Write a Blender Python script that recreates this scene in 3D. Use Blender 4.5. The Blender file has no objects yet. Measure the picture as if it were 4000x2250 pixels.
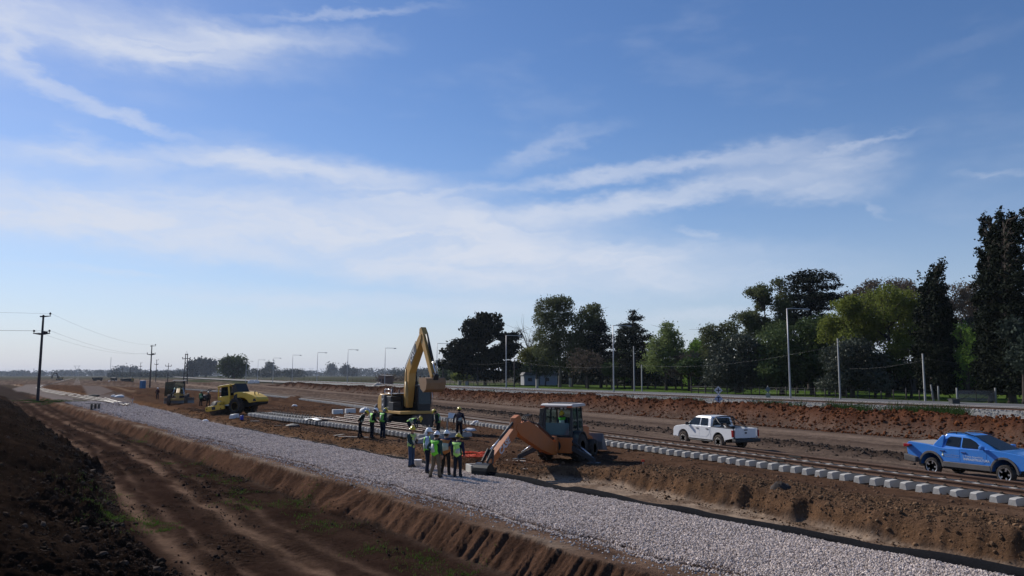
import bpy, bmesh, math, random
import numpy as np
from mathutils import Vector, Matrix, noise as mnoise

# ---------------------------------------------------------------- camera, sky, sun, exposure
SC = bpy.context.scene
COL = SC.collection
CZ = 4.05                      # eye height above the gravel bed (z = 0)
FPX = 3000.0                   # focal length in photograph pixels (4000 wide)
PITCH = math.atan(340.0 / FPX)
cam_d = bpy.data.cameras.new('camera')
cam_d.sensor_width = 36.0
cam_d.lens = 36.0 * FPX / 4000.0
cam_d.clip_start = 0.1
cam_d.clip_end = 20000.0
cam = bpy.data.objects.new('camera', cam_d)
COL.objects.link(cam)
cam.location = (0, 0, CZ)
cam.rotation_euler = (math.pi / 2 + PITCH, 0, 0)
SC.camera = cam

SUN_AZ = math.radians(-43.0)   # measured from +Y (forward) towards +X
SUN_EL = math.radians(35.0)
sun_d = bpy.data.lights.new('sun', 'SUN')
sun_d.energy = 5.0
sun_d.angle = math.radians(0.53)
sun_d.color = (1.0, 0.95, 0.88)
sun = bpy.data.objects.new('sun', sun_d)
COL.objects.link(sun)
sdir = Vector((math.sin(SUN_AZ) * math.cos(SUN_EL), math.cos(SUN_AZ) * math.cos(SUN_EL), math.sin(SUN_EL)))
sun.rotation_euler = sdir.to_track_quat('Z', 'Y').to_euler()
sun.location = (-40, 60, 80)

def px_dir(px, py):
    cx = (px - 2000.0) / FPX; cy = (1125.0 - py) / FPX
    return (cx, math.cos(PITCH) - math.sin(PITCH) * cy, math.sin(PITCH) + math.cos(PITCH) * cy)
def P(px, py, z=0.0):
    "ground point seen at a photograph pixel, on the level z"
    d = px_dir(px, py); t = (z - CZ) / d[2]
    return Vector((d[0] * t, d[1] * t, z))
def PD(px, py, depth):
    "point at a photograph pixel and a distance straight ahead"
    d = px_dir(px, py); t = depth / d[1]
    return Vector((d[0] * t, depth, CZ + d[2] * t))

W = bpy.data.worlds.new('World'); SC.world = W; W.use_nodes = True
def build_world():
    nt = W.node_tree; N = nt.nodes; L = nt.links
    N.clear()
    def nd(t, **k):
        n = N.new(t)
        for a, b in k.items(): setattr(n, a, b)
        return n
    def mth(op, a, b=None, c=None, clamp=False):
        n = nd('ShaderNodeMath', operation=op); n.use_clamp = clamp
        for i, v in enumerate((a, b, c)):
            if v is None: continue
            if hasattr(v, 'default_value'): L.new(v, n.inputs[i])
            else: n.inputs[i].default_value = v
        return n.outputs[0]
    out = nd('ShaderNodeOutputWorld'); bg = nd('ShaderNodeBackground')
    sky = nd('ShaderNodeTexSky', sky_type='NISHITA', sun_disc=False)
    sky.sun_elevation = SUN_EL; sky.sun_rotation = SUN_AZ
    sky.altitude = 20; sky.air_density = 1.0; sky.dust_density = 0.15; sky.ozone_density = 2.0
    tc = nd('ShaderNodeTexCoord')
    sep = nd('ShaderNodeSeparateXYZ'); L.new(tc.outputs['Generated'], sep.inputs[0])
    az = mth('ARCTAN2', sep.outputs[0], sep.outputs[1])
    el = mth('ARCSINE', sep.outputs[2])
    comb = nd('ShaderNodeCombineXYZ'); L.new(az, comb.inputs[0]); L.new(el, comb.inputs[1])
    # domain warp
    nz = nd('ShaderNodeTexNoise', noise_dimensions='2D'); nz.inputs['Scale'].default_value = 5.0
    nz.inputs['Detail'].default_value = 5.0; nz.inputs['Roughness'].default_value = 0.55
    mp = nd('ShaderNodeMapping'); mp.inputs['Scale'].default_value = (1.0, 3.0, 1); mp.inputs['Rotation'].default_value = (0, 0, .12)
    L.new(comb.outputs[0], mp.inputs[0]); L.new(mp.outputs[0], nz.inputs['Vector'])
    sub = nd('ShaderNodeVectorMath', operation='SUBTRACT'); L.new(nz.outputs['Color'], sub.inputs[0]); sub.inputs[1].default_value = (.5, .5, .5)
    mul = nd('ShaderNodeVectorMath', operation='MULTIPLY'); L.new(sub.outputs[0], mul.inputs[0]); mul.inputs[1].default_value = (.11, .03, 0)
    wp = nd('ShaderNodeVectorMath', operation='ADD'); L.new(comb.outputs[0], wp.inputs[0]); L.new(mul.outputs[0], wp.inputs[1])
    nb = nd('ShaderNodeTexNoise', noise_dimensions='2D'); nb.inputs['Scale'].default_value = 26.0; nb.inputs['Detail'].default_value = 5.0; nb.inputs['Roughness'].default_value = .6
    mpb = nd('ShaderNodeMapping'); mpb.inputs['Scale'].default_value = (1.0, 2.2, 1); mpb.inputs['Rotation'].default_value = (0, 0, -.5)
    L.new(comb.outputs[0], mpb.inputs[0]); L.new(mpb.outputs[0], nb.inputs['Vector'])
    sb = nd('ShaderNodeVectorMath', operation='SUBTRACT'); L.new(nb.outputs['Color'], sb.inputs[0]); sb.inputs[1].default_value = (.5, .5, .5)
    mb_ = nd('ShaderNodeVectorMath', operation='MULTIPLY'); L.new(sb.outputs[0], mb_.inputs[0]); mb_.inputs[1].default_value = (.05, .022, 0)
    wp2 = nd('ShaderNodeVectorMath', operation='ADD'); L.new(wp.outputs[0], wp2.inputs[0]); L.new(mb_.outputs[0], wp2.inputs[1]); wp = wp2
    # fibres
    mp2 = nd('ShaderNodeMapping'); mp2.inputs['Scale'].default_value = (2.6, 12.0, 1); mp2.inputs['Rotation'].default_value = (0, 0, .03)
    L.new(wp.outputs[0], mp2.inputs[0])
    fb = nd('ShaderNodeTexNoise', noise_dimensions='2D'); fb.inputs['Scale'].default_value = 2.2
    fb.inputs['Detail'].default_value = 7.0; fb.inputs['Roughness'].default_value = 0.55; fb.inputs['Distortion'].default_value = 0.5
    L.new(mp2.outputs[0], fb.inputs['Vector'])
    fibre = nd('ShaderNodeMapRange', interpolation_type='SMOOTHSTEP'); L.new(fb.outputs[0], fibre.inputs[0])
    fibre.inputs[1].default_value = .25; fibre.inputs[2].default_value = .70; fibre.inputs[3].default_value = .55; fibre.inputs[4].default_value = 1.08
    blobs = [  # px, py, half width, half height (photograph pixels), tilt (deg, + = down to the right), strength
        (350, 855, 1150, 105, 2, .95), (1450, 935, 900, 130, 6, .95), (2150, 1030, 800, 105, 3, .85),
        (1140, 655, 400, 36, 2, .8), (1480, 740, 520, 85, 9, .75), (1950, 880, 420, 60, -2, .6),
        (2480, 668, 520, 30, -6, .6), (2520, 775, 680, 36, -6, .65), (3080, 665, 330, 95, 2, .55), (3120, 740, 260, 40, 8, .35),
        (380, 110, 760, 120, 1, .75), (560, 190, 260, 60, 0, .6), (1010, 160, 400, 55, -6, .65), (1350, 50, 330, 18, -7, .3), (20, 180, 90, 120, 0, .7),
        (150, 305, 260, 38, 14, .8), (400, 398, 330, 26, 17, .5), (280, 610, 560, 52, -5, .55), (300, 560, 60, 60, 30, .35),
        (1500, 1190, 800, 36, 1, .5), (2650, 1235, 420, 26, 0, .35), (2690, 908, 85, 16, 12, .42), (3415, 822, 60, 20, 35, .26),
        (2120, 590, 230, 34, -18, .34), (3380, 556, 200, 13, -6, .3), (3950, 668, 140, 14, 3, .22), (3780, 180, 320, 30, -8, .06), (350, 1060, 260, 14, 2, .3)]
    total = None
    for (bx, by, hw, hh, tilt, st) in blobs:
        d = px_dir(bx, by); r = math.sqrt(sum(v * v for v in d))
        a0 = math.atan2(d[0], d[1]); e0 = math.asin(d[2] / r)
        d2 = px_dir(bx + 40, by); da = (math.atan2(d2[0], d2[1]) - a0) / 40
        d3 = px_dir(bx, by - 40); de = (math.asin(d3[2] / math.sqrt(sum(v * v for v in d3))) - e0) / 40
        m = nd('ShaderNodeMapping', vector_type='TEXTURE')
        m.inputs['Location'].default_value = (a0, e0, 0)
        m.inputs['Rotation'].default_value = (0, 0, -math.radians(tilt))
        m.inputs['Scale'].default_value = (hw * da, hh * de, 1)
        L.new(wp.outputs[0], m.inputs[0])
        ln = nd('ShaderNodeVectorMath', operation='LENGTH'); L.new(m.outputs[0], ln.inputs[0])
        mr = nd('ShaderNodeMapRange', interpolation_type='SMOOTHSTEP'); L.new(ln.outputs['Value'], mr.inputs[0])
        mr.inputs[1].default_value = 1.75; mr.inputs[2].default_value = .1; mr.inputs[3].default_value = 0; mr.inputs[4].default_value = st
        # screen blend
        v = mr.outputs[0]
        total = v if total is None else mth('SUBTRACT', mth('ADD', total, v), mth('MULTIPLY', total, v))
    # thin cirrus everywhere else in the sky
    gen = nd('ShaderNodeMapRange', interpolation_type='SMOOTHSTEP'); L.new(nz.outputs['Fac'], gen.inputs[0])
    gen.inputs[1].default_value = .5; gen.inputs[2].default_value = .8; gen.inputs[3].default_value = 0; gen.inputs[4].default_value = .22
    total = mth('ADD', total, mth('MULTIPLY', gen.outputs[0], .5), clamp=True)
    cl = mth('MULTIPLY', total, fibre.outputs[0], clamp=True)
    # colours: the sky's own light, whitened by ice cloud
    hs = nd('ShaderNodeHueSaturation'); hs.inputs['Saturation'].default_value = SKY_SAT; hs.inputs['Value'].default_value = 1.0
    tint = nd('ShaderNodeMixRGB'); tint.blend_type = 'MULTIPLY'; tint.inputs[0].default_value = 1.0; tint.inputs[2].default_value = SKY_TINT; L.new(sky.outputs[0], tint.inputs[1])
    L.new(tint.outputs[0], hs.inputs['Color'])
    # whitish haze low over the plain, the same all round
    hz = nd('ShaderNodeMapRange', interpolation_type='LINEAR'); L.new(el, hz.inputs[0])
    hz.inputs[1].default_value = -.02; hz.inputs[2].default_value = .38; hz.inputs[3].default_value = 1.0; hz.inputs[4].default_value = 0.0
    hzp = mth('POWER', hz.outputs[0], 2.6)
    hm = nd('ShaderNodeMixRGB'); hm.inputs[2].default_value = HAZE_RGB
    L.new(mth('MULTIPLY', hzp, .93), hm.inputs[0]); L.new(hs.outputs[0], hm.inputs[1])
    hs = hm
    cc = nd('ShaderNodeMixRGB'); cc.blend_type = 'MIX'; cc.inputs[2].default_value = CLOUD_RGB
    L.new(mth('MULTIPLY', cl, .93), cc.inputs[0]); L.new(hs.outputs[0], cc.inputs[1])
    L.new(cc.outputs[0], bg.inputs[0]); bg.inputs[1].default_value = SKY_STRENGTH
    L.new(bg.outputs[0], out.inputs[0])
SKY_STRENGTH = 0.10
SKY_SAT = 1.18
SKY_TINT = (.97, .935, 1.03, 1)
CLOUD_RGB = (6.9, 7.35, 8.4, 1)
HAZE_RGB = (4.5, 5.4, 7.2, 1)
build_world()
W.cycles.sampling_method = 'MANUAL'; W.cycles.sample_map_resolution = 512
SC.view_settings.view_transform = 'Standard'
SC.view_settings.look = 'None'
SC.view_settings.exposure = 0.0
SC.view_settings.gamma = 1.0
SC.render.engine = 'CYCLES'
SC.cycles.max_bounces = 5; SC.cycles.diffuse_bounces = 2; SC.cycles.glossy_bounces = 2
SC.cycles.transmission_bounces = 4; SC.cycles.transparent_max_bounces = 8; SC.cycles.volume_bounces = 0
SC.cycles.caustics_reflective = False; SC.cycles.caustics_refractive = False
SC.cycles.use_denoising = True
SC.cycles.use_fast_gi = False
rng = np.random.default_rng(7)
random.seed(7)
# ---------------------------------------------------------------- helpers
def empty(name, loc=(0, 0, 0), rz=0.0, label=None, cat=None, group=None):
    o = bpy.data.objects.new(name, None); COL.objects.link(o)
    o.location = loc; o.rotation_euler = (0, 0, rz); o.empty_display_size = .3
    tag(o, label, cat, group)
    return o
def tag(o, label=None, cat=None, group=None, kind=None):
    if label: o['label'] = label
    if cat: o['category'] = cat
    if group: o['group'] = group
    if kind: o['kind'] = kind
    return o
def obj(name, me, parent=None):
    o = bpy.data.objects.new(name, me); COL.objects.link(o)
    if parent is not None: o.parent = parent
    return o
def copy_tree(o, parent=None):
    c = o.copy(); COL.objects.link(c); c.parent = parent
    for ch in o.children: copy_tree(ch, c)
    return c
def fast_mesh(name, V, F, mats=(), smooth=True, midx=None):
    "V (n,3), F (m,k) index arrays of equal size polygons"
    me = bpy.data.meshes.new(name)
    V = np.asarray(V, np.float32); F = np.asarray(F, np.int32); k = F.shape[1]
    me.vertices.add(len(V)); me.vertices.foreach_set('co', V.ravel())
    me.loops.add(F.size); me.loops.foreach_set('vertex_index', F.ravel())
    me.polygons.add(len(F)); me.polygons.foreach_set('loop_start', np.arange(0, F.size, k, dtype=np.int32))
    if smooth: me.polygons.foreach_set('use_smooth', np.ones(len(F), bool))
    if midx is not None: me.polygons.foreach_set('material_index', np.asarray(midx, np.int32))
    for m in mats: me.materials.append(m)
    me.update(calc_edges=True); me.validate()
    return me

MATS = {}
def mat(name, col, rough=.7, metal=0.0, var=.18, vscale=6.0, bump=0.0, bscale=40.0, spec=.5, dirt=None, dirt_amt=0.0, alpha=None, trans=0.0, coat=0.0, spread=1.0):
    "procedural surface: a base colour broken up by noise, optional dust and fine relief"
    if name in MATS: return MATS[name]
    m = bpy.data.materials.new(name); m.use_nodes = True
    nt = m.node_tree; N = nt.nodes; L = nt.links
    b = N['Principled BSDF']
    b.inputs['Roughness'].default_value = rough; b.inputs['Metallic'].default_value = metal
    b.inputs['Specular IOR Level'].default_value = spec
    if coat: b.inputs['Coat Weight'].default_value = coat; b.inputs['Coat Roughness'].default_value = .08
    if trans: b.inputs['Transmission Weight'].default_value = trans
    tc = N.new('ShaderNodeTexCoord')
    nz = N.new('ShaderNodeTexNoise'); nz.inputs['Scale'].default_value = vscale; nz.inputs['Detail'].default_value = 6; nz.inputs['Roughness'].default_value = .6
    L.new(tc.outputs['Object'], nz.inputs['Vector'])
    mx = N.new('ShaderNodeMixRGB'); mx.blend_type = 'MIX'
    c = col[:3]
    mx.inputs[1].default_value = (*[max(0, v * (1 - var)) for v in c], 1)
    mx.inputs[2].default_value = (*[min(1, v * (1 + var)) for v in c], 1)
    L.new(nz.outputs[0], mx.inputs[0])
    last = mx.outputs[0]
    if dirt is not None:
        n2 = N.new('ShaderNodeTexNoise'); n2.inputs['Scale'].default_value = vscale * .6; n2.inputs['Detail'].default_value = 8; n2.inputs['Roughness'].default_value = .7
        L.new(tc.outputs['Object'], n2.inputs['Vector'])
        mr = N.new('ShaderNodeMapRange'); mr.inputs[1].default_value = .35; mr.inputs[2].default_value = .75; mr.inputs[3].default_value = 0; mr.inputs[4].default_value = dirt_amt
        L.new(n2.outputs[0], mr.inputs[0])
        m2 = N.new('ShaderNodeMixRGB'); m2.inputs[2].default_value = (*dirt, 1)
        L.new(mr.outputs[0], m2.inputs[0]); L.new(last, m2.inputs[1]); last = m2.outputs[0]
    L.new(last, b.inputs['Base Color'])
    if bump:
        n3 = N.new('ShaderNodeTexNoise'); n3.inputs['Scale'].default_value = bscale; n3.inputs['Detail'].default_value = 5
        L.new(tc.outputs['Object'], n3.inputs['Vector'])
        bp = N.new('ShaderNodeBump'); bp.inputs['Strength'].default_value = bump; bp.inputs['Distance'].default_value = .03
        L.new(n3.outputs[0], bp.inputs['Height']); L.new(bp.outputs[0], b.inputs['Normal'])
    if alpha is not None: b.inputs['Alpha'].default_value = alpha
    MATS[name] = m
    return m
def glass_mat(name, tint=(.5, .6, .65), see=.45, rough=.04):
    "window glass: part clear, part mirror-dark"
    if name in MATS: return MATS[name]
    m = bpy.data.materials.new(name); m.use_nodes = True
    nt = m.node_tree; N = nt.nodes; L = nt.links
    b = N['Principled BSDF']; b.inputs['Base Color'].default_value = (.02, .025, .03, 1); b.inputs['Roughness'].default_value = rough
    tr = N.new('ShaderNodeBsdfTransparent'); tr.inputs[0].default_value = (*tint, 1)
    mx = N.new('ShaderNodeMixShader'); mx.inputs[0].default_value = see
    L.new(b.outputs[0], mx.inputs[1]); L.new(tr.outputs[0], mx.inputs[2])
    L.new(mx.outputs[0], N['Material Output'].inputs[0])
    MATS[name] = m
    return m

def rotm(ax, ang): return Matrix.Rotation(ang, 4, ax)
class MB:
    "collects shapes, builds ONE mesh object"
    def __init__(s): s.v = []; s.f = []; s.sm = []
    def add(s, V, F, smooth=False, M=None):
        o = len(s.v)
        for p in V:
            p = Vector(p)
            if M is not None: p = M @ p
            s.v.append(tuple(p))
        for f in F: s.f.append([i + o for i in f]); s.sm.append(smooth)
        return s
    def box(s, c, d, M=None, taper=(1, 1), rot=None):
        x, y, z = d[0] / 2, d[1] / 2, d[2] / 2
        V = [(-x, -y, -z), (x, -y, -z), (x, y, -z), (-x, y, -z), (-x * taper[0], -y * taper[1], z), (x * taper[0], -y * taper[1], z), (x * taper[0], y * taper[1], z), (-x * taper[0], y * taper[1], z)]
        T = Matrix.Translation(c)
        if rot is not None: T = T @ rot
        if M is not None: T = M @ T
        return s.add(V, [(0, 3, 2, 1), (4, 5, 6, 7), (0, 1, 5, 4), (1, 2, 6, 5), (2, 3, 7, 6), (3, 0, 4, 7)], False, T)
    def prism(s, prof, y0, y1, M=None, smooth=False, inset=None):
        "profile in xz extruded from y0 to y1; prof counter-clockwise seen from -y"
        n = len(prof)
        V = [(p[0], y0, p[1]) for p in prof] + [(p[0], y1, p[1]) for p in prof]
        F = [tuple(range(n)), tuple(range(2 * n - 1, n - 1, -1))]
        F += [(i, i + n, (i + 1) % n + n, (i + 1) % n) for i in range(n)]
        return s.add(V, F, smooth, M)
    def loft(s, rings, close=True, caps=True, smooth=True, M=None):
        n = len(rings[0]); V = [p for r in rings for p in r]; F = []
        for k in range(len(rings) - 1):
            for i in range(n if close else n - 1):
                j = (i + 1) % n
                F.append((k * n + i, k * n + j, (k + 1) * n + j, (k + 1) * n + i))
        if caps and close:
            F.append(tuple(range(n - 1, -1, -1))); F.append(tuple(range((len(rings) - 1) * n, len(rings) * n)))
        return s.add(V, F, smooth, M)
    def tube(s, pts, r, n=8, M=None, smooth=True, caps=True):
        pts = [Vector(p) for p in pts]
        rs = r if isinstance(r, (list, tuple)) else [r] * len(pts)
        rings = []; up = None
        for i, p in enumerate(pts):
            t = (pts[min(i + 1, len(pts) - 1)] - pts[max(i - 1, 0)]).normalized()
            if up is None: up = Vector((0, 0, 1)) if abs(t.z) < .9 else Vector((1, 0, 0))
            a = t.cross(up).normalized(); b = a.cross(t).normalized(); up = b
            rings.append([p + (a * math.cos(2 * math.pi * k / n) + b * math.sin(2 * math.pi * k / n)) * rs[i] for k in range(n)])
        return s.loft(rings, True, caps, smooth, M)
    def cyl(s, c, r, h, axis='y', n=20, M=None, r2=None):
        "cylinder centred at c"
        d = {'x': Vector((1, 0, 0)), 'y': Vector((0, 1, 0)), 'z': Vector((0, 0, 1))}[axis] * (h / 2)
        c = Vector(c)
        return s.tube([c - d, c + d], [r, r2 if r2 is not None else r], n, M)
    def lathe(s, prof, axis='y', n=24, M=None, c=(0, 0, 0), caps=True):
        "prof: (r, t) pairs along the axis"
        rings = []
        for r, t in prof:
            ring = []
            for k in range(n):
                a = 2 * math.pi * k / n
                if axis == 'y': q = (c[0] + r * math.cos(a), c[1] + t, c[2] - r * math.sin(a))
                elif axis == 'z': q = (c[0] + r * math.cos(a), c[1] + r * math.sin(a), c[2] + t)
                else: q = (c[0] + t, c[1] + r * math.cos(a), c[2] + r * math.sin(a))
                ring.append(q)
            rings.append(ring)
        return s.loft(rings, True, caps, True, M)
    def ell(s, c, r, n=12, m=8, M=None, z0=-1.0):
        "ellipsoid; z0 > -1 cuts the bottom"
        rings = []
        a0 = math.asin(max(-1, z0)) if z0 > -1 else -math.pi / 2 * .97
        for j in range(m + 1):
            t = a0 + (math.pi / 2 * .97 - a0) * j / m
            rings.append([(c[0] + r[0] * math.cos(t) * math.cos(2 * math.pi * k / n), c[1] + r[1] * math.cos(t) * math.sin(2 * math.pi * k / n), c[2] + r[2] * math.sin(t)) for k in range(n)])
        return s.loft(rings, True, True, True, M)
    def bar(s, a, b, w, h, M=None, up=(0, 0, 1)):
        "rectangular bar from a to b, w across, h along up"
        a = Vector(a); b = Vector(b); t = (b - a).normalized(); u = Vector(up)
        if abs(t.dot(u)) > .98: u = Vector((1, 0, 0))
        sd = t.cross(u).normalized(); u2 = sd.cross(t).normalized()
        r = []
        for p in (a, b):
            r.append([p + sd * (w / 2 * i) + u2 * (h / 2 * j) for i, j in ((-1, -1), (1, -1), (1, 1), (-1, 1))])
        return s.loft(r, True, True, False, M)
    def build(s, name, m, parent=None, bevel=0.0, seg=2, auto=None):
        me = bpy.data.meshes.new(name); me.from_pydata(s.v, [], s.f)
        me.polygons.foreach_set('use_smooth', np.array(s.sm, bool))
        if isinstance(m, (list, tuple)):
            for q in m: me.materials.append(q)
        else: me.materials.append(m)
        me.update()
        bm = bmesh.new(); bm.from_mesh(me); bmesh.ops.recalc_face_normals(bm, faces=bm.faces); bm.to_mesh(me); bm.free()
        o = obj(name, me, parent)
        if bevel:
            bv = o.modifiers.new('bevel', 'BEVEL'); bv.width = bevel; bv.segments = seg; bv.limit_method = 'ANGLE'; bv.angle_limit = math.radians(35)
        return o
def text_part(name, s, size, m, parent, M, extrude=.002, align='CENTER', shear=0.0, bold=0.0):
    "lettering as flat mesh; M places the text plane (x right, y up)"
    cu = bpy.data.curves.new(name, 'FONT'); cu.body = s; cu.size = size; cu.extrude = extrude; cu.align_x = align; cu.align_y = 'CENTER'; cu.shear = shear; cu.offset = bold
    cu.resolution_u = 3
    t = bpy.data.objects.new(name + '_tmp', cu); COL.objects.link(t)
    dg = bpy.context.evaluated_depsgraph_get()
    me = bpy.data.meshes.new_from_object(t.evaluated_get(dg))
    bpy.data.objects.remove(t); bpy.data.curves.remove(cu)
    me.name = name; me.transform(M); me.materials.clear(); me.materials.append(m)
    return obj(name, me, parent)

# ---- vectorised value noise
def _hash(ix, iy, seed):
    h = (ix.astype(np.int64) * 374761393 + iy.astype(np.int64) * 668265263 + seed * 1442695041) & 0xffffffff
    h = ((h ^ (h >> 13)) * 1274126177) & 0xffffffff
    h = h ^ (h >> 16)
    return (h & 0xffffff) / float(0xffffff)
def vnoise(x, y, seed=0):
    x = np.asarray(x, float); y = np.asarray(y, float)
    ix = np.floor(x); iy = np.floor(y); fx = x - ix; fy = y - iy
    fx = fx * fx * fx * (fx * (fx * 6 - 15) + 10); fy = fy * fy * fy * (fy * (fy * 6 - 15) + 10)
    a = _hash(ix, iy, seed); b = _hash(ix + 1, iy, seed); c = _hash(ix, iy + 1, seed); d = _hash(ix + 1, iy + 1, seed)
    return (a * (1 - fx) + b * fx) * (1 - fy) + (c * (1 - fx) + d * fx) * fy - .5
def fbm(x, y, oct=4, seed=0, gain=.5, lac=2.03):
    s = 0; a = 1.0
    for o in range(oct):
        s = s + a * vnoise(x + o * 17.3, y - o * 9.1, seed + o); x = x * lac; y = y * lac; a *= gain
    return s
def sst(e0, e1, x):
    t = np.clip((x - e0) / (e1 - e0), 0, 1); return t * t * (3 - 2 * t)
def lerp(a, b, t): return a + (b - a) * t
# ---------------------------------------------------------------- the ground
AA = math.radians(-35.58)      # heading of the gravel bed and the cut (from +Y towards +X)
AT = math.radians(-25.806)     # heading of the new track, haul road, berm, old line and road
def toA(x, y): return x * math.sin(AA) + y * math.cos(AA), x * math.cos(AA) - y * math.sin(AA)
def toT(x, y): return x * math.sin(AT) + y * math.cos(AT), x * math.cos(AT) - y * math.sin(AT)
def frA(u, a): return u * math.sin(AA) + a * math.cos(AA), u * math.cos(AA) - a * math.sin(AA)
def frT(u, v): return u * math.sin(AT) + v * math.cos(AT), u * math.cos(AT) - v * math.sin(AT)
RZT = math.pi / 2 - AT         # z-rotation whose local +x points along the track, away from the camera
RZA = math.pi / 2 - AA
def track_v(u):                # sideways shift of the new track far away
    return np.where(np.asarray(u) > 90, -((np.asarray(u) - 90) / 56.0) ** 2 * 2.4, 0.0)
def polyline_dist(x, y, pts):
    d = np.full(np.shape(x), 1e9)
    for (ax, ay), (bx, by) in zip(pts[:-1], pts[1:]):
        dx, dy = bx - ax, by - ay; L2 = dx * dx + dy * dy
        t = np.clip(((x - ax) * dx + (y - ay) * dy) / L2, 0, 1)
        d = np.minimum(d, np.hypot(x - ax - t * dx, y - ay - t * dy))
    return d
# second gravel bed, far left; the first one swings round to the same heading
BED2 = [tuple(P(*q)[:2]) for q in ((440, 1572), (385, 1530), (335, 1492), (318, 1480), (306, 1472.5))]
BED1F = [tuple(P(*q)[:2]) for q in ((150, 1537), (105, 1517), (150, 1502), (215, 1488), (262, 1478.5), (290, 1472))]
PALE = [tuple(P(*q, .1)[:2]) for q in ((1300, 1570), (1000, 1528), (820, 1508), (700, 1498), (600, 1486), (480, 1478))]
PALE2 = [tuple(P(*q, .1)[:2]) for q in ((520, 1535), (460, 1515), (395, 1503))]
HEAPS = [  # px, py of the foot, radius m, height m : loose heaps of earth
    (600, 1538, 5.5, 1.5), (652, 1533, 4.0, 1.2), (560, 1532, 4, .9), (700, 1562, 3.2, 1.1), (790, 1500, 9, 1.9), (835, 1503, 7, 1.3),
    (965, 1535, 5, .7), (1075, 1567, 3.2, .5), (1160, 1565, 3.0, .5), (450, 1548, 4, .7), (300, 1550, 5, .6), (515, 1500, 12, 1.2), (455, 1496, 16, 1.3),
    (660, 1478, 20, 1.6), (470, 1583, 3, .35), (1300, 1612, 2.5, .35), (140, 1471, 60, 6.0), (215, 1472, 45, 4.0), (90, 1471.5, 50, 3.0), (330, 1470.5, 60, 3.5), (740, 1590, 2.2, .3), (1490, 1655, 1.6, .15)]
HEAPS = [(P(a, b, .1).x, P(a, b, .1).y, r, h) for a, b, r, h in HEAPS]
# the trench the backhoe stands over and the heap beside its bucket
TR0 = P(2010, 1862, 0)
def mound_foot(u):
    return np.interp(u, [0, 20, 26, 34, 42, 50, 110, 170, 300], [4.3, 4.3, 4.1, 5.0, 6.0, 6.2, 6.7, 7.3, 6.0])
def bank_foot(u):
    return np.interp(u, [4, 9.2, 13.7, 18, 21.7, 24.5, 27, 32, 60, 110, 200], [18.9, 19.2, 19.8, 20.3, 20.8, 20.7, 18.9, 18.0, 17.8, 19.9, 19.9])
def bank_w(u):
    return np.interp(u, [10, 20, 24, 27, 34], [.55, .5, .7, 1.6, 2.2])

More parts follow.
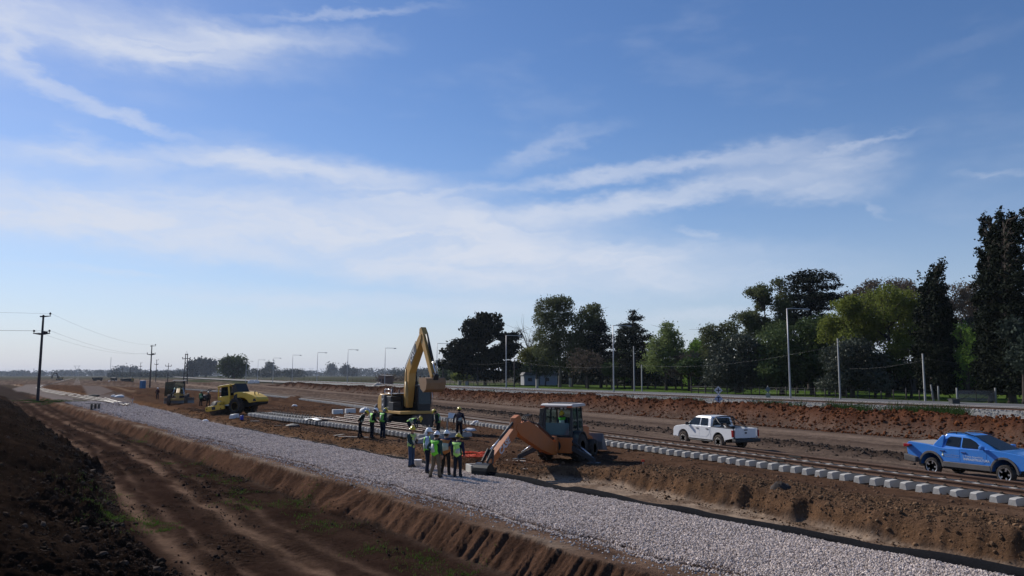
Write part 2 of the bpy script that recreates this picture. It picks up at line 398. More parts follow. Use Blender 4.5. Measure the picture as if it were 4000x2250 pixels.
def ground_fields(x, y, fine=True):
    "height and colour of the ground at plan points"
    x = np.asarray(x, float); y = np.asarray(y, float)
    u, a = toA(x, y); U, v = toT(x, y); r = np.hypot(x, y)
    wob = .22 * fbm(u * .35, a * .35, 3, 3)
    near = sst(260, 60, r)
    # ---- left: mound, service road, cut, shelf
    low = lerp(-.75, -.2, sst(95, 150, u))
    rs = 1.6 * sst(20, 60, u)
    mf = mound_foot(u) + .7 * fbm(u * .45, a * .15, 3, 11)
    md = np.clip(mf - a, 0, 60)
    mh = np.minimum(md * .44, 2.0 + .05 * md) * sst(330, 120, u) * sst(-25, 0, u) 
    mm = sst(-.15, .5, mf - a) * sst(330, 150, u)
    if fine:
        edge_ = np.exp(-((mf - a - .9) / 1.1) ** 2)
        rid = np.abs(fbm(x * 1.5, y * 1.5, 4, 21)) * (.16 + .42 * edge_) + .30 * fbm(x * .45, y * .45, 3, 22) + (.10 + .16 * edge_) * np.abs(fbm(x * 4.6, y * 4.6, 4, 23))
    else: rid = 0
    h = low + mh + mm * rid * near * (.55 + 1.5 * np.clip(fbm(x * .22, y * .22, 2, 24) + .3, 0, 1))
    rut1 = np.exp(-((a - (5.2 + rs) - wob) / .34) ** 2) + .55 * np.exp(-((a - (6.05 + rs) - 1.5 * wob) / .16) ** 2); rut2 = np.exp(-((a - (7.6 + rs) - wob) / .36) ** 2) + .5 * np.exp(-((a - (8.6 + rs) - 1.6 * wob) / .2) ** 2)
    rut = np.clip(rut1 + rut2, 0, 1) * (1 - mm)
    if fine:
        h = h + (1 - mm) * near * (.07 * fbm(x * 1.1, y * 1.1, 4, 31) + .05 * fbm(u * .5, a * 2.2, 3, 33) - .05 * rut)
        lug = np.sin(u * 2 * math.pi / .24 + 3 * vnoise(u * .3, a * .8, 35)) * sst(-.15, .25, vnoise(u * .22, a * .6, 36)) * sst(40, 20, r)
        h = h + .026 * lug * (1 - mm) * sst(10.6, 10.2, a)
        blk = sst(.08, .3, fbm(u * .3, a * .9, 3, 37)) * (1 - rut) * (1 - mm)
        h = h + .06 * blk * np.abs(fbm(x * 3.5, y * 3.5, 3, 38)) * near * 2
    # cut face with bucket-tooth grooves
    gr = (.07 * np.abs(vnoise(u * 6.2 + .5 * vnoise(a * 4, u * 2, 4), u * .3, 41)) * 2 + .12 * fbm(u * .4, 0 * a, 3, 42) + .06 * vnoise(u * 11 + a * 1.5, u * 0, 43)) * near if fine else 0
    bay = .5 * np.exp(-((u - 26.3) / 1.1) ** 2) + .22 * np.exp(-((u - 46) / 2.0) ** 2)
    slump = np.exp(-((u - 26.3) / 1.6) ** 2) * .5
    a2 = a - gr * 1.6
    cut0, cut1 = 11.02 - slump, 11.72 + bay * .8
    tcut = np.clip((a2 - cut0) / (cut1 - cut0), 0, 1)
    ncut = sst(290, 200, u)
    h = h * (1 - tcut) + tcut * lerp(-.1, 0.0, ncut)
    face = sst(.02, .12, tcut) * sst(1.0, .9, tcut)
    shelf = sst(.97, 1.0, tcut)
    if fine:
        h = h + shelf * near * (.035 * fbm(x * 1.6, y * 1.6, 4, 51)) + face * near * (.07 * fbm(u * 6, a * 2.5, 4, 52) + .06 * fbm(x * 2.2, y * 2.2, 3, 54))
        lipr = np.exp(-((a2 - cut1 - .12) / .16) ** 2) * sst(.0, .3, vnoise(u * .5, 0 * u, 53)); h = h + lipr * .07 * near
    # gravel bed
    ge0 = 12.95 + .35 * fbm(u * .4, 0 * u, 3, 61) + .12 * vnoise(u * 2.1, 0 * u, 62); ge1 = np.interp(u, [0, 30, 60, 108, 250], [17.15, 17.25, 17.25, 19.6, 18.5]) + .12 * fbm(u * .5, 0 * u, 3, 63)
    bed = sst(ge0 - .1, ge0 + .2, a) * sst(ge1 + .1, ge1 - .1, a) * sst(262, 235, u)
    d1 = polyline_dist(x, y, BED1F); d2 = polyline_dist(x, y, BED2)
    w1 = np.clip(2.6 + .004 * r, 0, 8); w2 = 2.8
    bed = np.maximum(bed, sst(w1 + .5, w1 - .5, d1) * sst(215, 235, u)); bedB = sst(w2 + .5, w2 - .3, d2)
    h = h + bed * .04
    # ---- floor beyond the bed and the bank up to the platform
    bf = bank_foot(u) + .25 * fbm(u * .9, 0 * u, 3, 71) * near + .1 * vnoise(u * 3.1, 0 * u, 72) * near
    bw = bank_w(u)
    fl = sst(ge1, ge1 + .4, a)
    tb = np.clip((a - bf) / bw, 0, 1); tb = tb * tb * (3 - 2 * tb)
    h = h + fl * (-.16 + (.44 + .1 * sst(26, 18, u) * sst(bf + 4.5, bf + 2, a)) * tb)
    plat = fl * tb
    bankm = fl * sst(.05, .3, tb) * sst(1.0, .8, tb)
    if fine:
        h = h + fl * (1 - tb) * near * .05 * fbm(x * 2.2, y * 2.2, 4, 73)
        h = h + bankm * near * (.22 * fbm(x * 1.2, y * 1.2, 4, 74))
        # loose tipped earth along the bank, near right
        lo = sst(30, 22, u) * sst(bf + .2, bf + .7, a) * sst(bf + 3.8, bf + 1.8, a)
        h = h + lo * (.13 + .12 * fbm(x * .8, y * .8, 3, 75) + .16 * np.abs(fbm(x * 2.6, y * 2.6, 4, 76)))
        h = h + plat * near * (.06 * fbm(x * .7, y * .7, 4, 77) + .035 * fbm(U * .25, v * 2.5, 3, 78))
    else: lo = 0 * a
    h = h - .40 * np.exp(-(np.hypot(x + 28.6, y - 77.0) / 1.9) ** 2)
    # trench and heaps round the backhoe
    dtr = np.hypot(x - TR0.x, y - TR0.y)
    h = h - .30 * np.exp(-(np.hypot(x - 2.3, (y - 35.6) * .8) / 4.2) ** 2) * plat
    # ---- right: track formation, haul road, berm, old line, road
    vt = v - track_v(U)
    hr = sst(27.0, 28.3, vt + .25 * fbm(U * .2, vt * .3, 3, 81))
    h = h - .36 * hr * sst(0, 10, a)
    if fine:
        h = h + hr * sst(44, 42, v) * near * (.03 * fbm(U * .15, v * 1.6, 4, 82))
    wr = np.exp(-((v - 35.0 - 1.2 * fbm(U * .05, 0 * U, 3, 83)) / 1.3) ** 2) * sst(-.25, .2, vnoise(U * .04, v * 0, 84) + .15) * sst(140, 100, U)
    wr2 = np.exp(-((v - 39.5 - 1.0 * fbm(U * .05, 0 * U, 3, 85)) / .8) ** 2) * sst(60, 80, U) * sst(330, 250, U) * .6
    if fine: h = h + (wr + wr2) * .16 * (1 + 1.2 * fbm(x * 1.5, y * 1.5, 4, 86)) * near
    crest = 1.0 + .5 * fbm(U * .10, 0 * U, 3, 91) + .25 * vnoise(U * .42, v * .1, 92)
    bl = sst(330, 285, U)
    bfo = 46.7 + .7 * fbm(U * .15, 0 * U, 2, 93)
    tb2 = sst(bfo, bfo + 2.6, v); bdn = sst(53.5, 50.2, v)
    back = sst(50.5, 54.0, v)
    berm = tb2 * bdn * bl
    zb = -.1 + berm * (1.42 + .40 * (crest - 1.0) * 2)
    if fine: zb = zb + berm * near * (.28 * np.abs(fbm(x * 1.1, y * 1.1, 4, 94)) * 1.6 + .14 * fbm(x * 3, y * 3, 3, 95))
    behind = np.interp(v, [50, 54.0, 60.2, 70, 71, 78.5, 79.5, 90, 160], [.75, .95, 1.0, 1.05, 1.18, 1.18, 1.1, 1.1, 1.1])
    fz = sst(700, 300, U)
    behind = behind * lerp(.25, 1.0, fz)
    zr = zb * (1 - back) + back * np.maximum(behind, 0)
    # away from the bermed stretch the same level is reached by a gentle slope
    zr = np.where(v > 44, lerp(lerp(-.1, behind, sst(44, 60, v)), zr, bl), zr)
    right = sst(43.5, 44.5, v)
    h = h * (1 - right) + right * zr
    hp = 0 * x
    hpn = 1 + .5 * fbm(x * 1.0, y * 1.0, 4, 99) if fine else 1.0
    for (hx, hy, hr_, hh) in HEAPS:
        dd = np.hypot(x - hx, (y - hy) * .9) / hr_
        k = np.clip(1 - dd, 0, 1); hp = np.maximum(hp, hh * (k * k * (3 - 2 * k)) * hpn)
    h = h + hp
    hpm = sst(.12, .4, hp)
    # ---- far plain
    far = sst(500, 1200, r)
    h = lerp(h, np.minimum(h, 1.0) * .3 - .2, far)
    if not fine: return h
    # ---- colour of the surfaces
    C = np.zeros(x.shape + (3,))
    def put(c, m):
        nonlocal C
        C = C * (1 - m[..., None]) + np.array(c) * m[..., None]
    one = np.ones_like(x)
    put((.095, .068, .055), one)
    put((.12, .088, .07), sst(-.1, .35, fbm(u * .3, a * 1.4, 4, 101)))
    put((.30, .23, .18), np.clip(rut * 1.1 * sst(-.45, .2, fbm(u * .5, a * 2, 3, 102)), 0, 1))
    put((.055, .042, .035), blk * .8)
    put((.17, .13, .10), np.clip(lug, 0, 1) * (1 - mm) * sst(10.6, 10.2, a) * .75)
    put((.075, .057, .046), mm)
    put((.12, .09, .07), mm * sst(.1, .35, fbm(x * .7, y * .7, 4, 103)))
    put((.072, .068, .05), sst(150, 190, u) * sst(9.5, 8, a))
    put((.055, .048, .045), sst(140, 170, u) * sst(12, 11, a) * sst(420, 330, u) * .8)
    put((.10, .115, .06), sst(300, 420, u) * sst(2, -12, a + .03 * u - 8))
    put((.20, .125, .088), face)
    put((.11, .07, .052), face * sst(-.05, .3, fbm(u * 1.6, a * .5, 3, 104)))
    put((.25, .17, .128), shelf)
    put((.15, .10, .078), shelf * sst(-.1, .3, fbm(u * .5, a * 2.2, 4, 105)))
    put((.36, .28, .22), shelf * np.exp(-((a2 - cut1 - .2) / .25) ** 2) * sst(-.1, .25, vnoise(u * .45, 0 * u, 106)))
    wide = sst(235, 300, u)
    put((.12, .095, .075), wide * sst(11, 14, a))
    put((.07, .055, .048), sst(150, 200, u) * sst(15, 12.5, a) * sst(900, 500, u))
    put((.50, .39, .30), fl * (1 - tb))
    put((.30, .22, .165), fl * (1 - tb) * sst(.0, .3, fbm(x * 1.1, y * 1.1, 4, 107)))
    put((.15, .095, .068), plat)
    put((.21, .14, .10), plat * sst(.05, .3, fbm(U * .12, v * .9, 4, 108)))
    put((.10, .066, .05), plat * sst(.06, .34, fbm(U * .2, v * 1.3, 4, 109)))
    put((.155, .105, .077), plat * sst(90, 130, r) * sst(-.15, .2, fbm(U * .05, v * .5, 4, 110)))
    put((.22, .135, .085), bankm)
    put((.085, .062, .05), bankm * sst(.05, .25, fbm(u * .7, a * .7, 3, 111)) * sst(.6, .2, tb))
    put((.20, .13, .088), lo * .9)
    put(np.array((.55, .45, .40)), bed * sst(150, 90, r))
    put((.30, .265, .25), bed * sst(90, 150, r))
    put((.27, .245, .24), bedB)
    # haul road
    hrm = hr * sst(0, 12, a)
    put((.20, .155, .13), hrm)
    put((.145, .112, .096), hrm * sst(-.1, .25, fbm(U * .06, v * .7, 4, 112)))
    put((.31, .245, .205), hrm * np.clip(np.exp(-((v - 43.3) / 1.6) ** 2) + .6 * np.exp(-((v - 30.6) / .5) ** 2) * sst(-.2, .2, vnoise(U * .1, v, 113)), 0, 1))
    put((.26, .205, .17), hrm * sst(.1, .35, fbm(U * .1, v * 1.8, 4, 114)))
    put((.075, .058, .05), np.clip(wr + wr2, 0, 1) * .9)
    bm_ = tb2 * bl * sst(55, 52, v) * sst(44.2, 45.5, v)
    put((.15, .08, .054), bm_)
    put((.085, .05, .037), bm_ * sst(.0, .3, fbm(x * .4, y * .4, 4, 115)))
    put((.20, .12, .08), bm_ * sst(.12, .4, fbm(x * .9, y * .9, 4, 116)))
    put((.10, .10, .075), right * sst(51.5, 53, v))
    put((.085, .10, .05), right * sst(59.6, 62.2, v))
    put((.10, .17, .045), right * sst(78, 78.6, v))
    put((.15, .23, .06), right * sst(78, 78.6, v) * sst(.0, .35, fbm(x * .25, y * .25, 4, 117)))
    # fields left of the trees
    fld = right * sst(150, 330, U)
    put((.13, .115, .10), fld * sst(84, 90, v))
    put((.08, .105, .045), fld * sst(78, 79, v) * sst(90, 86, v))
    put((.085, .10, .055), sst(330, 420, U) * sst(26, 34, v) * sst(-.25, .1, fbm(U * .02, v * .06, 3, 118)))
    put((.13, .088, .066), hpm * .85)
    pd = polyline_dist(x, y, PALE); put((.40, .32, .26), sst(1.6, .5, pd - .004 * r) * .8)
    pd = polyline_dist(x, y, PALE2); put((.36, .28, .21), sst(1.1, .3, pd) * .7)
    put((.10, .105, .07), far * .8)
    g_ = C.mean(-1, keepdims=True); low_ = sst(11.3, 10.6, a) * sst(170, 120, u)
    k_ = (.55 - low_ * (.22 - .10 * rut))[..., None]
    C = np.clip((g_ + (C - g_) * 1.08) * k_ * np.array([1.03, .99, .96]), .004, 1)
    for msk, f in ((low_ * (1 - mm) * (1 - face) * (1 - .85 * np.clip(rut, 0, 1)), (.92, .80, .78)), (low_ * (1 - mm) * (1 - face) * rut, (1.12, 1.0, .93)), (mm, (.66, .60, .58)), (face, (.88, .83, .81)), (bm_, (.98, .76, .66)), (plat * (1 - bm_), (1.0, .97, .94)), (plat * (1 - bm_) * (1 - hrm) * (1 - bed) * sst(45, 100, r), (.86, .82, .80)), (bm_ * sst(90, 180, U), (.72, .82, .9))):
        C = C * (1 + msk[..., None] * (np.array(f) - 1))
    return h, C

def ground_h(x, y): return float(ground_fields(np.array([x]), np.array([y]), False)[0])
def G(px, py, z=.25, it=4):
    "point on the ground seen at a photograph pixel"
    for _ in range(it): q = P(px, py, z); z = ground_h(q.x, q.y)
    return Vector((q.x, q.y, z))

def build_ground():
    fa = np.linspace(-43, 42, 1000)
    ang = np.radians(np.concatenate([np.linspace(-180, -44, 50), fa, np.linspace(43, 178, 50)]))
    inv = np.linspace(1 / 9.0, 1 / 900.0, 640)
    rad = np.concatenate([[.4, 1.5, 3, 4.5, 6, 7.2, 8.1], 1 / inv, np.geomspace(930, 9000, 24)])
    A_, R_ = np.meshgrid(ang, rad)
    x = R_ * np.sin(A_); y = R_ * np.cos(A_)
    h, C = ground_fields(x, y)
    nr, nc = x.shape
    V = np.stack([x, y, h], -1).reshape(-1, 3)
    i = np.arange(nr - 1)[:, None] * nc; j = np.arange(nc)[None, :]; j2 = (j + 1) % nc
    F = np.stack([i + j, i + j2, i + nc + j2, i + nc + j], -1).reshape(-1, 4)
    m = bpy.data.materials.new('earth'); m.use_nodes = True
    nt = m.node_tree; N = nt.nodes; L = nt.links; b = N['Principled BSDF']
    b.inputs['Roughness'].default_value = 1.0; b.inputs['Specular IOR Level'].default_value = .0
    at = N.new('ShaderNodeAttribute'); at.attribute_name = 'soil'
    g = N.new('ShaderNodeNewGeometry')
    def noise(sc, det, rg):
        n = N.new('ShaderNodeTexNoise'); n.inputs['Scale'].default_value = sc; n.inputs['Detail'].default_value = det; n.inputs['Roughness'].default_value = rg
        L.new(g.outputs['Position'], n.inputs['Vector']); return n.outputs[0]
    n1 = noise(7.0, 7, .7); n2 = noise(.8, 5, .6)
    def rng_(s, a0, a1, b0, b1):
        r = N.new('ShaderNodeMapRange'); r.inputs[1].default_value = a0; r.inputs[2].default_value = a1; r.inputs[3].default_value = b0; r.inputs[4].default_value = b1
        L.new(s, r.inputs[0]); return r.outputs[0]
    mu = N.new('ShaderNodeMath'); mu.operation = 'MULTIPLY'; L.new(rng_(n1, .25, .75, .62, 1.38), mu.inputs[0]); L.new(rng_(n2, .3, .7, .78, 1.22), mu.inputs[1])
    mx = N.new('ShaderNodeVectorMath'); mx.operation = 'SCALE'; L.new(at.outputs['Color'], mx.inputs[0]); L.new(mu.outputs[0], mx.inputs['Scale'])
    L.new(mx.outputs[0], b.inputs['Base Color'])
    bp = N.new('ShaderNodeBump'); bp.inputs['Strength'].default_value = .9; bp.inputs['Distance'].default_value = .11
    n3 = noise(7.0, 9, .75); L.new(n3, bp.inputs['Height']); L.new(bp.outputs[0], b.inputs['Normal'])
    me = fast_mesh('ground', V, F, (m,))
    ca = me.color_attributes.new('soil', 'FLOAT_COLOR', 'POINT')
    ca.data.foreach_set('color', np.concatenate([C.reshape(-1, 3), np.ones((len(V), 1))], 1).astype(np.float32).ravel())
    o = obj('ground', me); tag(o, kind='structure')
    return o
build_ground()
# ---------------------------------------------------------------- scattered stones and clods
def stone_mat(name, c0, c1, rough=.9):
    m = bpy.data.materials.new(name); m.use_nodes = True
    nt = m.node_tree; N = nt.nodes; L = nt.links; b = N['Principled BSDF']
    b.inputs['Roughness'].default_value = rough; b.inputs['Specular IOR Level'].default_value = .04
    oi = N.new('ShaderNodeObjectInfo'); cr = N.new('ShaderNodeValToRGB')
    cr.color_ramp.elements[0].color = (*c0, 1); cr.color_ramp.elements[1].color = (*c1, 1)
    g = N.new('ShaderNodeNewGeometry'); nz = N.new('ShaderNodeTexNoise'); nz.inputs['Scale'].default_value = 14; nz.inputs['Detail'].default_value = 3
    L.new(g.outputs['Position'], nz.inputs['Vector'])
    ad = N.new('ShaderNodeMath'); ad.operation = 'MULTIPLY_ADD'; L.new(nz.outputs[0], ad.inputs[0]); ad.inputs[1].default_value = .7
    L.new(oi.outputs['Random'], ad.inputs[2])
    su = N.new('ShaderNodeMath'); su.operation = 'SUBTRACT'; su.use_clamp = True; L.new(ad.outputs[0], su.inputs[0]); su.inputs[1].default_value = .35
    L.new(su.outputs[0], cr.inputs[0]); L.new(cr.outputs[0], b.inputs['Base Color'])
    return m
def scatter(name, pts, scl, m, sub=1, rough=.25, label=None, cat=None, parent=None):
    "one object of loose stones, each an instance of a broken lump"
    me = bpy.data.meshes.new(name); pts = np.asarray(pts, np.float32)
    me.vertices.add(len(pts)); me.vertices.foreach_set('co', pts.ravel())
    at = me.attributes.new('scl', 'FLOAT_VECTOR', 'POINT'); at.data.foreach_set('vector', np.asarray(scl, np.float32).ravel())
    me.materials.append(m)
    o = obj(name, me, parent); tag(o, label, cat, kind='stuff')
    ng = bpy.data.node_groups.new(name, 'GeometryNodeTree'); N = ng.nodes; L = ng.links
    ng.interface.new_socket('Geometry', in_out='INPUT', socket_type='NodeSocketGeometry'); ng.interface.new_socket('Geometry', in_out='OUTPUT', socket_type='NodeSocketGeometry')
    gi = N.new('NodeGroupInput'); go = N.new('NodeGroupOutput')
    ico = N.new('GeometryNodeMeshIcoSphere'); ico.inputs['Radius'].default_value = 1.0; ico.inputs['Subdivisions'].default_value = sub
    nz_scale = 1.3 if sub == 1 else 1.9
    sp = N.new('GeometryNodeSetPosition'); nz = N.new('ShaderNodeTexNoise'); nz.inputs['Scale'].default_value = nz_scale
    su = N.new('ShaderNodeVectorMath'); su.operation = 'SUBTRACT'; su.inputs[1].default_value = (.5, .5, .5); L.new(nz.outputs['Color'], su.inputs[0])
    sc = N.new('ShaderNodeVectorMath'); sc.operation = 'SCALE'; sc.inputs['Scale'].default_value = rough * 4; L.new(su.outputs[0], sc.inputs[0])
    L.new(ico.outputs[0], sp.inputs['Geometry']); L.new(sc.outputs[0], sp.inputs['Offset'])
    sm = N.new('GeometryNodeSetMaterial'); sm.inputs['Material'].default_value = m; L.new(sp.outputs[0], sm.inputs[0])
    ip = N.new('GeometryNodeInstanceOnPoints'); L.new(gi.outputs[0], ip.inputs['Points']); L.new(sm.outputs[0], ip.inputs['Instance'])
    rv = N.new('FunctionNodeRandomValue'); rv.data_type = 'FLOAT_VECTOR'; rv.inputs[0].default_value = (0, 0, 0); rv.inputs[1].default_value = (6.28, 6.28, 6.28)
    er = N.new('FunctionNodeEulerToRotation'); L.new(rv.outputs[0], er.inputs[0]); L.new(er.outputs[0], ip.inputs['Rotation'])
    na = N.new('GeometryNodeInputNamedAttribute'); na.data_type = 'FLOAT_VECTOR'; na.inputs[0].default_value = 'scl'; L.new(na.outputs[0], ip.inputs['Scale'])
    L.new(ip.outputs[0], go.inputs[0])
    md = o.modifiers.new('stones', 'NODES'); md.node_group = ng
    return o
def in_view(x, y, margin=150):
    "keeps plan points the photograph can show (a little more all round)"
    px = 2000 + FPX * x / np.maximum(y, .1)
    py = 1465 + FPX * (CZ + .5) / np.maximum(y, .1)
    return (y > 4) & (px > -margin - 300) & (px < 4000 + margin + 300) & (py < 2250 + 900)
def plain_h(x, y): return ground_fields(np.asarray(x), np.asarray(y), True)[0]
def aniso(n, s, flat=.8): return s[:, None] * rng.uniform(.7, 1.3, (n, 3)) * np.array([1, 1, flat])

def build_gravel():
    P_ = []; S_ = []
    for (u0, u1, dens, r0, r1) in ((6, 26, 1050, .012, .032), (26, 48, 620, .018, .038), (48, 80, 230, .026, .05), (80, 130, 60, .04, .08)):
        n = int((u1 - u0) * 4.9 * dens)
        u = rng.uniform(u0, u1, n); a = rng.uniform(12.6, 17.5 + (2.0 if u0 >= 80 else 0), n)
        e0 = 12.95 + .35 * fbm(u * .4, 0 * u, 3, 61) + .12 * vnoise(u * 2.1, 0 * u, 62); e1 = np.interp(u, [0, 30, 60, 108, 250], [17.15, 17.25, 17.25, 19.6, 18.5])
        x, y = frA(u, a)
        fade = sst(-.35, .25, a - e0) * sst(.02, -.1, a - e1)
        k = in_view(x, y) & (rng.random(n) < fade)
        u, a, x, y = u[k], a[k], x[k], y[k]
        t = np.clip((a - e0[k]) / (e1[k] - e0[k]), 0, 1)
        z = ground_fields(x, y, False) + .05 + .06 * np.sin(np.pi * t) ** .5 + .05 * fbm(x * .9, y * .9, 3, 201) + rng.uniform(-.02, .02, len(x))
        z = np.where(t <= 0, ground_fields(x, y, False) + .01, z)
        P_.append(np.stack([x, y, z], 1)); S_.append(aniso(len(x), rng.uniform(r0, r1, len(x)), .8))
    scatter('gravel_bed', np.concatenate(P_), np.concatenate(S_), stone_mat('crushed_stone', (.27, .22, .19), (.74, .63, .565)), 1, .22)
    # bits strewn over the shelf beside it
    n = 2600; u = rng.uniform(8, 60, n); a = 12.9 - np.abs(rng.normal(0, .5, n)); x, y = frA(u, a); k = in_view(x, y) & (a > 11.9); x, y = x[k], y[k]
    scatter('strewn_gravel', np.stack([x, y, plain_h(x, y) + .005], 1), aniso(len(x), rng.uniform(.012, .035, len(x))), stone_mat('strewn_stone', (.3, .26, .24), (.6, .55, .52)), 1, .22)
def power(n, lo, hi, p=2.2):
    t = rng.random(n); return lo * (1 - t * (1 - (lo / hi) ** p)) ** (-1 / p)
def build_clods():
    # dark spoil on the mound
    n = 42000; u = rng.uniform(4, 130, n) ** 1.0; u = 4 + (u - 4) ** 1.35 / 126 ** .35; a = mound_foot(u) + .35 - np.abs(rng.normal(0, 1.7, n))
    x, y = frA(u, a); k = in_view(x, y) & (a > -6); x, y = x[k], y[k]; s = power(len(x), .013, .11, 2.5)
    scatter('dark_soil_clods', np.stack([x, y, plain_h(x, y) + s * .15], 1), aniso(len(x), s, .75), stone_mat('dark_clod', (0.0210, 0.0130, 0.0090), (0.0720, 0.0426, 0.0280)), 2, .26)
    n = 170; u = rng.uniform(8, 60, n); a = mound_foot(u) + .3 - np.abs(rng.normal(0, 1.3, n)); x, y = frA(u, a); k = in_view(x, y); x, y = x[k], y[k]; s = power(len(x), .08, .2, 2.4)
    scatter('large_soil_clods', np.stack([x, y, plain_h(x, y) - s * .2], 1), aniso(len(x), s, .65), stone_mat('big_clod', (.03, .022, .018), (.085, .062, .05)), 2, .3)
    # crumbs on the service road
    n = 9000; u = rng.uniform(8, 90, n); a = rng.uniform(4.5, 11.2, n); x, y = frA(u, a)
    k = in_view(x, y) & (fbm(u * .3, a * .9, 3, 37) > rng.uniform(-.1, .35, n)); x, y = x[k], y[k]; s = power(len(x), .018, .09, 2.2)
    scatter('road_crumbs', np.stack([x, y, plain_h(x, y) + s * .2], 1), aniso(len(x), s, .7), stone_mat('road_clod', (0.0224, 0.0143, 0.0114), (0.0664, 0.0429, 0.0318)), 1, .26)
    # tipped earth and bank on the near right
    n = 20000; u = rng.uniform(3, 31, n); a = bank_foot(u) + rng.uniform(-.6, 3.6, n); x, y = frA(u, a)
    k = in_view(x, y) & (rng.random(n) < np.where(a < bank_foot(u) + .2, .3, np.where(a > bank_foot(u) + 2.2, .25, 1.0))); x, y = x[k], y[k]; s = power(len(x), .012, .065, 2.2)
    scatter('bank_clods', np.stack([x, y, plain_h(x, y) + s * .2], 1), aniso(len(x), s, .75), stone_mat('bank_clod', (0.072, 0.042, 0.025), (0.215, 0.130, 0.074)), 2, .26)
    n = 9000; u = rng.uniform(28, 95, n); a = bank_foot(u) + rng.uniform(-.2, 3.0, n) ** 1; x, y = frA(u, a); k = in_view(x, y); x, y = x[k], y[k]; s = power(len(x), .02, .07, 2.4)
    scatter('slope_clods', np.stack([x, y, plain_h(x, y) + s * .1], 1), aniso(len(x), s, .7), stone_mat('slope_clod', (0.065, 0.037, 0.023), (0.158, 0.094, 0.055)), 1, .26)
    # platform crumbs
    n = 9000; U = rng.uniform(10, 100, n); v = rng.uniform(8, 28, n); x, y = frT(U, v); u, a = toA(x, y)
    k = in_view(x, y) & (a > bank_foot(u) + 2); x, y = x[k], y[k]; s = power(len(x), .025, .12, 2.4)
    scatter('platform_crumbs', np.stack([x, y, plain_h(x, y) + s * .1], 1), aniso(len(x), s, .7), stone_mat('platform_clod', (0.058, 0.032, 0.022), (0.172, 0.103, 0.065)), 1, .26)
    # berm
    n = 30000; U = rng.uniform(8, 320, n); U = 8 + (U - 8) ** 1.25 / 312 ** .25; v = rng.uniform(45.9, 52.5, n); x, y = frT(U, v); k = in_view(x, y); x, y = x[k], y[k]; s = power(len(x), .04, .17, 2.3)
    scatter('berm_clods', np.stack([x, y, plain_h(x, y) + s * .15], 1), aniso(len(x), s, .8), stone_mat('red_clod', (0.0510, 0.0173, 0.0084), (0.1620, 0.0570, 0.0215)), 2, .26)
    # dark lumps along the haul road
    n = 5000; U = rng.uniform(12, 130, n); v = 35 + 1.2 * fbm(U * .05, 0 * U, 3, 83) + rng.normal(0, .9, n); x, y = frT(U, v)
    k = in_view(x, y) & (vnoise(U * .04, v * 0, 84) + .15 > rng.uniform(-.25, .2, n)); x, y = x[k], y[k]; s = power(len(x), .04, .16, 2.2)
    scatter('haul_road_lumps', np.stack([x, y, plain_h(x, y) + s * .1], 1), aniso(len(x), s, .7), stone_mat('haul_clod', (0.031, 0.023, 0.018), (0.083, 0.062, 0.049)), 1, .26)
build_gravel()
build_clods()

# ---------------------------------------------------------------- railway
M_CONC = mat('concrete', (.40, .385, .36), .85, var=.2, vscale=5, bump=.25, bscale=30, spec=.3, dirt=(.2, .15, .11), dirt_amt=.35)
M_CONCD = mat('concrete_dusty', (.30, .285, .27), .9, var=.2, vscale=3, bump=.25, bscale=30, spec=.2, dirt=(.17, .12, .09), dirt_amt=.6)
M_RUST = mat('rusty_rail', (.10, .052, .032), .75, var=.3, vscale=3, bump=.15, bscale=50, spec=.3)
M_RAILT = mat('worn_rail', (.24, .19, .165), .45, .3, var=.2, vscale=3)
M_GLINT = mat('rail_painted_glint', (.85, .83, .80), .4, .0, var=.05, vscale=2)  # near-white non-metal colour stands in for the sun's glint on steel rail tops
M_CLIP = mat('clip_steel', (.05, .045, .042), .6, .5, var=.2)
def sleeper_mesh(name, length=2.7, m=M_CONC, hgt=.21, dip=.05):
    b = MB(); L2 = length / 2; rings = []
    for t, h, w in ((-L2, hgt - .05, .27), (-L2 + .06, hgt - .015, .28), (-L2 + .38, hgt, .28), (-L2 + .85, hgt, .27), (-.25, hgt - dip, .24), (.25, hgt - dip, .24), (L2 - .85, hgt, .27), (L2 - .38, hgt, .28), (L2 - .06, hgt - .015, .28), (L2, hgt - .05, .27)):
        rings.append([(-w / 2, t, 0), (w / 2, t, 0), (w / 2 * .70, t, h), (-w / 2 * .70, t, h)])
    b.loft(rings, True, True, False)
    o = b.build(name, m); me = o.data; bpy.data.objects.remove(o); me.name = name
    return me
SLEEPER = sleeper_mesh('sleeper', 2.75, M_CONC, .25); SLEEPER_D = sleeper_mesh('sleeper_dusty', m=M_CONCD)
def clip_mesh():
    b = MB()
    for s in (-1, 1):
        b.tube([(-.05, s * .075, .0), (-.03, s * .11, .05), (.03, s * .12, .05), (.05, s * .075, .03)], .014, 5)
    b.box((0, 0, .004), (.16, .24, .012))
    o = b.build('rail_clip', M_CLIP); me = o.data; bpy.data.objects.remove(o); return me
CLIP = clip_mesh()
RAILP = [(-.07, 0), (.07, 0), (.07, .012), (.012, .035), (.012, .12), (.036, .13), (.036, .165), (.024, .172), (-.024, .172), (-.036, .165), (-.036, .13), (-.012, .12), (-.012, .035), (-.07, .012)]
def rail_obj(name, pts, m, parent=None, scale=1.0, top=None):
    "rail section swept along world points"
    b = MB(); rings = []
    pts = [Vector(p) for p in pts]
    for i, p in enumerate(pts):
        t = pts[min(i + 1, len(pts) - 1)] - pts[max(i - 1, 0)]; t.z = 0; t.normalize(); s = Vector((t.y, -t.x, 0))
        rings.append([p + s * (q[0] * scale) + Vector((0, 0, q[1] * scale)) for q in RAILP])
    b.loft(rings, True, True, False)
    o = b.build(name, m if top is None else [m, top], parent)
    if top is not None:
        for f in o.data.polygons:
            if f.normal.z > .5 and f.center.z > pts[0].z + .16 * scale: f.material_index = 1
    return o
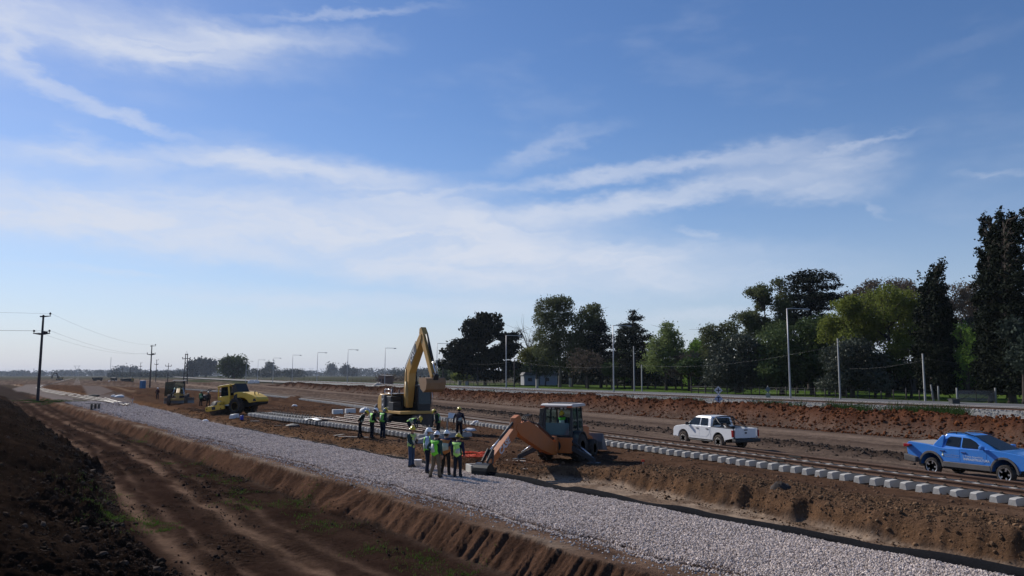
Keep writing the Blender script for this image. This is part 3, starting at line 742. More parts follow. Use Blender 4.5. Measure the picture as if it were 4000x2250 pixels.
TRV = 24.35; GA = .838
def zt(u): return .27
def build_new_track():
    t = empty('railway_track', (*frT(12, TRV), .27), 0, 'new railway track, rusty rails on pale concrete sleepers, beside the pickups', 'railway track')
    us = np.arange(9.4, 176, .6)
    inv = Matrix.Translation(-t.location)
    for i, u in enumerate(us):
        x, y = frT(u, TRV + float(track_v(u)) + random.uniform(-.04, .04))
        o = obj('sleeper', SLEEPER, t); o.location = inv @ Vector((x, y, .275 + random.uniform(-.015, .01)))
        o.rotation_euler = (0, 0, RZT + random.uniform(-.012, .012))
        if u < 42:
            for s in (-1, 1):
                c = obj('rail_clip', CLIP, o); c.location = (0, s * GA, .255)
    b = MB(); 
    me = SLEEPER; vs = [v.co.copy() for v in me.vertices]; fs = [tuple(p.vertices) for p in me.polygons]
    for u in np.arange(176, 235, .6):
        x, y = frT(u, TRV + float(track_v(u))); b.add(vs, fs, False, Matrix.Translation((x, y, .275)) @ rotm('Z', RZT))
    o = b.build('far_sleepers', M_CONC, t); tag(o, kind='stuff'); o.data.transform(inv)
    for s in (-1, 1):
        for (u0, u1) in ((8, 24.2 + s * .35), (24.22 + s * .35, 236)):
            pts = [(*frT(u, TRV + s * GA + float(track_v(u))), .275 + .262) for u in np.linspace(u0, u1, max(3, int((u1 - u0) / 4)))]
            o = rail_obj('rail', pts, M_RUST, t); o.data.transform(inv)
    # fishplates at the joints
    for s in (-1, 1):
        f = MB(); x, y = frT(24.2 + s * .35, TRV + s * GA); f.box((0, 0, .09), (.7, .09, .07), Matrix.Translation((x, y, .537)) @ rotm('Z', RZT)); o = f.build('fishplate', M_CLIP, t); o.data.transform(inv)
build_new_track()

def build_old_line():
    # ballast bank of the line in service
    prof = [(53.3, .93), (54.3, 1.15), (55.2, 1.52), (58.6, 1.52), (59.6, 1.15), (60.5, 1.12)]
    us = np.concatenate([np.arange(4, 130, .7), np.arange(130, 420, 4), np.geomspace(424, 3000, 30)])
    X = []
    for k, u in enumerate(us):
        row = []
        for v, z in np.array([(v, np.interp(v, [p[0] for p in prof], [p[1] for p in prof])) for v in np.linspace(53.3, 60.5, 26)]):
            x, y = frT(u, v); row.append((x, y, z - (.02 if u < 300 else .35 * min(1, (u - 300) / 500)) + float(vnoise(u * 3, v * 3, 5)) * .06 * (1.5 if u < 130 else .5)))
        X.append(row)
    X = np.array(X); nr, nc = X.shape[:2]
    i = np.arange(nr - 1)[:, None] * nc; j = np.arange(nc - 1)[None, :]
    F = np.stack([i + j, i + nc + j, i + nc + j + 1, i + j + 1], -1).reshape(-1, 4)
    o = obj('ballast_bank', fast_mesh('ballast_bank', X.reshape(-1, 3), F, (mat('old_ballast', (.20, .19, .185), .95, var=.55, vscale=3.2, bump=1.0, bscale=9, spec=.1, dirt=(.09, .10, .06), dirt_amt=.5),))); tag(o, kind='structure')
    n = 14000; U = 8 + rng.uniform(0, 1, n) ** 1.5 * 130; v = rng.uniform(53.5, 58.8, n); x, y = frT(U, v)
    z = np.interp(v, [p[0] for p in prof], [p[1] for p in prof]); k = in_view(x, y)
    scatter('line_ballast_stones', np.stack([x, y, z], 1)[k], aniso(int(k.sum()), rng.uniform(.035, .09, int(k.sum()))), stone_mat('line_stone', (.13, .125, .12), (.42, .40, .39)), 1, .22)
    t = empty('railway_track', (*frT(30, 56.9), 1.5), 0, 'older railway line on stone ballast beyond the red earth berm, rail tops painted with a sun glint', 'railway track')
    inv = Matrix.Translation(-t.location)
    for u in np.arange(22, 170, .62):
        x, y = frT(u, 56.9); o = obj('sleeper', SLEEPER_D, t); o.location = inv @ Vector((x, y, 1.36)); o.rotation_euler = (0, 0, RZT)
    for s in (-1, 1):
        us2 = np.concatenate([np.arange(4, 300, 12), np.geomspace(300, 2500, 20)])
        pts = [(*frT(u, 56.9 + s * GA), 1.57 - .33 * min(1, max(0, (u - 300) / 500))) for u in us2]
        o = rail_obj('rail', pts, M_RUST, t, 1.0, M_GLINT); o.data.transform(inv)
build_old_line()

def build_turnout():
    "sleepers laid out beside the gravel, rails lying on them"
    grp = 'sleepers laid out for the turnout'
    n = 54
    base = .28
    meshes = {L: sleeper_mesh('long_sleeper', L, M_CONC, .26, .0) for L in (2.75, 3.2, 3.6)}
    pk = MB(); pk.box((0, 0, -.05), (.16, .5, .1)); pko = pk.build('packing_timber', mat('timber', (.22, .16, .11), .9, var=.3, vscale=8)); PK = pko.data; bpy.data.objects.remove(pko)
    for k in range(n):
        u = 39.4 + k * .59; L = 3.6 if k < 18 else 3.2 if k < 34 else 2.75
        a = 21.55 + L / 2 + random.uniform(-.05, .05) + .25 * math.sin(k * .1)
        x, y = frA(u, a); z = ground_h(x, y)
        o = obj('concrete_sleeper', meshes[L]); o.location = (x, y, z + .13); o.rotation_euler = (0, 0, RZA + random.uniform(-.02, .02))
        nth = '%d%s' % (k + 1, 'th' if 10 < (k + 1) % 100 < 14 else {1: 'st', 2: 'nd', 3: 'rd'}.get((k + 1) % 10, 'th'))
        tag(o, 'grey concrete sleeper in the long row beside the gravel, %s from the near end' % nth, 'sleeper', grp)
        for s in (-.8, .3):
            c = obj('rail_clip', CLIP, o); c.location = (0, s * L / 2 + .15, .265); c.scale = (1.3, 1.3, 2.2)
        for s in (-1, 1):
            q = obj('packing_timber', PK, o); q.location = (0, s * (L / 2 - .45), 0)
    zr = .28 + .13 + .262
    for i, (a, u0, u1, lab) in enumerate(((22.3, 39.8, 58, 'long pale steel rail lying along the front of the sleeper row'), (23.0, 39.2, 55.5, 'pinkish steel rail on the sleepers, second from the gravel'),
                           (23.9, 41, 57, 'steel rail on the sleepers in front of the excavator tracks'), (24.6, 44, 53.5, 'shorter steel rail at the back of the sleeper row'))):
        pts = [(*frA(u, a + .2 * math.sin(u * .12)), zr + (.0 if i else 0)) for u in np.linspace(u0, u1, 5)]
        o = rail_obj('steel_rail', pts, M_RUST, None, 1.0, M_RAILT if i != 1 else mat('pink_rail', (.38, .24, .2), .6, .1, var=.15)); tag(o, lab, 'rail', 'rails on the sleeper row')
    # loose sleeper laid lengthwise at the near end, white ones by the roller
    o = obj('concrete_sleeper', meshes[2.75]); q = G(1672, 1724); o.location = (q.x, q.y, q.z); o.rotation_euler = (0, 0, RZA + .72); tag(o, 'single concrete sleeper lying askew at the near end of the sleeper row', 'sleeper')
    mw = mat('fresh_concrete', (.66, .65, .63), .8, var=.1, bump=.1)
    wm = sleeper_mesh('white_sleeper', 1.9, mw, .36, 0)
    o = obj('concrete_block', wm); q = G(915, 1645); o.location = q; o.rotation_euler = (0, 0, RZA + math.radians(58)); o.scale = (1.4, 1, 1); tag(o, 'long white concrete block beside the roller at the far end of the sleeper row', 'block')
    for i, (px, py) in enumerate(((1319, 1606), (1368, 1614))):
        b = MB(); b.box((0, 0, .22), (.5, 1.0, .44)); o = b.build('concrete_block', mw, None, .02); q = G(px, py); o.location = q; o.rotation_euler = (0, 0, RZA + math.radians(-8))
        tag(o, ('white ended concrete block lying left of the excavator, the farther of two', 'white ended concrete block lying left of the excavator, the nearer of two')[i], 'block', 'white blocks by the track')
    # plastic drum and sheet
    b = MB(); b.lathe([(.14, 0), (.15, .02), (.15, .2), (.14, .22), (.15, .24), (.14, .36), (.05, .38)], 'z', 14); o = b.build('plastic_drum', mat('blue_plastic', (.02, .04, .35), .4)); q = G(944, 1644); o.location = q; tag(o, 'small blue plastic drum beside the long white block', 'drum')
    b = MB()
    V = []; 
    for i in range(7):
        for j in range(3): V.append((i * .55, j * .6, .02 + .05 * math.sin(i * 1.7 + j) + .03 * math.cos(j * 2.2 + i)))
    F = [(i * 3 + j, (i + 1) * 3 + j, (i + 1) * 3 + j + 1, i * 3 + j + 1) for i in range(6) for j in range(2)]
    b.add(V, F, True); o = b.build('plastic_sheet', mat('pale_sheet', (.5, .52, .53), .5, var=.2)); x, y = frA(54.5, 22.9); o.location = (x, y, .72); o.rotation_euler = (0, 0, RZA); so = o.modifiers.new('thick', 'SOLIDIFY'); so.thickness = .01
    tag(o, 'pale plastic sheet spread over the middle of the sleeper row', 'sheet')
    # short rail on timbers behind
    t = empty('rail_on_timbers', (*frA(60.5, 27.6), .3), RZA, 'short rail lying on timber blocks between the sleeper row and the track', 'rail')
    b = MB(); 
    b.prism([(p[0], p[1] + .2) for p in RAILP], -2.6, 3.2); o = b.build('rail', M_RAILT, t); o.rotation_euler = (0, 0, -math.pi / 2)
    for k in range(6): b = MB(); b.box((-2.4 + k * .95, 0, .1), (.2, .75, .2)); b.build('timber_block', mat('timber_pale', (.42, .36, .3), .9, var=.25, vscale=8), t, .01)
    t = empty('rail_on_timbers', (*frT(43, 22.3), .26), RZT, 'rail lying on dark blocks beside the track behind the backhoe arm', 'rail')
    b = MB(); b.prism([(p[0], p[1] + .3) for p in RAILP], -4.6, 3.0); o = b.build('rail', M_RAILT, t); o.rotation_euler = (0, 0, -math.pi / 2)
    for k in range(8): b = MB(); b.box((-4.2 + k * .95, 0, .15), (.3, .5, .3)); b.build('support_block', mat('tarred_timber', (.03, .027, .025), .8, var=.3), t, .01)
build_turnout()

def build_long_rails():
    "long welded rails waiting on the gravel, curving away far left"
    cl = mat('rail_bright', (.55, .50, .44), .45, .2, var=.15)
    paths = [([(505, 1585), (380, 1563), (250, 1541), (170, 1526), (140, 1518), (160, 1510), (200, 1500), (250, 1487), (285, 1477)], 'long pale rail nearest the service road, bending away past the tall pole'),
             ([(493, 1580), (380, 1558), (255, 1536), (180, 1523), (150, 1516), (168, 1508), (208, 1498), (256, 1485), (288, 1476)], 'long pale rail second from the service road, bending past the tall pole'),
             ([(470, 1582), (340, 1562), (240, 1545), (165, 1530)], 'straight pale rail on the gravel just short of the tall pole'),
             ([(486, 1587), (450, 1579), (405, 1568)], 'short pale rail lying askew on the ends of the long rails'),
             ([(498, 1587), (458, 1573), (408, 1558)], 'short pale rail pointing towards the second gravel bed')]
    for pts, lab in paths:
        o = rail_obj('long_rail', [P(a, b, .14) for a, b in pts], M_RUST, None, 1.3, cl); tag(o, lab, 'rail', 'long rails on the far gravel')
    for k, (px, py) in enumerate(((480, 1588), (425, 1577), (330, 1560))):
        b = MB(); b.box((0, 0, .05), (.25, 3.4, .12)); o = b.build('timber_bearer', MATS['timber'], None, .01); q = G(px, py); o.location = q; o.rotation_euler = (0, 0, RZA + (.5 if k == 0 else 0)); tag(o, ('dark timber bearer under the near ends of the long rails', 'timber bearer under the long rails, second from the near end', 'timber bearer under the long rails nearest the tall pole')[k], 'timber', 'bearers under the long rails')
    # laid-out sleepers far away between the two beds
    t = empty('railway_track', P(307, 1503, .05), 0, 'far stretch of laid sleepers beside the second gravel bed', 'railway track')
    for k in range(30):
        f = k / 29; q = P(303 + 4 * f - 2, 1507 - 34 * f ** .55, .05)
        o = obj('sleeper', SLEEPER, t); o.location = q - t.location; o.rotation_euler = (0, 0, math.pi / 2 + math.radians(29)); o.scale = (1.6, 1, .12)
build_long_rails()

def build_geotextile():
    "black sheet showing along the far edge of the gravel"
    mg = mat('black_geotextile', (.012, .012, .014), .95, var=.3, vscale=5, bump=.3, bscale=12, spec=.03)
    for (u0, u1, lab) in ((5.0, 27.0, 'black geotextile sheet folded along the far edge of the gravel, near right'), (29.0, 60.0, 'thin strip of black geotextile along the gravel below the sleeper row')):
        us = np.arange(u0, u1, .22); rows = []
        for u in us:
            e1 = 17.2 + .1 * float(vnoise(u * .6, 0, 63)); k = float(vnoise(u * .7, 3, 5)); k2 = float(vnoise(u * 1.9, 8, 6)); w = (.42 if u0 < 20 else .26 + .2 * k)
            r = []
            for t in np.linspace(0, 1, 8):
                a = e1 - .02 + t * w + .10 * k; x, y = frA(u, a)
                z = .03 + (.17 if u0 < 20 else .10) * math.sin(math.pi * min(1, t * 1.15)) * (1 + .8 * k) + .05 * k2 * math.sin(6 * t + u)
                r.append((x, y, z + .04))
            rows.append(r)
        b = MB(); b.loft(rows, False, False, True); o = b.build('geotextile_sheet', mg); s = o.modifiers.new('thick', 'SOLIDIFY'); s.thickness = .012
        tag(o, lab, 'sheet')
build_geotextile()
# ---------------------------------------------------------------- trees
def leaf_mat(name, c, var=.35, trans=.25, vs=.35):
    if name in MATS: return MATS[name]
    m = bpy.data.materials.new(name); m.use_nodes = True
    nt = m.node_tree; N = nt.nodes; L = nt.links; b = N['Principled BSDF']
    b.inputs['Roughness'].default_value = .8; b.inputs['Specular IOR Level'].default_value = .08
    g = N.new('ShaderNodeNewGeometry'); nz = N.new('ShaderNodeTexNoise'); nz.inputs['Scale'].default_value = vs; nz.inputs['Detail'].default_value = 4; nz.inputs['Roughness'].default_value = .7
    L.new(g.outputs['Position'], nz.inputs['Vector'])
    mx = N.new('ShaderNodeMixRGB'); mx.inputs[1].default_value = (*[v * (1 - var) for v in c], 1); mx.inputs[2].default_value = (*[v * (1 + var) for v in c], 1)
    mr = N.new('ShaderNodeMapRange'); mr.inputs[1].default_value = .3; mr.inputs[2].default_value = .7; L.new(nz.outputs[0], mr.inputs[0])
    L.new(mr.outputs[0], mx.inputs[0]); L.new(mx.outputs[0], b.inputs['Base Color'])
    tl = N.new('ShaderNodeBsdfTranslucent'); L.new(mx.outputs[0], tl.inputs[0])
    ms = N.new('ShaderNodeMixShader'); ms.inputs[0].default_value = trans
    L.new(b.outputs[0], ms.inputs[1]); L.new(tl.outputs[0], ms.inputs[2]); L.new(ms.outputs[0], N['Material Output'].inputs[0])
    MATS[name] = m; return m
BARK = mat('bark', (.055, .045, .038), .95, var=.3, vscale=4, bump=.6, bscale=8, spec=.1)
BARK_PALE = mat('bark_pale', (.14, .12, .105), .95, var=.35, vscale=3, bump=.5, bscale=8, spec=.1)
def leaf_cards(c, s, rg, bend=.25, flat=0.0, aspect=.6):
    "two-triangle leaf sprays at centres c with sizes s, randomly turned"
    n = len(c)
    d = rg.normal(size=(n, 3)); d[:, 2] *= (1 - flat); d /= np.linalg.norm(d, axis=1)[:, None] + 1e-9
    e = rg.normal(size=(n, 3)); e[:, 2] *= (1 - flat); e -= d * (e * d).sum(1)[:, None]; e /= np.linalg.norm(e, axis=1)[:, None] + 1e-9
    nn = np.cross(d, e)
    s = s[:, None]
    v0 = c - d * s; v1 = c + e * s * aspect + nn * s * bend; v2 = c + d * s; v3 = c - e * s * aspect + nn * s * bend
    V = np.stack([v0, v1, v2, v3], 1).reshape(-1, 3)
    F = np.arange(4 * n).reshape(-1, 4)
    return V, F
def tree(name, label, cat, base, depth_r, trunk, clumps, nleaf, leaf, m, seed=0, bark=None, tr=.25, hollow=.35, flat=0.0, group=None, limbs=True, deep=1.0, twig=0, aspect=.6, tilt=0.0):
    """base: world foot; trunk: [(px,py)...] up the stem in photograph pixels; clumps: (px,py,rx,ry) ellipses in photograph
    pixels at the tree's distance, given depth of their own so that the crown is a volume"""
    rg = np.random.default_rng(1000 + seed); nleaf = int(nleaf * (3.0 if m.name == 'leaf_dark_conifer' else 2.3)); leaf = leaf * (.68 if m.name == 'leaf_dark_conifer' else .8); deep = deep * (1.6 if m.name == 'leaf_dark_conifer' else 1.0)
    D = base.y; ppm = FPX / D * .9936; leaf = max(leaf, (6.2 if m.name == 'leaf_dark_conifer' else 4.3) / ppm)
    t = empty(name, base, 0, label, cat, group)
    def loc(px, py, dy=0.0):
        q = PD(px, py, D + dy); return q - base
    # clump centres in metres
    C = []; R = []
    for (px, py, rx, ry) in clumps:
        rxm, rym = rx / ppm, ry / ppm
        k = max(1, int(round(deep * 2)))
        for i in range(k):
            dy = 0 if k == 1 else rg.uniform(-1, 1) * depth_r * .75
            sh = math.sqrt(max(.25, 1 - (dy / (depth_r + 1e-6)) ** 2))
            o = loc(px, py); o = Vector((o.x + rg.normal() * rxm * .12, dy, o.z + rg.normal() * rym * .1))
            C.append(np.array(o)); R.append(np.array([rxm * (.75 + .25 * sh), max(.6, min(rxm, depth_r * .8)), rym * (.75 + .25 * sh)]))
    C = np.array(C); R = np.array(R)
    # trunk and limbs
    tp = [loc(*q) for q in trunk]
    b = MB(); b.tube([tp[0] - Vector((0, 0, .4))] + tp, [tr * 1.25] + [tr * (1 - .75 * i / max(1, len(tp) - 1)) for i in range(len(tp))], 8)
    b.build('trunk', bark or BARK, t)
    if limbs:
        lb = MB()
        for i in range(len(C)):
            zc = C[i][2]
            # leave the stem somewhere below the clump
            zz = [q.z for q in tp]; hz_ = max(zz[0] + .15 * (zz[-1] - zz[0]), min(zz[-1], zc - .5 * R[i][2] - .25 * abs(C[i][0]) - .3))
            f = np.interp(hz_, zz, np.arange(len(tp))) if zz[-1] > zz[0] else 0
            k = int(min(len(tp) - 2, math.floor(f))); p0 = tp[k].lerp(tp[k + 1], f - k)
            p2 = Vector(C[i]); mid = p0.lerp(p2, .5) + Vector((rg.normal() * .2, rg.normal() * .2, .12 * (p2 - p0).length))
            lb.tube([p0, mid, p2], [tr * .42, tr * .25, tr * .08], 5)
            for j in range(twig):
                e = Vector(C[i] + rg.normal(size=3) * R[i] * .75); lb.tube([p2.lerp(mid, rg.uniform(0, .5)), p2.lerp(e, .5) + Vector(rg.normal(size=3) * .15), e], [tr * .13, tr * .08, .012], 4)
        lb.build('limbs', bark or BARK, t)
    if nleaf:
        vol = (R[:, 0] * R[:, 1] * R[:, 2]) ** (2 / 3); pick = rg.choice(len(C), nleaf, p=vol / vol.sum())
        d = rg.normal(size=(nleaf, 3)); d /= np.linalg.norm(d, axis=1)[:, None]
        rr = (hollow + (1 - hollow) * rg.random(nleaf)) ** .6
        # sprays gather into tufts
        q = C[pick] + d * rr[:, None] * R[pick]
        kt = max(8, nleaf // 14); tc = q[rg.choice(nleaf, kt)]
        a_ = rg.integers(0, kt, nleaf); tuft = rg.random(nleaf) < .6
        q[tuft] = tc[a_[tuft]] + rg.normal(size=(int(tuft.sum()), 3)) * leaf * (.9 if m.name == 'leaf_dark_conifer' else 1.5) * np.array([1, 1, 1 - .7 * flat])
        s = leaf * rg.uniform(.5, 1.25, nleaf)
        V, F = leaf_cards(q, s, rg, .25, flat, aspect)
        k = V[:, 2].reshape(-1, 4).min(1) > .15
        o = obj('crown', fast_mesh('crown', V, F[k], (m,), False), t)
    return t

def vx(px, v, zoff=1.1):
    "point of the ground on the T-line v that stands at photograph column px"
    c = (px - 2000.0) / FPX / 1.0064
    # x = c*y ; x*cos(AT) - y*sin(AT) = v
    y = v / (c * math.cos(AT) - math.sin(AT)); x = c * y
    return Vector((x, y, ground_h(x, y)))

L_DARK = leaf_mat('leaf_dark_conifer', (.011, .016, .008), .35, .08)
L_CEDAR = leaf_mat('leaf_cedar', (.014, .021, .014), .35, .08)
L_EUC = leaf_mat('leaf_eucalyptus', (.085, .098, .045), .4, .35)
L_OLIVE = leaf_mat('leaf_olive', (.115, .12, .035), .4, .35)
L_GREEN = leaf_mat('leaf_fresh_green', (.12, .20, .035), .35, .4)
L_PALE = leaf_mat('leaf_pale_green', (.15, .19, .07), .3, .4)
L_YEL = leaf_mat('leaf_yellow_green', (.14, .165, .035), .35, .42)
L_MAG = leaf_mat('leaf_glossy_dark', (.065, .075, .055), .45, .12)
MATS['leaf_glossy_dark'].node_tree.nodes['Principled BSDF'].inputs['Roughness'].default_value = .4
L_HEDGE = leaf_mat('leaf_hedge', (.055, .082, .03), .35, .2)
L_TWIG = leaf_mat('twig_brown', (.12, .092, .07), .3, .2)
L_FAR = leaf_mat('leaf_far', (.028, .036, .028), .3, .15)
L_BLUE = leaf_mat('leaf_bluish', (.045, .06, .045), .35, .2)

def E_(px, py, rx, ry): return (px, py, rx, ry)
def fill(px0, py0, px1, py1, n, r0, r1, seed):
    rg = np.random.default_rng(seed); return [(rg.uniform(px0, px1), rg.uniform(py0, py1), rg.uniform(r0, r1), rg.uniform(r0, r1) * .8) for _ in range(n)]
def cone(px, top, bot, half, n, seed, pow_=.8, jit=.25, rmin=14):
    rg = np.random.default_rng(seed); o = []
    for i in range(n):
        f = (i + .5) / n; y = top + (bot - top) * f; w = half * min(1.0, f * 1.25) ** pow_ * (1.0 if f < .8 else 1 - (f - .8) * 1.2)
        k = max(1, int(w / 45))
        for j in range(k):
            o.append((px + (rg.uniform(-1, 1) if k > 1 else 0) * max(0, w - rmin), y + rg.normal() * 8, max(rmin, w / (1 + .55 * k) * rg.uniform(.8, 1.2)), max(rmin, (bot - top) / n * rg.uniform(.7, 1.2))))
    return o
def flame(px, top, bot, half, n, seed, blunt=.55):
    rg = np.random.default_rng(seed); o = []
    for i in range(n):
        f = (i + .5) / n; w = half * min(1, (f * 1.15) ** blunt) * (1 if f < .75 else 1 - (f - .75) * 1.1)
        for k in range(2 if w > 25 else 1): o.append((px + rg.uniform(-.38, .38) * w, top + (bot - top) * f + rg.normal() * 4, max(6, w * .62), (bot - top) / n * 1.3))
    return o
def build_trees():
    # the big dark cypress left of the park
    B = vx(1895, 92); tree('cypress_tree', 'broad dark cypress standing alone at the left end of the park trees', 'tree', B, 5.5, [(1895, 1500), (1895, 1440), (1897, 1350), (1890, 1270)],
         cone(1893, 1232, 1470, 150, 15, 1, .55) + [(1845, 1290, 35, 50), (1935, 1270, 35, 45), (1880, 1245, 25, 30), (1810, 1370, 40, 40), (1985, 1360, 30, 45)], 9000, .34, L_DARK, 1, tr=.5)
    B = vx(2190, 92); tree('eucalyptus_tree', 'tall olive eucalyptus with high rounded crown, tallest in the middle of the park', 'tree', B, 4.5, [(2187, 1512), (2190, 1420), (2175, 1330), (2160, 1240), (2165, 1190)],
         [(2150, 1210, 55, 42), (2205, 1195, 48, 32), (2120, 1245, 40, 30), (2175, 1255, 60, 40), (2215, 1250, 45, 30), (2150, 1310, 70, 45), (2200, 1330, 70, 40), (2140, 1370, 60, 40), (2215, 1395, 80, 45), (2175, 1180, 40, 22)], 6500, .3, L_EUC, 2, tr=.42, bark=BARK_PALE, twig=2)
    B = vx(2290, 95); tree('eucalyptus_tree', 'second eucalyptus with rounded top right of the tallest one', 'tree', B, 4.0, [(2292, 1512), (2290, 1400), (2300, 1300), (2310, 1230)],
         [(2310, 1225, 48, 32), (2325, 1200, 22, 16), (2275, 1260, 45, 35), (2335, 1262, 40, 30), (2300, 1300, 60, 40), (2260, 1340, 50, 40), (2290, 1370, 70, 50)], 4500, .3, L_EUC, 3, tr=.4, twig=2)
    B = vx(2345, 98); tree('cedar_tree', 'dark layered cedar between the eucalyptus and the tall lamp', 'tree', B, 5.0, [(2348, 1512), (2346, 1400), (2340, 1290)],
         [(2340, 1290, 40, 18), (2345, 1320, 60, 18), (2345, 1350, 80, 20), (2340, 1385, 95, 22), (2350, 1420, 100, 25), (2345, 1455, 95, 25), (2350, 1260, 25, 16)], 6000, .32, L_CEDAR, 4, tr=.4, flat=.65)
    B = vx(2475, 96); tree('cedar_tree', 'pointed dark cedar with tiered branches behind the tall lamp', 'tree', B, 5.0, [(2473, 1512), (2475, 1400), (2473, 1300), (2470, 1215)],
         [(2470, 1222, 9, 12), (2472, 1245, 26, 10), (2470, 1270, 45, 12), (2475, 1295, 62, 13), (2470, 1322, 78, 14), (2478, 1350, 85, 16), (2470, 1382, 80, 18), (2475, 1415, 72, 22), (2470, 1450, 70, 25)], 6500, .32, L_CEDAR, 5, tr=.38, flat=.6)
    # bare and budding trees
    B = vx(2065, 105); tree('bare_tree', 'leafless tree with spreading crooked branches behind the dark cypress', 'tree', B, 4.5, [(2075, 1505), (2072, 1420), (2065, 1370)],
         [(2040, 1290, 40, 30), (2100, 1310, 40, 40), (2010, 1340, 40, 30), (2070, 1330, 45, 40), (2110, 1350, 40, 30), (2030, 1375, 45, 25), (2120, 1290, 30, 30)], 0, .2, L_TWIG, 6, tr=.34, twig=9, deep=1.5)
    B = vx(2085, 94); tree('small_tree', 'olive green small tree in front of the low white house', 'tree', B, 3.0, [(2098, 1508), (2095, 1450), (2090, 1400)],
         [(2080, 1375, 50, 22), (2120, 1370, 50, 24), (2055, 1395, 35, 22), (2140, 1400, 40, 25), (2090, 1405, 60, 22)], 2300, .24, L_OLIVE, 7, tr=.2, twig=4)
    B = vx(2290, 88); tree('bare_tree', 'leafless vase shaped tree close to the road left of the tall lamp', 'tree', B, 4.0, [(2297, 1522), (2295, 1490), (2292, 1465)],
         [(2260, 1400, 35, 30), (2310, 1395, 40, 30), (2345, 1410, 35, 28), (2280, 1430, 40, 25), (2325, 1435, 40, 25), (2245, 1425, 25, 22)], 500, .16, L_TWIG, 8, tr=.34, twig=9)
    B = vx(2605, 92); tree('budding_tree', 'pale green budding tree with feathery upright crown right of the tall lamp', 'tree', B, 4.5, [(2603, 1520), (2600, 1430), (2600, 1330)],
         [(2595, 1285, 30, 26), (2600, 1310, 45, 28), (2580, 1340, 50, 30), (2630, 1335, 45, 30), (2600, 1370, 75, 30), (2560, 1395, 50, 30), (2650, 1390, 50, 30), (2600, 1425, 95, 28)], 4200, .18, L_PALE, 9, tr=.3, twig=8, hollow=.1)
    B = vx(2690, 93); tree('budding_tree', 'low brown budding tree beside the pale green one', 'tree', B, 3.5, [(2692, 1520), (2690, 1480), (2685, 1440)],
         [(2680, 1430, 50, 26), (2640, 1450, 40, 22), (2720, 1450, 40, 24), (2690, 1400, 45, 25)], 1200, .16, L_TWIG, 10, tr=.28, twig=7, hollow=.1)
    for k, (px, v, top, col, lab) in enumerate(((2700, 118, 1355, L_GREEN, 'bright green tree seen in the gap right of the budding tree'), (2745, 122, 1330, L_GREEN, 'second bright green tree, just left of the grey green crown'), (2425, 125, 1320, L_DARK, 'small pointed dark conifer far behind the tall lamp'), (2440, 108, 1375, L_GREEN, 'bright green shrub behind the tall lamp'), (2720, 128, 1330, L_DARK, 'thin dark spire far back in the gap'))):
        B = vx(px, v); cl = cone(px, top, 1480, 30 if col is L_DARK else 55, 8, 40 + k, .5) if k != 1 else [(px, 1350, 30, 30), (px - 15, 1395, 45, 30), (px + 10, 1440, 50, 30)]
        tree('park_tree', lab, 'tree', B, 3.0, [(px, 1500), (px, 1440), (px, top + 30)], cl, 1800, .28, col, 11 + k, tr=.22)
    # right half of the park
    B = vx(2815, 110); tree('eucalyptus_tree', 'grey green crown rising behind the glossy dark tree', 'tree', B, 4.5, [(2810, 1505), (2805, 1400), (2810, 1320)],
         [(2790, 1290, 50, 22), (2850, 1275, 45, 20), (2770, 1315, 40, 25), (2820, 1330, 70, 35), (2880, 1320, 40, 40), (2800, 1380, 70, 40)], 3600, .28, L_EUC, 20, tr=.35, twig=3)
    B = vx(2890, 84); tree('magnolia_tree', 'glossy dark rounded tree beside the crossing sign', 'tree', B, 5.0, [(2885, 1525), (2885, 1480), (2890, 1420)],
         [(2890, 1340, 45, 30), (2840, 1375, 55, 45), (2930, 1365, 55, 40), (2800, 1430, 45, 50), (2870, 1430, 80, 50), (2950, 1430, 55, 55), (2820, 1485, 55, 35), (2900, 1490, 80, 35), (2965, 1480, 40, 35)], 7000, .26, L_MAG, 21, tr=.35)
    B = vx(2990, 104); tree('eucalyptus_tree', 'leaning eucalyptus with separate flat-topped crown against the sky', 'tree', B, 4.0, [(3010, 1515), (3015, 1400), (2995, 1280), (2985, 1210)],
         [(2965, 1145, 42, 24), (2995, 1165, 32, 28), (2940, 1135, 22, 12), (2985, 1195, 22, 20), (2915, 1250, 40, 24), (2945, 1230, 30, 18), (2890, 1235, 22, 14), (2990, 1270, 40, 35), (2940, 1290, 40, 30)], 4600, .26, L_EUC, 22, tr=.38, twig=4)
    B = vx(3040, 106); tree('eucalyptus_tree', 'thin eucalyptus reaching up left of the big cedar', 'tree', B, 3.0, [(3035, 1515), (3040, 1350), (3048, 1200), (3045, 1120)],
         [(3038, 1105, 18, 16), (3050, 1128, 14, 14), (3062, 1165, 30, 26), (3090, 1180, 30, 20), (3050, 1200, 35, 25), (3060, 1250, 45, 40)], 2600, .24, L_EUC, 23, tr=.3, twig=3)
    B = vx(3160, 112); tree('cedar_tree', 'large flat-topped dark cedar towering over the middle right trees', 'tree', B, 6.5, [(3165, 1515), (3165, 1350), (3165, 1200), (3165, 1090)],
         [(3150, 1072, 68, 10), (3195, 1085, 60, 9), (3120, 1090, 50, 12), (3170, 1105, 75, 12), (3215, 1125, 60, 9), (3130, 1125, 55, 14), (3190, 1150, 90, 12), (3150, 1170, 90, 16), (3240, 1165, 30, 7), (3180, 1200, 100, 22), (3150, 1240, 100, 30), (3190, 1290, 110, 40)], 8500, .32, L_CEDAR, 24, tr=.55, flat=.75)
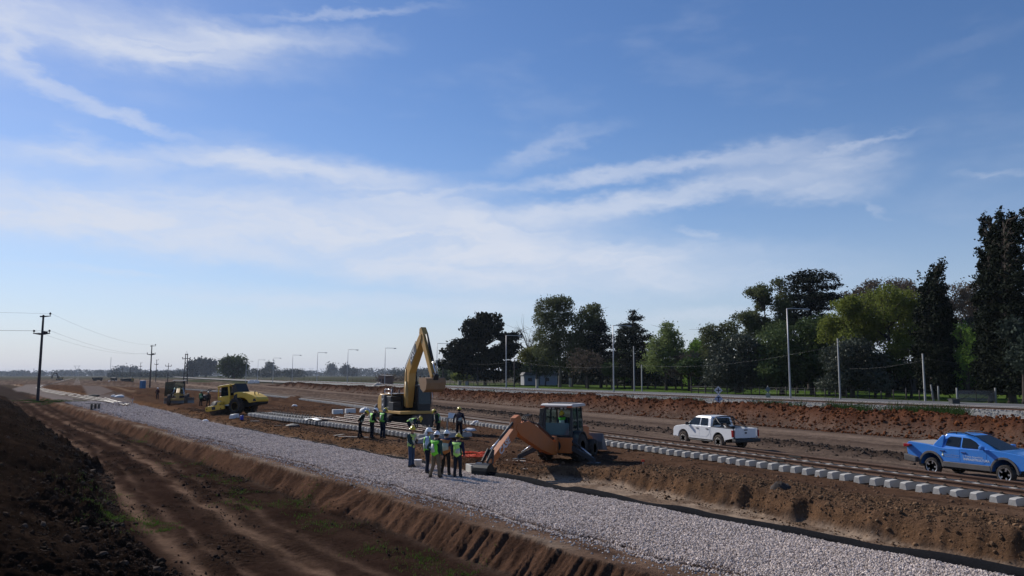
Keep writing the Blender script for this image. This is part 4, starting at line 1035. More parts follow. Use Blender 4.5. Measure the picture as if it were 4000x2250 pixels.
    B = vx(3060, 88); tree('park_tree', 'dense dark green tree directly left of the nearest street lamp', 'tree', B, 5.0, [(3055, 1530), (3050, 1450), (3045, 1380)],
         [(3010, 1330, 60, 45), (3060, 1290, 50, 40), (3020, 1390, 70, 45), (3090, 1350, 60, 50), (3000, 1440, 60, 40), (3060, 1430, 90, 50), (3030, 1480, 80, 35)], 6500, .28, leaf_mat('leaf_mid_green', (.085, .115, .045), .45, .2), 25, tr=.4)
    B = vx(3170, 92); tree('park_tree', 'very dark broad tree behind the nearest street lamp', 'tree', B, 6.0, [(3175, 1535), (3170, 1450), (3170, 1350)],
         [(3150, 1290, 80, 50), (3200, 1330, 80, 50), (3120, 1370, 70, 50), (3180, 1400, 110, 60), (3230, 1440, 80, 50), (3140, 1460, 100, 45)], 7000, .3, L_HEDGE, 26, tr=.45)
    B = vx(3300, 88); tree('willow_tree', 'yellow green willow left of the dark pointed cypress', 'tree', B, 5.0, [(3295, 1540), (3300, 1430), (3300, 1300)],
         [(3270, 1210, 50, 45), (3310, 1190, 40, 28), (3245, 1260, 45, 45), (3300, 1270, 70, 50), (3270, 1320, 55, 40), (3330, 1330, 60, 40)], 5200, .2, L_YEL, 27, tr=.35, hollow=.15, twig=3)
    B = vx(3330, 84); tree('magnolia_tree', 'glossy grey green evergreen under the yellow green willow', 'tree', B, 4.5, [(3330, 1545), (3330, 1480), (3330, 1420)],
         [(3280, 1390, 55, 45), (3350, 1370, 60, 50), (3260, 1450, 50, 50), (3340, 1450, 90, 55), (3410, 1420, 50, 50), (3300, 1500, 80, 35), (3390, 1490, 60, 40)], 6500, .26, L_MAG, 28, tr=.35)
    B = vx(3470, 90); tree('willow_tree', 'large fresh green willow with hanging foliage right of the first willow', 'tree', B, 5.5, [(3470, 1545), (3475, 1430), (3470, 1250)],
         [(3440, 1160, 60, 40), (3500, 1170, 60, 40), (3420, 1220, 60, 45), (3490, 1240, 80, 50), (3540, 1220, 50, 50), (3450, 1290, 70, 50), (3520, 1310, 70, 50), (3480, 1360, 60, 35), (3530, 1370, 45, 25)], 7500, .2, L_YEL, 29, tr=.4, hollow=.15, twig=3)
    B = vx(3655, 84); tree('cypress_tree', 'dark pointed cypress right of the willows', 'tree', B, 3.2, [(3650, 1545), (3652, 1450), (3652, 1200), (3652, 1060)],
         flame(3657, 1028, 1525, 76, 30, 61, .75) + flame(3618, 1065, 1400, 32, 14, 62, .6), 8500, .24, L_DARK, 30, tr=.35)
    B = vx(3890, 80); tree('cypress_tree', 'tallest column of dark cypress at the right edge, broader twin', 'tree', B, 3.6, [(3955, 1560), (3945, 1450), (3930, 1200), (3925, 900)],
         flame(3938, 832, 1530, 82, 38, 63, .42), 11000, .25, L_DARK, 31, tr=.4)
    B = vx(3862, 82); tree('cypress_tree', 'narrow left twin of the tallest cypress at the right edge', 'tree', B, 2.6, [(3872, 1560), (3868, 1450), (3866, 1200), (3866, 880)],
         flame(3866, 830, 1520, 48, 36, 64, .45), 8000, .25, L_DARK, 32, tr=.3)
    B = vx(3985, 74); tree('park_tree', 'grey green bush-like tree cut by the right edge of the view', 'tree', B, 2.5, [(4005, 1560), (4000, 1450), (3998, 1350)],
         [(3990, 1290, 35, 40), (4010, 1340, 45, 45), (3985, 1380, 30, 35), (4015, 1400, 50, 50)], 2600, .24, L_BLUE, 33, tr=.25)
    # the wood behind
    k = 0
    for (px, top, w, col, lab) in ((3330, 1125, 60, L_TWIG, 'brown bare crown behind the big cedar'), (3400, 1090, 70, L_TWIG, 'tall brown bare crown left of the pointed cypress'), (3500, 1085, 80, L_TWIG, 'tall brown bare crown above the second willow'),
                        (3575, 1095, 60, L_TWIG, 'brown bare crown touching the pointed cypress'), (3720, 1100, 70, L_TWIG, 'brown bare crown right of the pointed cypress'), (3800, 1095, 60, L_TWIG, 'brown bare crown left of the tallest cypress'),
                        (3780, 1250, 70, L_GREEN, 'bright green tree low between the cypresses'), (3830, 1230, 60, L_BLUE, 'bluish green tree beside the tallest cypress'), (3740, 1330, 90, L_HEDGE, 'dark tree behind the wire gate')):
        B = vx(px, 118 + 5 * (k % 3)); k += 1
        cl = [(px, top + 25, w * .6, 24), (px - w * .4, top + 60, w * .5, 30), (px + w * .4, top + 60, w * .5, 30), (px, top + 100, w, 40), (px, top + 160, w * 1.1, 45), (px, top + 230, w * 1.1, 50)]
        tree('woodland_tree', lab, 'tree', B, 4.5, [(px, 1540), (px, 1420), (px, top + 110)], cl, 3200, .22, col, 70 + k, tr=.35, twig=5, hollow=.1, group='trees of the wood behind the park')
    # hedge-like evergreens at the left end of the park
    for k, (px, v, cl, lab) in enumerate(((1765, 150, [(1765, 1450, 40, 25), (1740, 1465, 25, 20)], 'leftmost round evergreen bush at the start of the park'), (1810, 145, [(1810, 1440, 45, 30), (1790, 1455, 35, 25)], 'second round evergreen bush left of the dark cypress'), (1845, 135, [(1845, 1440, 40, 35), (1860, 1465, 35, 25)], 'evergreen bush tucked against the dark cypress'))):
        B = vx(px, v); tree('evergreen_bush', lab, 'bush', B, 5.0, [(px, 1500), (px, 1480), (px, 1460)], cl, 2400, .3, L_HEDGE, 90 + k, tr=.2)
    B = vx(1800, 100); tree('small_bush', 'small yellow green bush by the brick gate posts', 'bush', B, 1.5, [(1802, 1497), (1802, 1485), (1802, 1475)], [(1790, 1470, 22, 14), (1815, 1468, 18, 12)], 700, .2, L_YEL, 95, tr=.08)
    B = vx(1860, 108); tree('small_tree', 'pale leafless small tree in front of the evergreen bushes', 'tree', B, 2.5, [(1862, 1497), (1862, 1470), (1862, 1450)], [(1850, 1440, 25, 20), (1875, 1445, 22, 20), (1860, 1465, 25, 16)], 700, .2, L_MAG, 96, tr=.15, twig=4)
    # scattered slim trunks under the park trees
    k = 0
    where = ['right of the weathered stone pillar', 'beside the pale square pillar', 'just left of the lamp before the pointed cedar', 'just right of the lamp before the pointed cedar', 'behind the lamp before the pointed cedar', 'right of the short slim pole', 'left of the pale green budding tree', 'right of the pale green budding tree', 'left of the brown budding tree', 'just left of the crossing sign', 'right of the brown budding tree', 'under the layered dark cedar', 'beside the dark pole right of the cypress', 'left of the pale slim pole', 'just right of the nearest street lamp', 'under the second willow, left of the service pole', 'close to the dark thin fence post']
    for px, v in ((2130, 100), (2235, 96), (2390, 92), (2412, 100), (2440, 95), (2530, 98), (2560, 104), (2640, 96), (2665, 104), (2755, 92), (2700, 90), (2370, 106), (2010, 110), (3240, 90), (3115, 96), (3420, 88), (3560, 90)):
        B = vx(px, v); r2 = np.random.default_rng(500 + k); h = r2.uniform(3.0, 4.6); ppm = FPX / B.y
        top = 1465 - (B.z + h - CZ) * ppm; foot = 1465 + (CZ - B.z) * ppm
        tree('park_tree', 'slim shaded park tree ' + where[k], 'tree', B, 2.0, [(px, foot), (px + r2.uniform(-4, 4), (foot + top) / 2), (px + r2.uniform(-8, 8), top)], [(px - 15, top - 15, 40, 28), (px + 20, top - 20, 40, 26)], 900, .28, L_HEDGE, 120 + k, tr=.2, group='slim shaded trees of the park'); k += 1
    # lone trees on the far plain
    def far_tree(px, foot, cl, n, leaf, m, lab, sd, tr=.5, dr=6, nm='field_tree', tw=2, z=.3):
        q = P(px, foot, z); B = Vector((q.x, q.y, ground_h(q.x, q.y)))
        n = int(n * .55)
        tree(nm, lab, 'tree', B, dr, [(px, foot), (px, foot - 22), (px, min(c[1] for c in cl) + 20)], cl, n, leaf, m, sd, tr=tr, twig=tw)
    far_tree(912, 1484, [(880, 1420, 28, 18), (910, 1405, 30, 16), (940, 1410, 26, 18), (865, 1435, 18, 14), (925, 1440, 30, 20), (895, 1450, 30, 18), (925, 1465, 25, 16), (950, 1430, 16, 16)], 3600, .6, leaf_mat('leaf_field', (.05, .07, .028), .4, .3), 'rounded green tree right of the dark twin beyond the roller', 150, 1.1, 9, tw=4)
    far_tree(802, 1473, [(790, 1412, 26, 10), (815, 1420, 26, 12), (775, 1425, 18, 12), (800, 1432, 35, 14), (830, 1440, 16, 8), (785, 1450, 16, 12), (810, 1458, 12, 10)], 3200, .8, L_FAR, 'dark umbrella-shaped tree far beyond the yellow roller', 151, 1.4, 12)
    far_tree(752, 1474, [(748, 1420, 10, 8), (755, 1437, 13, 10), (752, 1455, 16, 14)], 1200, .7, L_FAR, 'slim tree left of the umbrella-shaped tree', 152, .7, 6)
    for k, (px, foot, w, h, lab) in enumerate(((1055, 1472, 20, 20, 'domed dark tree rising from the far hedge'), (1295, 1470, 18, 18, 'layered dark tree alone on the far field'), (1350, 1471, 16, 16, 'second dark tree on the far field, right of the layered one'), (1378, 1471, 15, 10, 'low dark tree right of the far pair'), (478, 1469, 18, 14, 'dark tree among the far pylons'), (525, 1470, 16, 12, 'far low tree left of the blue toilet'), (448, 1471, 9, 9, 'small dark tree beyond the far excavator yard'))):
        far_tree(px, foot, [(px, foot - h * 2.1, w * .7, h * .5), (px - w * .4, foot - h * 1.5, w * .7, h * .5), (px + w * .4, foot - h * 1.5, w * .7, h * .5), (px, foot - h * .8, w * .6, h * .5)], 900, 1.6, L_FAR, lab, 160 + k, 1.4, 14, z=0)
build_trees()

def build_far_woods():
    rg = np.random.default_rng(77)
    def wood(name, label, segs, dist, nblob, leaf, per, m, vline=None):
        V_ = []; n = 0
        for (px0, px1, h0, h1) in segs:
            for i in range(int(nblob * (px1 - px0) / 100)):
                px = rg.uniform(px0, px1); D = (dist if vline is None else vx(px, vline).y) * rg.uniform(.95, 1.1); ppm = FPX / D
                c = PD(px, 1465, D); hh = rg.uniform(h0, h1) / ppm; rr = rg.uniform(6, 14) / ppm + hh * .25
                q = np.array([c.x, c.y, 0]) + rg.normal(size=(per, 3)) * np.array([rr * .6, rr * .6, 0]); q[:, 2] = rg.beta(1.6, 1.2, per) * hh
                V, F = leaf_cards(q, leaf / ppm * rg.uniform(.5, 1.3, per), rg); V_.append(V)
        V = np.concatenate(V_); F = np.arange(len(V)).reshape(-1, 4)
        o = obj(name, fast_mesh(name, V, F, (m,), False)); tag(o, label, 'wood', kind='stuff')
    wood('distant_wood', 'hazy line of distant trees along the left horizon', [(60, 330, 10, 26), (330, 700, 14, 26), (700, 980, 18, 30), (980, 1300, 10, 24), (1300, 1760, 12, 32), (-500, 60, 8, 22)], 2900, 34, 3.6, 36, L_FAR)
    wood('far_shelterbelt', 'long dark shelter belt of trees beyond the field', [(960, 1185, 22, 36), (560, 760, 14, 26), (430, 560, 10, 22), (1540, 1700, 20, 40)], 1350, 44, 3.0, 44, L_FAR)
    wood('field_scrub', 'low brown scrub behind the brick hut', [(1480, 1620, 10, 38)], 420, 40, 3.0, 40, L_TWIG)
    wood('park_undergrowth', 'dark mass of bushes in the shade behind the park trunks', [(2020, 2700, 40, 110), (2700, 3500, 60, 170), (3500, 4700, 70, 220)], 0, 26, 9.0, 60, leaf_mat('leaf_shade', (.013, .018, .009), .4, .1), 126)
build_far_woods()
# ---------------------------------------------------------------- road, lamps, poles, signs, huts
def build_road():
    us = np.concatenate([np.arange(4, 300, 6), np.geomspace(300, 3000, 26)]); rows = []
    for u in us:
        row = []
        for v in (70.6, 71.0, 74.7, 78.5, 78.9):
            x, y = frT(u, v); row.append((x, y, (1.185 + (.03 if 70.8 < v < 78.6 else -.1)) * (1 - .0 * u) - .9 * (1 - sst(700, 300, u)) + (.05 if abs(v - 74.7) < .1 else 0)))
        rows.append(row)
    b = MB(); b.loft(rows, False, False, False); o = b.build('road', mat('asphalt', (.105, .105, .11), .9, var=.2, vscale=.6, bump=.3, bscale=20, spec=.2)); tag(o, kind='structure')
build_road()
M_GALV = mat('galvanised_pole', (.50, .49, .50), .5, .4, var=.15, vscale=2, dirt=(.28, .22, .2), dirt_amt=.4)
M_POLE = mat('tarred_wood_pole', (.035, .026, .03), .8, var=.3, vscale=3)
M_POLEC = mat('concrete_pole', (.34, .33, .31), .9, var=.2, vscale=2)
M_WIRE = mat('wire', (.10, .10, .10), .5, .5)
M_INS = mat('insulator_brown', (.05, .03, .03), .3)
def build_lamps():
    H = 11.0; t = empty('street_lamp')
    b = MB(); b.tube([(0, 0, -.3), (0, 0, .6), (0, 0, 5.5), (0, 0, H)], [.13, .12, .095, .06], 10); b.build('pole', M_GALV, t)
    b = MB(); b.tube([(0, 0, H - .05), (.5, 0, H + .02), (2.5, 0, H - .02)], [.07, .065, .06], 6); b.build('arm', M_GALV, t)
    b = MB(); b.loft([[(2.3, -.06, H - .06), (2.3, .06, H - .06), (2.3, .06, H + .03), (2.3, -.06, H + .03)], [(2.6, -.16, H - .14), (2.6, .16, H - .14), (2.6, .13, H + .05), (2.6, -.13, H + .05)], [(3.15, -.15, H - .16), (3.15, .15, H - .16), (3.15, .1, H + .03), (3.15, -.1, H + .03)], [(3.3, -.08, H - .1), (3.3, .08, H - .1), (3.3, .06, H), (3.3, -.06, H)]]); hd = b.build('lamp_head', mat('lamp_grey', (.38, .38, .4), .5, .2), t, .015)
    b = MB(); b.ell((2.9, 0, H - .15), (.24, .11, .09), 10, 6); b.build('lens', mat('lamp_lens', (.6, .62, .62), .15), hd)
    b = MB(); b.box((0, 0, .03), (.5, .5, .1)); b.build('base', M_CONCD, t)
    rows = [(3085, 94, 'nearest street lamp, tall grey pole in front of the dark park trees'), (2397, 124.5, 'street lamp in front of the pointed cedar'), (1977, 155.7, 'street lamp at the right edge of the broad dark cypress'), (1706, 196, 'street lamp just right of the excavator bucket'),
            (1503, 229, 'street lamp above the brick hut'), (1357, 243, 'street lamp left of the brick hut'), (1238, 273, 'street lamp over the field, third left of the brick hut'), (1141, 297, 'street lamp at the right end of the shelter belt'), (1066, 337, 'street lamp by the domed far tree'), (1006, 367, 'street lamp above the white bulk bags'), (960, 398, 'farthest street lamp, beside the rounded green tree')]
    for i, (px, D, lab) in enumerate(rows):
        q = PD(px, 1480, D); o = t if i == 0 else copy_tree(t)
        o.location = (q.x, q.y, ground_h(q.x, q.y)); o.rotation_euler = (0, 0, -AT - .2 + random.uniform(-.06, .06)); tag(o, lab, 'street lamp', 'street lamps along the road')
build_lamps()

def insul(b, x, z, y=0, k=1.0):
    b.lathe([(.03 * k, 0), (.03 * k, .12 * k), (.11 * k, .14 * k), (.09 * k, .2 * k), (.13 * k, .22 * k), (.06 * k, .34 * k), (.02 * k, .38 * k)], 'z', 10, None, (x, y, z))
def build_poles():
    def cross_pole(H, k=1.0):
        t = empty('utility_pole')
        b = MB(); b.tube([(0, 0, -1), (0, 0, 0), (0, 0, H * .6), (0, 0, H)], [.25 * k, .24 * k, .2 * k, .15 * k], 10); b.build('pole', M_POLE, t)
        b = MB(); b.prism([(-1.45, -.02), (-.25, -.22), (.25, -.22), (1.45, -.02), (1.45, .1), (.3, .1), (-.3, .1), (-1.45, .1)], -.09, .09, Matrix.Translation((0, -.15, H - 3.05))); a = b.build('cross_arm', M_POLE, t, .01)
        for x in (-1.35, 1.35): c = MB(); insul(c, x, H - 2.95, -.15, 1.5); c.build('insulator', M_INS, a)
        b = MB(); b.prism([(-.45, -.12), (.2, -.12), (1.4, .0), (1.4, .1), (-.45, .1)], -.09, .09, Matrix.Translation((0, -.15, H - .25))); a = b.build('top_arm', M_POLE, t, .01)
        c = MB(); insul(c, 1.3, H - .15, -.15, 1.5); c.build('insulator', M_INS, a)
        b = MB(); b.box((.5, -.15, H - 2.8), (.3, .25, .3)); b.box((.85, -.15, H - 2.82), (.3, .25, .26)); b.build('fitting', M_POLE, t, .03)
        return t
    t = cross_pole(14.0)
    rows = [(152, 125, 'tall dark utility pole standing beside the service road at the left', 14), (586, 254, 'tall dark utility pole on the heap right of the blue toilet', 14), (608, 494, 'dark pole just right of the pole on the heap', 14), (546, 610, 'dark pole above the blue toilet', 14), (506, 735, 'dark pole left of the blue toilet, third in the receding line', 14), (476, 860, 'dark pole among the far trees, fourth in the receding line', 14), (453, 1000, 'far dark pole, fifth in the receding line', 14), (436, 1150, 'far dark pole beside the mast', 14), (418, 1350, 'faint far pole left of the mast', 14)]
    for i, (px, D, lab, h) in enumerate(rows):
        q = PD(px, 1490, D); o = t if i == 0 else copy_tree(t)
        z = ground_h(q.x, q.y); o.location = (q.x, q.y, z); o.rotation_euler = (0, 0, random.uniform(-.25, .1)); tag(o, lab, 'utility pole', 'poles along the left of the works')
    # pole with three insulators on one arm
    t = empty('utility_pole'); b = MB(); b.tube([(0, 0, -1), (0, 0, 0), (0, 0, 10)], [.25, .24, .17], 8); b.build('pole', M_POLE, t)
    b = MB(); b.box((0, 0, 9.1), (3.4, .2, .3)); a = b.build('cross_arm', M_POLE, t, .02)
    for x in (-1.6, 0, 1.6): c = MB(); insul(c, x, 9.2 + (.8 if x == 0 else 0), 0, 2.0); c.build('insulator', M_INS, a)
    q = PD(655, 1490, 428); t.location = (q.x, q.y, ground_h(q.x, q.y)); tag(t, 'short pole with three insulators on one cross arm', 'utility pole')
    # two-legged pole
    t = empty('double_pole'); H = 14.5
    for s in (-1, 1): b = MB(); b.tube([(s * 1.0, 0, -1), (s * .95, 0, 0), (s * .45, 0, H)], [.28, .27, .2], 8); b.build('pole', M_POLE, t)
    for z in (2.6, 7.3, H - .3): b = MB(); w = .95 - .5 * z / H; b.box((0, 0, z), (w * 2 + .5, .3, .35)); b.build('brace', M_POLE, t, .02)
    b = MB(); b.prism([(-1.9, -.25), (-.6, -.05), (.6, -.05), (1.9, -.25), (1.9, .05), (.6, .25), (-.6, .25), (-1.9, .05)], -.15, .15, Matrix.Translation((0, 0, H - 2.4))); a = b.build('cross_arm', M_POLE, t)
    for x in (-1.85, 1.85): c = MB(); insul(c, x, H - 2.4, 0, 2.2); c.build('insulator', M_INS, a)
    c = MB(); c.tube([(-.35, 0, H), (0, 0, H + 1.4), (.35, 0, H)], .05, 5); c.build('peak', M_POLE, t)
    q = PD(724, 1490, 375); t.location = (q.x, q.y, ground_h(q.x, q.y)); tag(t, 'two-legged dark pole with cross braces behind the grader', 'utility pole')
    # slim poles along the park
    for i, (px, foot, top, m, lab) in enumerate(((3283, 1562, 1325, M_POLEC, 'pale slim pole right of the nearest street lamp'), (3615, 1570, 1385, M_POLEC, 'grey service pole in front of the pointed cypress'), (2478, 1531, 1355, M_POLEC, 'slim pole in front of the pointed cedar'), (2508, 1530, 1425, M_POLEC, 'short slim pole right of the pointed cedar'),
                          (1730, 1501, 1390, M_POLE, 'dark pole at the left end of the park'), (1824, 1504, 1396, M_POLE, 'dark pole in front of the round evergreen bushes'), (1865, 1506, 1432, M_POLE, 'short dark pole left of the broad cypress trunk'), (2009, 1514, 1400, M_POLE, 'dark pole right of the broad cypress'))):
        D = (CZ - 1.1) / (foot - 1465) * FPX; q = PD(px, foot, D); h = (foot - top) / FPX * D
        t = empty('service_pole', (q.x, q.y, ground_h(q.x, q.y)), 0, lab, 'pole', 'slim poles along the park')
        b = MB(); b.tube([(0, 0, -.5), (0, 0, 0), (0, 0, h)], [.13, .12, .085], 8); b.build('pole', m, t)
        b = MB(); b.tube([(-.12, 0, h - .6), (.3, -.05, h - .55), (.32, -.05, h - .4)], .03, 5); c = b.build('bracket', M_CLIP, t)
    # wires
    def wire(a, b_, sag, lab, r=.008):
        m = (a + b_) / 2; pts = [a.lerp(b_, k / 10) - Vector((0, 0, sag * 4 * (k / 10) * (1 - k / 10))) for k in range(11)]
        w = MB(); w.tube(pts, r, 4); o = w.build('power_line', M_WIRE); tag(o, lab, 'wire', 'overhead wires')
    def top(px, py, D): return PD(px, py, D)
    D = lambda foot: (CZ - 1.1) / (foot - 1465) * FPX
    wire(top(2009, 1408, D(1514)), top(2478, 1425, D(1531)), 1.0, 'overhead wire sagging in front of the eucalyptus trees')
    wire(top(2478, 1425, D(1531)), top(3283, 1345, D(1562)), 1.2, 'overhead wire from the cedar pole to the pale slim pole')
    wire(top(3283, 1345, D(1562)), top(4200, 1365, D(1562)), .6, 'high overhead wire crossing the pointed cypress')
    wire(top(3615, 1402, D(1570)), top(4100, 1442, D(1572)), .2, 'overhead wire running right from the grey service pole')
    wire(top(3615, 1404, D(1570)), top(3320, 1440, D(1562) * 1.05), .3, 'overhead wire running left from the grey service pole')
    wire(top(1730, 1400, D(1501)), top(2009, 1412, D(1514)), 1.2, 'overhead wire across the broad dark cypress')
    a0 = PD(152, 1300, 125)
    for k, (dx, dz, lab) in enumerate(((-1.35, 11.4, 'power line from the left cross arm of the tall pole'), (1.35, 11.4, 'power line from the right cross arm of the tall pole'), (1.3, 14.2, 'topmost power line from the tall pole'))):
        p0 = PD(152, 1490, 125); p0.z = ground_h(p0.x, p0.y) + dz; p0.x += dx
        p1 = PD(586, 1490, 254); p1.z = ground_h(p1.x, p1.y) + dz; p1.x += dx
        wire(p0, p1, 1.5, lab.replace('from', 'running away from'), .012); p2 = Vector((-160, 40, 12 + .2 * k + (2.6 if k == 2 else 0))); wire(p0, p2, 1.2, lab.replace('from', 'coming in to'), .012)
build_poles()

def build_far_masts():
    M_LAT = mat('lattice_steel', (.22, .23, .25), .6, .4)
    t = empty('pylon'); H = 32
    for sx in (-1, 1):
        for sy in (-1, 1): b = MB(); b.bar((sx * 4, sy * 4, 0), (sx * 1.4, sy * 1.2, H * .62), .5, .5); b.bar((sx * 1.4, sy * 1.2, H * .62), (sx * 7, 0, H), .5, .5); b.build('leg', M_LAT, t)
    b = MB()
    for z in (5, 11, 16, 20): 
        w = 4 - 2.6 * z / (H * .62); b.bar((-w, -w, z), (w, -w, z + 3), .25, .25); b.bar((w, -w, z), (-w, -w, z + 3), .25, .25); b.bar((-w, w, z), (w, w, z + 3), .25, .25)
    b.build('bracing', M_LAT, t)
    b = MB(); b.bar((-11, 0, H), (11, 0, H), .5, .7); b.bar((-7, 0, H), (-8, 0, H + 3), .3, .3); b.bar((7, 0, H), (8, 0, H + 3), .3, .3); b.build('cross_beam', M_LAT, t)
    for i, (px, D, lab) in enumerate(((299, 2400, 'faint lattice pylon left on the horizon'), (447, 2500, 'left of two faint pylons beside the mast'), (466, 2450, 'right of two faint pylons beside the mast'), (1174, 3300, 'faint pylon right of the shelter belt'), (1215, 3200, 'middle faint pylon over the far field'), (1257, 3400, 'faint pylon left of the layered far tree'))):
        o = t if i == 0 else copy_tree(t); q = PD(px, 1465, D); o.location = (q.x, q.y, -.2); tag(o, lab, 'pylon', 'pylons on the horizon')
    for i, (px, D, h, lab) in enumerate(((430, 1900, 48, 'thin tall radio mast on the left horizon'), (131, 1500, 17, 'short lattice mast beside the far earth heap'))):
        m = empty('radio_mast', (PD(px, 1465, D).x, D, -.2), 0, lab, 'mast')
        for k in range(3): b = MB(); a = k * 2.094; b.bar((.6 * math.cos(a), .6 * math.sin(a), 0), (.5 * math.cos(a), .5 * math.sin(a), h), .22, .22); b.build('leg', M_LAT, m)
        b = MB(); [b.bar((-.6, 0, z), (.6, 0, z + 1.5), .12, .12) for z in range(1, int(h) - 2, 3)]; b.build('bracing', M_LAT, m)
build_far_masts()

def build_buildings():
    # brick hut by the road
    D = 233; q = PD(1507, 1495, D); t = empty('brick_hut', (q.x, q.y, ground_h(q.x, q.y) - .1), math.radians(-36), 'small brick hut with mono-pitch roof beside the road', 'hut')
    mb = mat('hut_brick', (.26, .15, .11), .9, var=.3, vscale=4, bump=.3); md = mat('hut_dark_brick', (.10, .055, .045), .9, var=.3, vscale=4)
    b = MB()
    b.box((0, 0, 1.4), (3.2, 3.2, 2.8)); w = b.build('wall', mb, t)
    b = MB(); b.box((0, 0, 2.95), (3.7, 3.7, .16), None, (1, 1), rotm('Y', .09)); b.build('roof', mat('hut_roof', (.09, .075, .07), .8), t, .02)
    b = MB(); b.box((.4, -1.62, 1.0), (.85, .06, 2.0)); b.build('door', md, t, .01)
    b = MB(); b.box((-.8, -1.62, 1.6), (.6, .06, .7)); b.build('window', mat('hut_window', (.03, .03, .035), .2), t, .01)
    b = MB(); b.box((1.15, -1.625, 1.75), (.3, .03, .5)); b.build('notice', mat('notice_pale', (.5, .45, .42), .6), t)
    # low white house among the trees
    q = PD(2105, 1500, 232); t = empty('white_house', (q.x, q.y, ground_h(q.x, q.y)), math.radians(8), 'low pale house half hidden behind the park trees', 'house'); t.scale = (1.35, 1.35, 1.25)
    mw = mat('house_wall', (.26, .27, .30), .85, var=.15, vscale=2)
    b = MB(); b.box((0, 0, 1.15), (7.4, 5, 2.3)); b.build('wall', mw, t)
    b = MB(); b.prism([(-3.9, 2.3), (3.9, 2.3), (3.4, 3.0), (-3.4, 3.0)], -2.8, 2.8); b.build('roof', mat('house_roof', (.09, .085, .085), .8), t)
    b = MB(); b.box((-.7, -2.52, 1.0), (.9, .08, 2.0)); b.build('door', mat('door_dark', (.04, .04, .045), .6), t, .01)
    for x in (-2.4, 1.4): 
        b = MB(); b.box((x, -2.52, 1.3), (1.1, .07, 1.0)); wd = b.build('window', mat('window_frame_grey', (.3, .3, .31), .6), t, .01); b = MB(); b.box((x, -2.56, 1.3), (.9, .03, .8)); b.build('pane', mat('dark_pane', (.02, .022, .03), .1), wd)
    b = MB(); b.box((2.3, 1.0, 2.9), (3.4, 3.0, 1.3)); b.build('upper_wall', mat('house_cream', (.5, .48, .42), .85, var=.15), t)
    # wire gate with two posts
    D = 80.5; q = PD(3815, 1572, D); t = empty('farm_gate', (q.x, q.y, ground_h(q.x, q.y)), math.radians(-4), 'wide wire mesh gate with cross bracing between two posts', 'gate')
    mp = mat('gate_post_grey', (.24, .24, .23), .9, var=.2); mf = mat('gate_frame_rust', (.05, .035, .03), .7)
    for x in (-1.9, 1.9): b = MB(); b.tube([(x, 0, -.3), (x + (.06 if x > 0 else 0), 0, 1.55)], [.11, .1], 8); b.build('post', mp, t)
    b = MB()
    for z in (.15, 1.3): b.bar((-1.8, 0, z), (1.8, 0, z), .05, .05)
    for x in (-1.8, 0, 1.8): b.bar((x, 0, .15), (x, 0, 1.3), .05, .05)
    b.build('frame', mf, t)
    for x in (-.9, .9):
        b = MB(); b.bar((x - .9, -.03, .15), (x + .9, -.03, 1.3), .03, .03); b.bar((x - .9, .03, 1.3), (x + .9, .03, .15), .03, .03); b.build('brace', mf, t)
    m = bpy.data.materials.new('wire_mesh'); m.use_nodes = True; N = m.node_tree.nodes; N['Principled BSDF'].inputs['Base Color'].default_value = (.15, .14, .145, 1); tr = N.new('ShaderNodeBsdfTransparent'); mx = N.new('ShaderNodeMixShader'); mx.inputs[0].default_value = .5
    m.node_tree.links.new(N['Principled BSDF'].outputs[0], mx.inputs[1]); m.node_tree.links.new(tr.outputs[0], mx.inputs[2]); m.node_tree.links.new(mx.outputs[0], N['Material Output'].inputs[0])
    b = MB(); b.box((0, 0, .72), (3.55, .012, 1.1)); b.build('mesh_panel', m, t)
    # culvert head, pillars, posts
    q = PD(3728, 1578, 77); b = MB(); b.box((0, 0, .2), (.75, .7, .5)); b.box((0, 0, .48), (.85, .8, .08)); o = b.build('culvert_head', mat('culvert_dark', (.05, .052, .05), .9), None, .02); o.location = (q.x, q.y, ground_h(q.x, q.y)); tag(o, 'dark concrete culvert head on the verge left of the wire gate', 'culvert')
    for i, (px, foot, top, w, lab) in enumerate(((2098, 1515, 1482, .55, 'weathered pale stone pillar in front of the low house'), (2228, 1509, 1478, .6, 'pale square pillar right of the low house'), (1795, 1503, 1488, .9, 'left of the pair of brick gate posts'), (1824, 1505, 1490, .9, 'right of the pair of brick gate posts'))):
        Dp = 2.95 / (foot - 1465) * FPX; q = PD(px, foot, Dp); h = (foot - top) / FPX * Dp
        t = empty('gate_pillar', (q.x, q.y, ground_h(q.x, q.y)), .2, lab, 'pillar'); b = MB(); b.box((0, 0, h / 2 - .1), (w, w, h + .2)); b.build('shaft', mat('pillar_stone', (.38, .34, .30), .9, var=.25, vscale=3), t, .02); b = MB(); b.box((0, 0, h + .03), (w + .12, w + .12, .1)); b.build('cap', MATS['pillar_stone'], t, .02)
    for i, (px, foot, top, lean, lab) in enumerate(((3648, 1570, 1505, -.12, 'leaning grey fence post right of the grey service pole'), (3668, 1568, 1507, 0, 'thick grey fence post between the service pole and the gate'), (3541, 1560, 1512, 0, 'dark thin fence post left of the grey service pole'))):
        Dp = 2.95 / (foot - 1465) * FPX; q = PD(px, foot, Dp); h = (foot - top) / FPX * Dp
        b = MB(); b.tube([(0, 0, -.2), (lean * h * .5, 0, h * .5), (lean * h, 0, h)], [.11, .1, .08], 8); o = b.build('fence_post', MATS['gate_post_grey'] if i < 2 else M_POLE); o.location = (q.x, q.y, ground_h(q.x, q.y)); tag(o, lab, 'post')
